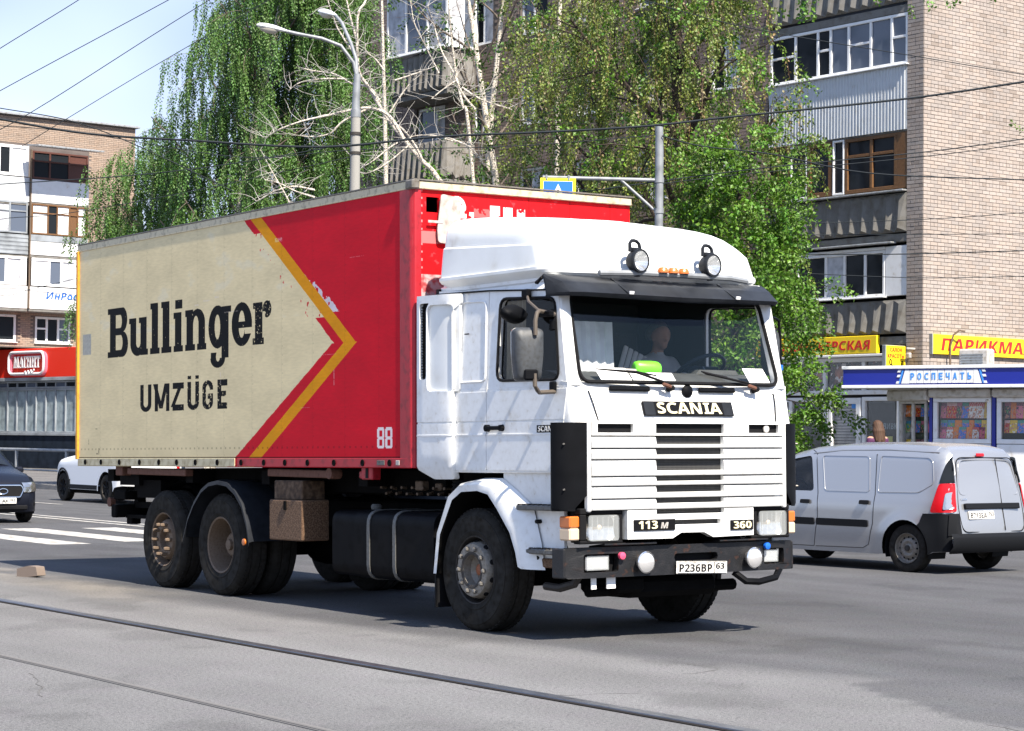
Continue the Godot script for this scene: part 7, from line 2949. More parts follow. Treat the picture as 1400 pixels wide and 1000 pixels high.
func car_wheel(root: Node3D, x: float, z: float, r: float, w: float, alloy: bool, cover: Material) -> void:
	var s := signf(z)
	var n := Node3D.new()
	n.name = numbered("wheel", root)
	root.add_child(n, true)
	n.transform = Transform3D(Basis(V(s, 0, 0), V(0, 0, s), V(0, -1, 0)), V(x, r, z))
	var b := Mb.new()
	var h := w * 0.5
	b.lathe([P(r * 0.60, -h * 0.8), P(r * 0.64, -h * 0.95), P(r * 0.85, -h), P(r * 0.96, -h * 0.85), P(r, -h * 0.6), P(r, h * 0.6), P(r * 0.96, h * 0.85), P(r * 0.85, h), P(r * 0.66, h * 0.95), P(r * 0.62, h * 0.8)], 36)
	part("tyre", b, M.tyre, n)
	b = Mb.new()
	if alloy:
		b.lathe([P(r * 0.63, h * 0.9), P(r * 0.61, h * 0.92), P(r * 0.58, h * 0.3), P(r * 0.5, -h * 0.2), P(0, -h * 0.2)], 30)
		part("rim", b, M.rim_dark, n)
		for k in 6:
			b = Mb.new()
			var a := TAU * k / 6
			b.bar(V(sin(a) * r * 0.1, h * 0.7, cos(a) * r * 0.1), V(sin(a) * r * 0.6, h * 0.75, cos(a) * r * 0.6), r * 0.10, h * 0.3, 0.01)
			part("spoke", b, cover, n)
	else:
		b.lathe([P(r * 0.63, h * 0.88), P(r * 0.615, h * 0.94), P(r * 0.59, h * 0.85), P(r * 0.56, h * 0.45), P(r * 0.48, h * 0.35), P(r * 0.40, h * 0.62), P(r * 0.30, h * 0.70), P(r * 0.20, h * 0.55), P(r * 0.17, h * 0.62), P(r * 0.12, h * 0.75), P(0, h * 0.75)], 36)
		part("rim", b, cover, n)
		for k in 12:
			b = Mb.new()
			var a := TAU * k / 12
			b.x = Transform3D(Basis(Vector3.UP, a) * Basis(V(1, 0, 0), 0.5), V(sin(a) * r * 0.45, h * 0.52, cos(a) * r * 0.45))
			b.lathe([P(r * 0.045, 0), P(r * 0.045, 0.004), P(0, 0.005)], 8)
			part("rim_hole", b, M.rubber, n)
		b = Mb.new()
		b.lathe([P(r * 0.13, h * 0.7), P(r * 0.12, h * 0.95), P(0, h)], 12)
		part("hub_cap", b, M.rim_dark, n)


func wheel_wells(root: Node3D, xs: Array, r: float, w: float, mat: Material) -> void:
	for x in xs:
		for s in [1.0, -1.0]:
			var b := Mb.new()
			var rows := []
			for k in 13:
				var a := deg_to_rad(-20.0 + k * 220.0 / 12.0)
				rows.append([V(x + r * cos(a), r * 0.84 + r * sin(a), s * (w - 0.01)), V(x + r * cos(a), r * 0.84 + r * sin(a), s * (w - 0.35))])
			b.grid(rows, s > 0)
			part("wheel_well", b, mat, root)
	var f := Mb.new()
	f.box(V((xs[0] + xs[1]) * 0.5, 0.30, 0), V(xs[1] - xs[0] - 0.75, 0.16, w * 1.8), 0.03)
	f.box(V(xs[0] - 0.3, 0.34, 0), V(0.5, 0.12, w * 1.2), 0.03)
	f.box(V((xs[0] + xs[1]) * 0.5, 0.30, 0), V(xs[1] - xs[0] + 0.3, 0.1, w * 0.9), 0.03)
	part("underbody", f, M.chassis_black, root)


func make_cars() -> void:
	delivery_van()
	dark_hatchback()
	white_suv()


func delivery_van() -> void:
	var at := Transform3D(Basis(Vector3.UP, deg_to_rad(130.0)), V(5.19 + 0.60, 0, -27.74 - 0.50))
	var t := thing("delivery_van", "silver delivery van with windowless rear sides, seen from behind, right of the lorry", "van", at)
	var up := [P(-0.72, 0.30), P(-0.755, 0.42), P(-0.745, 0.62), P(-0.70, 0.85), P(-0.66, 1.10), P(-0.60, 1.38), P(-0.54, 1.54), P(-0.46, 1.61), P(-0.30, 1.645), P(0.4, 1.665), P(1.2, 1.655), P(1.75, 1.61), P(2.1, 1.53), P(2.45, 1.33), P(2.95, 1.02), P(3.25, 0.93), P(3.55, 0.80), P(3.68, 0.62), P(3.70, 0.40), P(3.66, 0.25)]
	var side := [3.66, 0.25, 3.30, 0.24]
	side.append_array(arc_points(2.905, 0.31, 0.375, -10, 190, 18))
	side.append_array([2.45, 0.22, 0.45, 0.22])
	side.append_array(arc_points(0.0, 0.31, 0.375, -12, 190, 18))
	side.append_array([-0.45, 0.28, -0.72, 0.30])
	for q in up.slice(1, up.size() - 1):
		side.append_array([q.x, q.y])
	var win := rounded(poly([1.60, 1.02, 1.72, 1.50, 2.05, 1.45, 2.32, 1.30, 2.72, 1.06, 2.70, 1.02]), 0.06)
	var c := {"upper": up, "side": poly(side), "holes": [win], "x0": -0.8, "x1": 3.75, "y1": 1.7, "round": 0.16, "bulge": 0.035,
		"half": func(p: Vector2) -> float:
			var w := 0.875 - maxf(0.0, p.y - 0.86) * 0.20 - maxf(0.0, 0.5 - p.y) * 0.10
			w -= pow(maxf(0.0, p.x - 2.9), 2.0) * 0.22
			w -= pow(maxf(0.0, -p.x - 0.2), 2.0) * 0.16
			var d := p.distance_to(P(0, 0.31))
			if d < 0.50:
				w += 0.022 * (1.0 - smoothstep(0.40, 0.50, d))
			return w}
	car_body(t, c, M.van_silver)
	wheel_wells(t, [0.0, 2.905], 0.375, 0.84, M.trim_black)
	for x in [0.0, 2.905]:
		for z in [0.745, -0.745]:
			car_wheel(t, x, z, 0.315, 0.19, false, M.rim_grey)
	on_side(t, "door_glass", win, c, -0.02, M.side_glass)
	# pressed blind windows with bright rims
	for p in [poly([0.62, 1.03, 0.70, 1.50, 1.52, 1.50, 1.40, 1.03]), poly([-0.42, 1.16, -0.36, 1.45, -0.30, 1.49, 0.50, 1.51, 0.48, 1.03, -0.20, 1.04])]:
		var o := rounded(p, 0.05, 3)
		on_side(t, "blind_window", o, c, -0.004, M.van_silver)
		var l := []
		for q in o:
			l.append(q)
		l.append(l[0])
		side_line(t, "pressed_rim", l, c, 0.006, M.van_silver, 0.002)
	# shut lines, trim, handles
	side_line(t, "shut_line", [P(1.58, 0.28), P(1.50, 0.70), P(1.52, 1.0), P(1.64, 1.53), P(1.75, 1.575)], c, 0.005, M.rubber)
	side_line(t, "shut_line", [P(0.58, 1.53), P(0.52, 1.0), P(0.54, 0.62), P(0.62, 0.34), P(0.72, 0.29), P(1.55, 0.28)], c, 0.005, M.rubber)
	side_line(t, "shut_line", [P(1.58, 0.28), P(2.45, 0.28)], c, 0.005, M.rubber)
	on_side(t, "side_trim", rounded(poly([0.62, 0.565, 1.52, 0.565, 1.52, 0.66, 0.62, 0.66]), 0.03, 3), c, 0.018, M.trim_black)
	on_side(t, "side_trim", rounded(poly([1.56, 0.565, 2.42, 0.565, 2.42, 0.66, 1.56, 0.66]), 0.03, 3), c, 0.018, M.trim_black)
	on_side(t, "side_handle", rounded(rect(0.60, 0.865, 0.76, 0.92), 0.02, 3), c, 0.03, M.trim_black)
	on_side(t, "side_handle", rounded(rect(1.64, 0.85, 1.80, 0.905), 0.02, 3), c, 0.03, M.trim_black)
	side_line(t, "roof_gutter", [P(-0.42, 1.56), P(0.4, 1.59), P(1.2, 1.575), P(1.7, 1.53)], c, 0.008, M.van_silver)
	# black bumper and tail lamps
	var bump := [-0.72, 0.30, -0.755, 0.42, -0.742, 0.64, -0.715, 0.78, -0.30, 0.775, -0.26, 0.66]
	bump.append_array(arc_points(0.0, 0.31, 0.38, 125, 190, 8))
	bump.append_array([-0.44, 0.285])
	on_side(t, "bumper_side", poly(bump), c, 0.012, M.trim_black)
	var b := Mb.new()
	var rows := []
	for q in [[-0.70, 0.28], [-0.775, 0.36], [-0.785, 0.47], [-0.77, 0.50], [-0.755, 0.53]]:
		var row := []
		for j in 13:
			var f := (j - 6) / 6.0
			var w: float = c.half.call(P(-0.5, q[1])) + 0.012
			row.append(V(q[0] - 0.045 * (1.0 - f * f), q[1], f * w))
		rows.append(row)
	b.grid(rows, true)
	part("rear_bumper", b, M.trim_black, t, 50.0)
	on_side(t, "tail_lamp", rounded(poly([-0.71, 0.80, -0.41, 0.79, -0.50, 1.16, -0.655, 1.17]), 0.03, 3), c, 0.008, M.tail_red)
	on_side(t, "lamp_insert", rounded(poly([-0.70, 0.84, -0.60, 0.83, -0.60, 1.04, -0.665, 1.06]), 0.02, 3), c, 0.014, M.lamp_clear)
	on_side(t, "black_pillar", rounded(poly([-0.655, 1.175, -0.50, 1.165, -0.555, 1.52, -0.585, 1.50]), 0.02, 3), c, 0.006, M.glass_dark)
	# rear doors: place things on the leaning tail
	var tail := func(y: float) -> float: return lerpf(-0.745, -0.60, (y - 0.62) / 0.76) - 0.033
	var rear := func(y: float, z: float) -> Transform3D:
		var k := P(-0.145, -0.76).normalized()
		var r := V(0, 0, 1)
		var u := V(0.188, 0.982, 0)
		return Transform3D(Basis(r, u, r.cross(u)), V(tail.call(y) + 0.03 * pow(z / 0.75, 2.0), y, z))
	b = Mb.new()
	var seam := []
	for k in 16:
		var y := lerpf(0.56, 1.50, k / 15.0)
		seam.append(V(tail.call(y) - 0.002, y, 0.20))
	b.tube(seam, 0.006, 5, false)
	part("door_seam", b, M.rubber, t)
	var ring := []
	for q in rounded(poly([-0.63, 1.02, 0.63, 1.02, 0.53, 1.47, -0.53, 1.47]), 0.09, 5):
		ring.append(V(tail.call(q[1]) + 0.03 * pow(q[0] / 0.75, 2.0) + 0.004, q[1], q[0]))
	ring.append(ring[0])
	b = Mb.new()
	b.tube(ring, 0.008, 6, false)
	part("pressed_rim", b, M.van_silver, t)
	ring = []
	for q in rounded(poly([-0.64, 0.545, 0.64, 0.545, 0.67, 0.85, 0.58, 1.50, -0.58, 1.50, -0.67, 0.85]), 0.11, 5):
		ring.append(V(tail.call(q[1]) + 0.033 * pow(q[0] / 0.75, 2.0) + 0.006, q[1], q[0]))
	ring.append(ring[0])
	b = Mb.new()
	b.tube(ring, 0.007, 5, false)
	part("door_gap", b, M.rubber, t)
	for s in [1.0, -1.0]:
		b = Mb.new()
		rows = []
		for y in [0.50, 0.60, 0.70, 0.785]:
			var we: float = car_width(P(-0.715, y), c) + 0.006
			rows.append([V(tail.call(y) + 0.014, y, s * 0.685), V(tail.call(y) + 0.02, y, s * (0.685 + we) * 0.5), V(-0.735, y, s * (we - 0.02)), V(-0.68, y, s * (car_width(P(-0.66, y), c) + 0.014))])
		b.grid(rows, s < 0)
		part("bumper_corner", b, M.trim_black, t, 60.0)
	for q in [["handle_bar", 0.875, -0.01, 1.12, 0.075, 0.05, "trim_black"], ["number_plate", 0.76, -0.25, 0.52, 0.112, 0.02, "plate_white"], ["brake_lamp", 1.535, -0.10, 0.16, 0.045, 0.02, "tail_red"]]:
		b = Mb.new()
		b.x = rear.call(q[1], q[2])
		b.box(V(0, 0, 0), V(q[3], q[4], q[5]), 0.008)
		part(q[0], b, M[q[6]], t)
	var pl: Transform3D = rear.call(0.76, -0.25)
	lettering("plate_letters", "В713ЕА", 0.33, 0.068, M.ink, t, pl * Transform3D(Basis(), V(-0.07, -0.004, 0.011)), true, false, 0.0, 0.002)
	lettering("plate_letters", "763", 0.11, 0.05, M.ink, t, pl * Transform3D(Basis(), V(0.19, 0.012, 0.011)), true, false, 0.0, 0.002)
	for z in [-0.55]:
		lettering("small_badge", "LADA", 0.11, 0.022, M.chrome, t, rear.call(0.965, z) * Transform3D(Basis(), V(0, 0, 0.008)), true, false, 0.0, 0.004)
	for z in [-0.55, 0.55]:
		b = Mb.new()
		b.box(V(-0.812 + 0.03, 0.425, z), V(0.02, 0.04, 0.16), 0.005)
		part("reflector", b, M.tail_red, t)
	# inside: seats and wheel seen through the door glass
	for z in [-0.38, 0.38]:
		b = Mb.new()
		b.box(V(1.55, 0.85, z), V(0.14, 0.6, 0.45), 0.05, Basis(V(0, 0, 1), 0.15))
		b.box(V(1.52, 1.25, z), V(0.09, 0.2, 0.25), 0.04)
		part("seat", b, M.room_mid, t)
	b = Mb.new()
	b.box(V(2.6, 0.85, 0), V(0.4, 0.3, 1.4), 0.08)
	b.box(V(1.35, 0.9, 0), V(0.03, 1.2, 1.4))
	part("dashboard", b, M.dash, t)
	b = Mb.new()
	ring = []
	for k in 21:
		var a := TAU * k / 20
		ring.append(V(2.25 + 0.07 * cos(a), 1.0 + 0.17 * cos(a), -0.38 + 0.18 * sin(a)))
	b.tube(ring, 0.015, 6, false)
	part("steering_wheel", b, M.room_mid, t)


func dark_hatchback() -> void:
	var at := Transform3D(Basis(Vector3.UP, HEADING), V(-11.33, 0, -42.42))
	var t := thing("dark_car", "dark navy car facing the camera at the left edge, chrome-edged grille and lit headlamp", "car", at)
	var up := [P(-0.70, 0.30), P(-0.74, 0.6), P(-0.70, 0.95), P(-0.35, 1.30), P(0.1, 1.44), P(0.8, 1.49), P(1.35, 1.43), P(2.1, 1.02), P(2.75, 0.88), P(3.02, 0.74), P(3.12, 0.55), P(3.14, 0.40), P(3.06, 0.22)]
	var side := [3.06, 0.22, 2.88, 0.22]
	side.append_array(arc_points(2.47, 0.30, 0.35, -12, 192, 16))
	side.append_array([2.05, 0.20, 0.42, 0.20])
	side.append_array(arc_points(0.0, 0.30, 0.35, -12, 192, 16))
	side.append_array([-0.42, 0.26, -0.70, 0.30])
	for q in up.slice(1, up.size() - 1):
		side.append_array([q.x, q.y])
	var c := {"upper": up, "side": poly(side), "holes": [], "x0": -0.8, "x1": 3.2, "y1": 1.55, "round": 0.14, "bulge": 0.05,
		"half": func(p: Vector2) -> float: return 0.84 - maxf(0.0, p.y - 0.82) * 0.30 - pow(maxf(0.0, p.x - 2.45), 2.0) * 0.38 - pow(maxf(0.0, -p.x - 0.2), 2.0) * 0.2}
	car_body(t, c, M.car_navy)
	wheel_wells(t, [0.0, 2.47], 0.35, 0.80, M.trim_black)
	for x in [0.0, 2.47]:
		for z in [0.72, -0.72]:
			car_wheel(t, x, z, 0.295, 0.18, true, M.rim_grey)
	on_side(t, "side_window", rounded(poly([0.05, 0.98, 0.25, 1.34, 0.85, 1.38, 1.28, 1.33, 1.85, 1.02]), 0.05), c, 0.004, M.glass_dark)
	var b := Mb.new()
	var rows := []
	for k in 7:
		var f := k / 6.0
		var p := P(1.42, 1.395).lerp(P(2.02, 1.062), f)
		var row := []
		for j in 9:
			var g := (j - 4) / 4.0
			row.append(V(p.x + 0.045 * (1 - g * g) + 0.012, p.y + 0.05 * (1 - g * g) + 0.012, g * (car_width(p, c) - 0.09)))
		rows.append(row)
	b.grid(rows, true)
	part("windscreen", b, M.glass_dark, t, 60.0)
	# nose: grille with chrome outline, headlamps, plate, lower intake
	var face := Basis(V(0, 0, -1), V(0, 1, 0), V(1, 0, 0))
	var hexa := rounded(poly([-0.40, 0.64, -0.33, 0.50, 0.33, 0.50, 0.40, 0.64, 0.36, 0.72, -0.36, 0.72]), 0.03, 3)
	b = Mb.new()
	b.x = Transform3D(Basis(V(0, 0, 1), 0.12) * face, V(3.275, -0.0, 0))
	b.prism(hexa, -0.04, 0.0)
	part("grille", b, M.rubber, t)
	var ring := []
	for q in hexa:
		ring.append(b.x * V(q.x, q.y, 0.006))
	ring.append(ring[0])
	var o := Mb.new()
	o.tube(ring, 0.016, 6, false)
	part("grille_trim", o, M.chrome, t)
	o = Mb.new()
	var em := []
	for k in 21:
		em.append(b.x * V(cos(TAU * k / 20) * 0.085, 0.61 + sin(TAU * k / 20) * 0.05, 0.012))
	o.tube(em, 0.013, 6, false)
	part("emblem", o, M.chrome, t)
	for s in [1.0, -1.0]:
		o = Mb.new()
		rows = []
		for q in [[0.0, 0.585], [0.0, 0.65], [-0.05, 0.72], [-0.12, 0.765]]:
			rows.append([V(q[0] + 3.155, q[1], s * 0.43), V(q[0] + 3.13, q[1], s * 0.55), V(q[0] + 3.06, q[1] + 0.01, s * 0.665), V(q[0] + 2.93, q[1] + 0.02, s * 0.765)])
		o.grid(rows, s < 0)
		part("headlamp", o, M.lamp_clear, t, 60.0)
		o = Mb.new()
		o.box(V(1.75, 0.98, s * 0.90), V(0.12, 0.13, 0.18), 0.04)
		part("wing_mirror", o, M.car_navy, t)
		o = Mb.new()
		o.box(V(3.0, 0.36, s * 0.62), V(0.1, 0.10, 0.2), 0.03)
		part("fog_recess", o, M.rubber, t)
	o = Mb.new()
	o.box(V(3.18, 0.30, 0), V(0.06, 0.09, 1.0), 0.02)
	part("lower_intake", o, M.rubber, t)
	o = Mb.new()
	o.box(V(3.22, 0.43, 0), V(0.015, 0.112, 0.52), 0.004)
	part("number_plate", o, M.plate_white, t)
	lettering("plate_letters", "АК", 0.12, 0.06, M.ink, t, Transform3D(face, V(3.229, 0.428, -0.04)), true, false, 0.0, 0.002)
	lettering("plate_letters", "763", 0.11, 0.05, M.ink, t, Transform3D(face, V(3.229, 0.44, -0.18)), true, false, 0.0, 0.002)


func white_suv() -> void:
	var at := Transform3D(Basis(Vector3.UP, HEADING + PI), V(-9.25, 0, -52.9))
	var t := thing("white_car", "white off-road car with black alloy wheels, driving away behind the rear of the lorry", "car", at)
	var up := [P(-0.72, 0.45), P(-0.80, 0.7), P(-0.75, 1.05), P(-0.55, 1.55), P(-0.3, 1.70), P(0.6, 1.75), P(1.3, 1.68), P(2.05, 1.18), P(2.9, 1.08), P(3.2, 0.95), P(3.32, 0.7), P(3.28, 0.38)]
	var side := [3.28, 0.38, 3.06, 0.36]
	side.append_array(arc_points(2.6, 0.36, 0.43, -8, 188, 16))
	side.append_array([2.1, 0.32, 0.5, 0.32])
	side.append_array(arc_points(0.0, 0.36, 0.43, -8, 188, 16))
	side.append_array([-0.5, 0.40, -0.72, 0.45])
	for q in up.slice(1, up.size() - 1):
		side.append_array([q.x, q.y])
	var c := {"upper": up, "side": poly(side), "holes": [], "x0": -0.9, "x1": 3.4, "y1": 1.8, "round": 0.14, "bulge": 0.05,
		"half": func(p: Vector2) -> float: return 0.88 - maxf(0.0, p.y - 1.0) * 0.26 - pow(maxf(0.0, p.x - 2.5), 2.0) * 0.25 - pow(maxf(0.0, -p.x - 0.3), 2.0) * 0.15}
	car_body(t, c, M.car_white)
	wheel_wells(t, [0.0, 2.6], 0.43, 0.84, M.trim_black)
	for x in [0.0, 2.6]:
		for z in [0.76, -0.76]:
			car_wheel(t, x, z, 0.36, 0.22, true, M.trim_black)
	for p in [poly([-0.4, 1.14, -0.28, 1.58, 0.45, 1.62, 0.45, 1.12]), poly([0.52, 1.12, 0.52, 1.62, 1.22, 1.58, 1.82, 1.17])]:
		on_side(t, "side_window", rounded(p, 0.05), c, 0.004, M.glass_dark)
	on_side(t, "sill_trim", poly([0.48, 0.33, 2.12, 0.33, 2.12, 0.44, 0.48, 0.44]), c, 0.012, M.trim_black)
	var lip := []
	for k in 17:
		var a := deg_to_rad(k * 180.0 / 16)
		lip.append(P(2.6 + 0.45 * cos(a), 0.38 + 0.45 * sin(a)))
	side_line(t, "arch_trim", lip, c, 0.03, M.trim_black)
	for s in [1.0, -1.0]:
		var b := Mb.new()
		b.box(V(2.12, 0.40, s * 0.78), V(0.02, 0.34, 0.24), 0.004)
		part("mud_flap", b, M.trim_black, t)
		b = Mb.new()
		b.box(V(-0.74, 0.95, s * 0.70), V(0.08, 0.3, 0.12), 0.02)
		part("tail_lamp", b, M.tail_red, t)


# one continuous figure: tapered bones [a, b, radius at a, radius at b], joined smoothly and meshed as surface nets
func figure(bones: Array, cell: float, blend: float, colour: Callable) -> Mb:
	var lo := Vector3.INF
	var hi := -Vector3.INF
	for q in bones:
		var m: float = maxf(q[2], q[3]) + cell * 2.0
		lo = lo.min(q[0].min(q[1]) - Vector3.ONE * m)
		hi = hi.max(q[0].max(q[1]) + Vector3.ONE * m)
	var n := Vector3i(((hi - lo) / cell).ceil()) + Vector3i.ONE
	var f := PackedFloat32Array()
	f.resize(n.x * n.y * n.z)
	f.fill(1.0)
	for q in bones:
		var a: Vector3 = q[0]
		var ab: Vector3 = q[1] - a
		var m: float = maxf(q[2], q[3]) + blend + cell * 2.0
		var p0 := Vector3i(((a.min(q[1]) - Vector3.ONE * m - lo) / cell).floor()).clamp(Vector3i.ZERO, n - Vector3i.ONE)
		var p1 := Vector3i(((a.max(q[1]) + Vector3.ONE * m - lo) / cell).ceil()).clamp(Vector3i.ZERO, n - Vector3i.ONE)
		var inv := 1.0 / maxf(ab.length_squared(), 1e-9)
		for z in range(p0.z, p1.z + 1):
			for y in range(p0.y, p1.y + 1):
				var base := (z * n.y + y) * n.x
				for x in range(p0.x, p1.x + 1):
					var p := lo + V(x, y, z) * cell - a
					var t := clampf(p.dot(ab) * inv, 0.0, 1.0)
					var d: float = (p - ab * t).length() - lerpf(q[2], q[3], t)
					var o := f[base + x]
					var h := maxf(blend - absf(d - o), 0.0) / blend
					f[base + x] = minf(d, o) - h * h * blend * 0.25
	var b := Mb.new()
	b.tinted = true
	var at := {}
	var step := [1, n.x, n.x * n.y]
	for z in n.z - 1:
		for y in n.y - 1:
			for x in n.x - 1:
				var i := (z * n.y + y) * n.x + x
				var s := f[i]
				var inside := s < 0.0
				var crossed := false
				for k in range(1, 8):
					if (f[i + (k & 1) + ((k >> 1) & 1) * step[1] + (k >> 2) * step[2]] < 0.0) != inside:
						crossed = true
						break
				if not crossed:
					continue
				var sum := Vector3.ZERO
				var cnt := 0
				for e in [[0, 1], [2, 3], [4, 5], [6, 7], [0, 2], [1, 3], [4, 6], [5, 7], [0, 4], [1, 5], [2, 6], [3, 7]]:
					var ka: int = e[0]
					var kb: int = e[1]
					var va := f[i + (ka & 1) + ((ka >> 1) & 1) * step[1] + (ka >> 2) * step[2]]
					var vb := f[i + (kb & 1) + ((kb >> 1) & 1) * step[1] + (kb >> 2) * step[2]]
					if (va < 0.0) != (vb < 0.0):
						var t := va / (va - vb)
						sum += V(ka & 1, (ka >> 1) & 1, ka >> 2).lerp(V(kb & 1, (kb >> 1) & 1, kb >> 2), t)
						cnt += 1
				at[i] = lo + (V(x, y, z) + sum / cnt) * cell
	for i in at:
		for ax in 3:
			var j: int = i + step[ax]
			if (f[i] < 0.0) == (f[j] < 0.0):
				continue
			var u: int = step[(ax + 1) % 3]
			var w: int = step[(ax + 2) % 3]
			if at.has(i - u) and at.has(i - w) and at.has(i - u - w):
				var q := [at[i], at[i - u], at[i - u - w], at[i - w]]
				b.tint = colour.call((q[0] + q[2]) * 0.5)
				if f[i] < 0.0:
					b.quad(q[0], q[1], q[2], q[3])
				else:
					b.quad(q[3], q[2], q[1], q[0])
	return b


func head_bones(c: Vector3, fwd: Vector3, k := 1.0) -> Array:
	var r := fwd.cross(Vector3.UP).normalized()
	return [[c + V(0, 0.03, 0) * k - fwd * 0.02 * k, c + V(0, 0.035, 0) * k + fwd * 0.025 * k, 0.083 * k, 0.078 * k], [c + V(0, -0.02, 0) * k + fwd * 0.03 * k, c + V(0, -0.075, 0) * k + fwd * 0.05 * k, 0.062 * k, 0.036 * k],
		[c + fwd * 0.095 * k + V(0, 0.01, 0) * k, c + fwd * 0.118 * k + V(0, -0.022, 0) * k, 0.010 * k, 0.014 * k], [c + r * 0.077 * k + V(0, 0.015, 0) * k, c + r * 0.080 * k + V(0, -0.025, 0) * k, 0.014 * k, 0.010 * k], [c - r * 0.077 * k + V(0, 0.015, 0) * k, c - r * 0.080 * k + V(0, -0.025, 0) * k, 0.014 * k, 0.010 * k]]


func hand_bones(w: Vector3, dir: Vector3, palm: Vector3, thumb: float) -> Array:
	var across := dir.cross(palm).normalized()
	var o := [[w, w + dir * 0.07, 0.026, 0.030], [w + dir * 0.03 - across * 0.016, w + dir * 0.085 - across * 0.024, 0.018, 0.015], [w + dir * 0.03 + across * 0.016, w + dir * 0.085 + across * 0.024, 0.018, 0.015]]
	for i in 4:
		var s := (i - 1.5) * 0.019
		var l: float = [0.066, 0.080, 0.075, 0.058][i]
		var k := w + dir * 0.085 + across * s
		var m := k + (dir * 0.85 + palm * 0.5).normalized() * l * 0.55
		o.append([k, m, 0.0095, 0.0085])
		o.append([m, m + (dir * 0.45 + palm * 0.9).normalized() * l * 0.5, 0.0085, 0.007])
	var tb := w + dir * 0.03 + across * thumb * 0.025
	o.append([tb, tb + (dir * 0.6 + across * thumb * 0.8).normalized() * 0.045, 0.013, 0.011])
	o.append([tb + (dir * 0.6 + across * thumb * 0.8).normalized() * 0.045, tb + (dir * 0.9 + across * thumb * 0.7 + palm * 0.4).normalized() * 0.075, 0.011, 0.008])
	return o


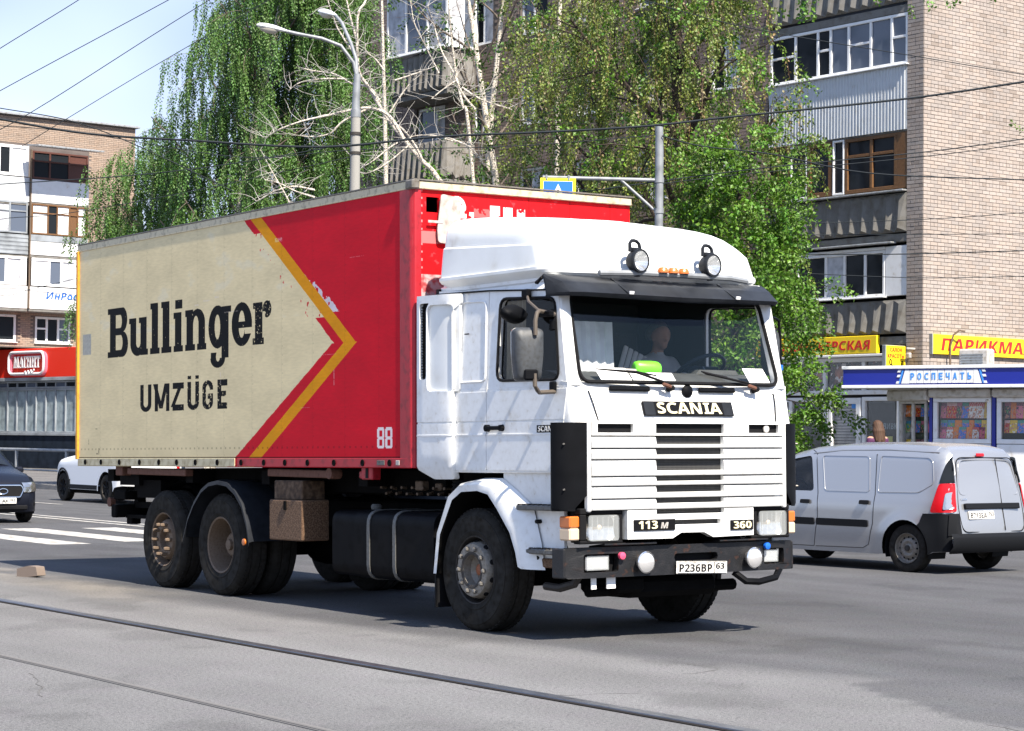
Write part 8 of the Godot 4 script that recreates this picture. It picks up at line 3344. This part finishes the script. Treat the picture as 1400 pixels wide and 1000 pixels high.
func make_people() -> void:
	var skin := pm("figure", 1, 1, 1, 0.75)
	skin.vertex_color_use_as_albedo = true
	var flesh := Color(0.40, 0.22, 0.15)
	# woman standing by the kiosk, back to the camera
	var base := spot(1200, 600, 38.2)
	base.y = 0.40
	var t := thing("person", "person with long auburn hair and dark purple top seen from behind, left of the kiosk", "person", Transform3D(Basis(Vector3.UP, 0.35), base))
	var fwd := V(0, 0, -1)
	var bones := head_bones(V(0, 1.55, 0.0), fwd, 0.96)
	bones.append_array([[V(0, 1.49, 0), V(0, 1.40, 0.01), 0.046, 0.055], [V(-0.14, 1.345, 0), V(0.14, 1.345, 0), 0.062, 0.062], [V(0, 1.32, 0), V(0, 1.08, -0.01), 0.115, 0.105], [V(-0.05, 1.30, 0), V(0.05, 1.30, 0), 0.10, 0.10], [V(0, 1.08, 0), V(0, 0.92, 0.01), 0.105, 0.135], [V(-0.08, 0.90, 0.01), V(0.08, 0.90, 0.01), 0.115, 0.115]])
	for s in [1.0, -1.0]:
		bones.append_array([[V(s * 0.165, 1.34, 0), V(s * 0.215, 1.08, 0.02), 0.050, 0.038], [V(s * 0.215, 1.08, 0.02), V(s * 0.21, 0.86, -0.07), 0.037, 0.026], [V(s * 0.085, 0.88, 0), V(s * 0.09, 0.47, -0.01), 0.092, 0.056], [V(s * 0.09, 0.47, -0.01), V(s * 0.09, 0.09, 0.03), 0.054, 0.036], [V(s * 0.09, 0.05, 0.02), V(s * 0.105, 0.035, -0.14), 0.042, 0.030]])
	var body := figure(bones, 0.015, 0.035, func(p: Vector3) -> Color: return flesh if p.y > 1.375 or (absf(p.x) > 0.18 and p.y < 1.12 and p.y > 0.8) else (Color(0.075, 0.016, 0.07) if p.y > 0.92 else (Color(0.03, 0.035, 0.06) if p.y > 0.09 else Color(0.03, 0.02, 0.02))))
	part("body", body, skin, t, 70.0)
	for s in [1.0, -1.0]:
		var hb := figure(hand_bones(V(s * 0.21, 0.86, -0.07), V(0, -0.95, -0.3).normalized(), V(-s, 0, 0), s), 0.005, 0.008, func(_p: Vector3) -> Color: return flesh)
		part("hand", hb, skin, t, 70.0)
	var hair := []
	for k in 9:
		var a := deg_to_rad(-75.0 + k * 150.0 / 8.0)
		var o := V(sin(a) * 0.085, 0, cos(a) * 0.085)
		hair.append([V(0, 1.615, 0.01) + o * 0.5, V(0, 1.50, 0.02) + o * 0.9, 0.050, 0.046])
		hair.append([V(0, 1.50, 0.02) + o * 0.9, V(0.012 * sin(k * 3.7), 1.30 + 0.04 * sin(k * 2.0), 0.06) + o * 0.95, 0.046, 0.026])
	hair.append([V(0, 1.61, 0.0), V(0, 1.60, -0.03), 0.092, 0.08])
	var hm := figure(hair, 0.011, 0.012, func(p: Vector3) -> Color: return Color(0.062, 0.029, 0.014) * (0.95 + 0.28 * sin(p.x * 190.0 + p.y * 14.0 + sin(p.y * 40.0))))
	part("hair", hm, skin, t, 50.0)
	# driver behind the wheel
	var at: Transform3D = find_child("lorry", false, false).transform
	t = thing("person", "driver in a pale shirt sitting behind the lorry's steering wheel, hands on the wheel", "person", at * Transform3D(Basis(), V(0.04, 1.80, -0.78)))
	fwd = V(1, 0, 0)
	bones = head_bones(V(0.10, 0.80, 0), V(0.98, -0.05, 0.15).normalized())
	bones.append_array([[V(0.07, 0.73, 0), V(0.04, 0.62, 0), 0.052, 0.06], [V(0.03, 0.56, -0.16), V(0.03, 0.56, 0.16), 0.075, 0.075], [V(0.02, 0.52, 0), V(0.0, 0.22, 0), 0.14, 0.14], [V(0.02, 0.50, -0.07), V(0.02, 0.50, 0.07), 0.12, 0.12], [V(0, 0.22, 0), V(0.02, 0.08, 0), 0.15, 0.15]])
	for s in [1.0, -1.0]:
		bones.append_array([[V(0.03, 0.55, s * 0.19), V(0.24, 0.36, s * 0.25), 0.058, 0.046], [V(0.24, 0.36, s * 0.25), V(0.50, 0.42, s * 0.19), 0.044, 0.030], [V(0.02, 0.08, s * 0.09), V(0.44, 0.10, s * 0.12), 0.095, 0.068], [V(0.44, 0.10, s * 0.12), V(0.52, -0.32, s * 0.12), 0.062, 0.042], [V(0.52, -0.36, s * 0.12), V(0.68, -0.37, s * 0.13), 0.045, 0.035]])
	body = figure(bones, 0.017, 0.04, func(p: Vector3) -> Color: return flesh * 0.9 if p.y > 0.66 or p.x > 0.33 and p.y > 0.3 else (Color(0.34, 0.34, 0.35) if p.y > 0.15 else Color(0.04, 0.045, 0.06)))
	part("body", body, skin, t, 70.0)
	for s in [1.0, -1.0]:
		var hb := figure(hand_bones(V(0.50, 0.42, s * 0.19), V(0.9, 0.35, 0).normalized(), V(0.35, -0.9, 0).normalized(), -s), 0.006, 0.008, func(_p: Vector3) -> Color: return flesh * 0.9)
		part("hand", hb, skin, t, 70.0)
	var dh := figure([[V(0.06, 0.875, 0), V(0.09, 0.88, 0), 0.078, 0.075], [V(0.03, 0.83, 0.04), V(0.03, 0.83, -0.04), 0.07, 0.07]], 0.014, 0.02, func(_p: Vector3) -> Color: return Color(0.05, 0.04, 0.035))
	part("hair", dh, skin, t, 70.0)
	for s in [1.0, -1.0]:
		var e := Mb.new()
		e.x = Transform3D(Basis(), V(0.185, 0.815, s * 0.032 + 0.012))
		e.lathe([P(0, -0.008), P(0.008, 0), P(0, 0.008)], 8)
		part("eye", e, M.ink, t)


func make_street_things() -> void:
	# double street lamp on a concrete and steel pole
	var foot := spot(485, 250, 38.0)
	foot.y = 0.2
	var t := thing("street_lamp", "tall double-armed street lamp with grey heads on a concrete pole, left of the bare birch", "street lamp", Transform3D(Basis(), foot))
	var b := Mb.new()
	b.tube([V(0, 0, 0), V(0.0, 4.0, 0), V(0.0, 7.3, 0)], [0.13, 0.10, 0.085], 16)
	part("concrete_pole", b, M.pole_concrete, t, 60.0)
	b = Mb.new()
	b.tube([V(0, 7.2, 0), V(0.0, 7.55, 0), V(0.02, 8.0, 0)], [0.075, 0.07, 0.06], 12)
	b.tube([V(0, 7.22, 0), V(0, 7.36, 0)], 0.092, 12)
	part("steel_pole", b, M.pole_steel, t, 60.0)
	for y in [1.2, 4.6, 6.55, 6.9]:
		b = Mb.new()
		b.tube([V(0, y, 0), V(0, y + 0.05, 0)], 0.125 if y < 3 else 0.104, 14)
		part("pole_band", b, M.rim_dark, t)
	var heads := [[[V(0.02, 7.9, 0), V(-0.05, 8.2, 0.02), V(-0.28, 8.5, 0.06), V(-0.62, 8.62, 0.10), V(-1.05, 8.69, 0.14), V(-1.25, 8.73, 0.16)], V(-0.97, 0.17, 0.13)], [[V(0.02, 7.9, 0), V(-0.02, 8.3, -0.15), V(-0.13, 8.62, -0.35), V(-0.32, 9.04, -0.6), V(-0.46, 9.22, -0.78)], V(-0.60, 0.28, -0.75)]]
	for h in heads:
		b = Mb.new()
		b.tube(h[0], 0.032, 8)
		part("arm", b, M.pole_steel, t, 60.0)
		var d: Vector3 = h[1].normalized()
		var sx := d.cross(Vector3.UP).normalized()
		var n := Node3D.new()
		n.name = numbered("lamp_head", t)
		t.add_child(n, true)
		n.transform = Transform3D(Basis(sx, sx.cross(d) * -1.0 if sx.cross(d).y < 0 else sx.cross(d), d * -1.0), h[0][-1]).scaled_local(V(0.82, 0.82, 0.9))
		b = Mb.new()
		var rings := []
		for q in [[0.06, 0.02], [0.0, 0.05], [-0.10, 0.08], [-0.25, 0.115], [-0.42, 0.12], [-0.55, 0.09], [-0.60, 0.03]]:
			var ring := []
			for k in 14:
				var a := TAU * k / 14
				ring.append(V(cos(a) * q[1], sin(a) * q[1] * (0.7 if sin(a) > 0 else 0.35), q[0]))
			rings.append(ring)
		b.closed_grid(rings)
		part("housing", b, M.lamp_head, n, 60.0)
		b = Mb.new()
		rings = []
		for q in [[-0.18, 0.06], [-0.25, 0.10], [-0.40, 0.105], [-0.52, 0.06]]:
			var ring := []
			for k in 14:
				var a := TAU * k / 14
				ring.append(V(cos(a) * q[1], -0.03 + sin(a) * q[1] * (0.1 if sin(a) > 0 else 0.9), q[0]))
			rings.append(ring)
		b.closed_grid(rings)
		part("bowl", b, M.lamp_bowl, n, 60.0)
	# mast with the crossing sign
	foot = spot(901, 300, 40.0)
	foot.y = 0.2
	t = thing("sign_mast", "grey steel mast with a braced side arm, rising behind the lorry cab roof", "mast", Transform3D(Basis(), foot))
	b = Mb.new()
	b.tube([V(0, 0, 0), V(0, 6.9, 0), V(-0.01, 7.42, 0)], [0.085, 0.078, 0.076], 14)
	part("mast_pole", b, M.pole_steel, t, 60.0)
	b = Mb.new()
	b.tube([V(0, 7.42, 0), V(0, 7.45, 0)], 0.082, 14)
	part("mast_cap", b, M.rim_dark, t)
	b = Mb.new()
	b.tube([V(-0.02, 6.40, 0.0), V(-2.20, 6.43, 0.0)], 0.036, 10)
	part("side_arm", b, M.pole_steel, t, 60.0)
	b = Mb.new()
	b.tube([V(-0.04, 5.82, 0), V(-0.12, 5.86, 0), V(-0.72, 6.39, 0)], 0.028, 8)
	part("brace", b, M.pole_steel, t, 60.0)
	b = Mb.new()
	b.tube([V(-0.09, 6.35, 0.02), V(-0.11, 6.1, 0.05), V(-0.06, 5.86, 0.07)], 0.010, 6)
	part("loop_cable", b, M.cable, t)
	for y in [6.40, 5.82]:
		b = Mb.new()
		b.tube([V(0, y - 0.05, 0), V(0, y + 0.05, 0)], 0.092, 14)
		part("clamp", b, M.pole_steel, t)
	var sp := foot + V(-1.91, 6.08, 0.06)
	t = thing("crossing_sign", "blue pedestrian crossing sign on a yellow square board hanging from the mast arm", "sign", Transform3D(Basis(Vector3.UP, 0.05), sp))
	slab("board", t, Transform3D(), -0.335, 0.335, -0.36, 0.33, -0.012, 0.008, M.sign_lime, 0.005)
	slab("blue_face", t, Transform3D(), -0.275, 0.275, -0.30, 0.27, 0.008, 0.012, M.sign_blue, 0.002)
	b = Mb.new()
	b.prism(poly([-0.20, -0.20, 0.20, -0.20, 0.0, 0.22]), 0.012, 0.016)
	part("white_triangle", b, M.frame_white, t)
	b = Mb.new()
	b.x = Transform3D(Basis(V(1, 0, 0), PI / 2), V(0, 0.085, 0.017))
	b.lathe([P(0.028, 0), P(0.028, 0.003), P(0, 0.003)], 14)
	part("walker_head", b, M.ink, t)
	b = Mb.new()
	for e in [[P(0.0, 0.05), P(0.015, -0.06), 0.045], [P(0.015, -0.06), P(-0.06, -0.17), 0.028], [P(0.015, -0.06), P(0.07, -0.17), 0.028], [P(0.0, 0.04), P(0.07, -0.02), 0.02], [P(0.0, 0.04), P(-0.06, -0.03), 0.02]]:
		b.bar(V(e[0].x, e[0].y, 0.0185), V(e[1].x, e[1].y, 0.0185), e[2], 0.003, 0.0, V(0, 0, 1))
	part("walker", b, M.ink, t).set_meta("kind", "stuff")
	for x in [-0.22, 0.2]:
		b = Mb.new()
		b.box(V(x, 0.34, 0.0), V(0.04, 0.10, 0.04), 0.008)
		part("hanger", b, M.pole_steel, t)
	# pedestrian railing along the far kerb
	var rail := thing("railing", "grey tubular pedestrian railing along the far left kerb before the red shop", "railing", street())
	var zf := -15.75
	for i in 12:
		var x := -84.0 + i * 4.05
		b = Mb.new()
		b.tube([V(x, 0.1, zf), V(x, 1.18, zf)], 0.055, 10)
		part("post", b, M.pole_steel, rail, 60.0)
		if i < 11:
			b = Mb.new()
			b.tube([V(x, 1.20, zf), V(x + 4.05, 1.20, zf)], 0.05, 8)
			part("top_rail", b, M.pole_steel, rail, 60.0)
			b = Mb.new()
			b.tube([V(x, 0.55, zf), V(x + 4.05, 0.55, zf)], 0.03, 8)
			part("lower_rail", b, M.pole_steel, rail, 60.0)


func make_cables() -> void:
	var list := [
		[0.007, 34.0, [-60, 106, 0, 66, 107, 0, 200, -62], "thin overhead wire highest at the upper left corner"],
		[0.007, 34.0, [-60, 160, 0, 124, 230, 0, 330, -55], "upper of the parallel overhead wires crossing the sky at the left"],
		[0.007, 34.4, [-60, 206, 40, 155, 234, 32, 400, -70], "lower of the parallel overhead wires crossing the sky at the left"],
		[0.006, 34.6, [30, 200, 95, 160, 225, 82, 420, -30], "short steep overhead wire ending at the dense birch"],
		[0.020, 36.0, [-80, 146, 0, 163, 120, 183, 257, 192, 440, 201, 600, 187, 760, 180, 890, 172, 1000, 160, 1240, 135, 1400, 112, 1500, 96], "thick black overhead cable sagging across the whole view"],
		[0.009, 40.0, [820, -20, 1000, 33, 1264, 79, 1400, 102, 1500, 120], "thin wire descending to the right across the top loggia"],
		[0.011, 40.0, [640, 285, 1000, 235, 1264, 208, 1400, 190, 1500, 176], "upper wire of the close pair across the wooden loggia"],
		[0.009, 40.4, [900, 252, 1000, 240, 1264, 214, 1400, 197, 1500, 184], "lower wire of the close pair across the wooden loggia"],
		[0.013, 39.6, [905, 186, 960, 200, 1056, 211, 1190, 237, 1400, 246, 1500, 250], "grey slack cable from the mast sagging past the wooden loggia"],
		[0.008, 42.0, [900, 318, 1000, 310, 1264, 300, 1400, 291, 1500, 284], "wire across the middle of the gable, above two level ones"],
		[0.008, 42.2, [900, 324, 1000, 322, 1400, 320, 1500, 320], "level wire across the gable below the tin ledge"],
		[0.012, 42.4, [980, 346, 1200, 348, 1400, 343, 1500, 340], "paired level wire at third floor window height"],
		[0.008, 42.6, [1060, 372, 1250, 380, 1400, 378, 1500, 376], "lowest level wire across the gable"],
		[0.010, 40.0, [-60, 138, 0, 148, 95, 165, 180, 196, 320, 262], "black wire dropping to the right across the far brick roof edge"],
		[0.010, 40.2, [-60, 258, 0, 252, 180, 240, 330, 222, 480, 196], "black wire climbing to the right from the far balconies to the lamp pole"],
		[0.008, 40.4, [-60, 170, 0, 172, 120, 183, 330, 215, 484, 205, 700, 200, 895, 185], "thin grey wire from the far left past the lamp pole to the mast"],
		[0.007, 40.6, [-60, 320, 0, 300, 90, 292, 260, 262, 482, 214], "thin wire low across the far balconies to the lamp pole"],
		[0.006, 41.0, [-60, 418, 0, 395, 60, 400, 110, 404], "thin stray wire low across the pale balconies at the left"],
		[0.006, 41.2, [-60, 380, 0, 404, 40, 396, 140, 372, 300, 330], "thin stray wire rising to the right over the blue parapet letters"]]
	for l in list:
		var pts := []
		var a: Array = l[2]
		for i in range(0, a.size(), 2):
			pts.append(spot(a[i], a[i + 1], l[1] + (a[i] - 700) * 0.0015))
		var fine := []
		for i in pts.size() - 1:
			for k in 6:
				fine.append(pts[i].cubic_interpolate(pts[i + 1], pts[maxi(i - 1, 0)], pts[mini(i + 2, pts.size() - 1)], k / 6.0))
		fine.append(pts[-1])
		var b := Mb.new()
		b.tube(fine, l[0], 5, false)
		tag(part("overhead_cable", b, M.cable, self, 60.0), l[3], "cable", "overhead cables")
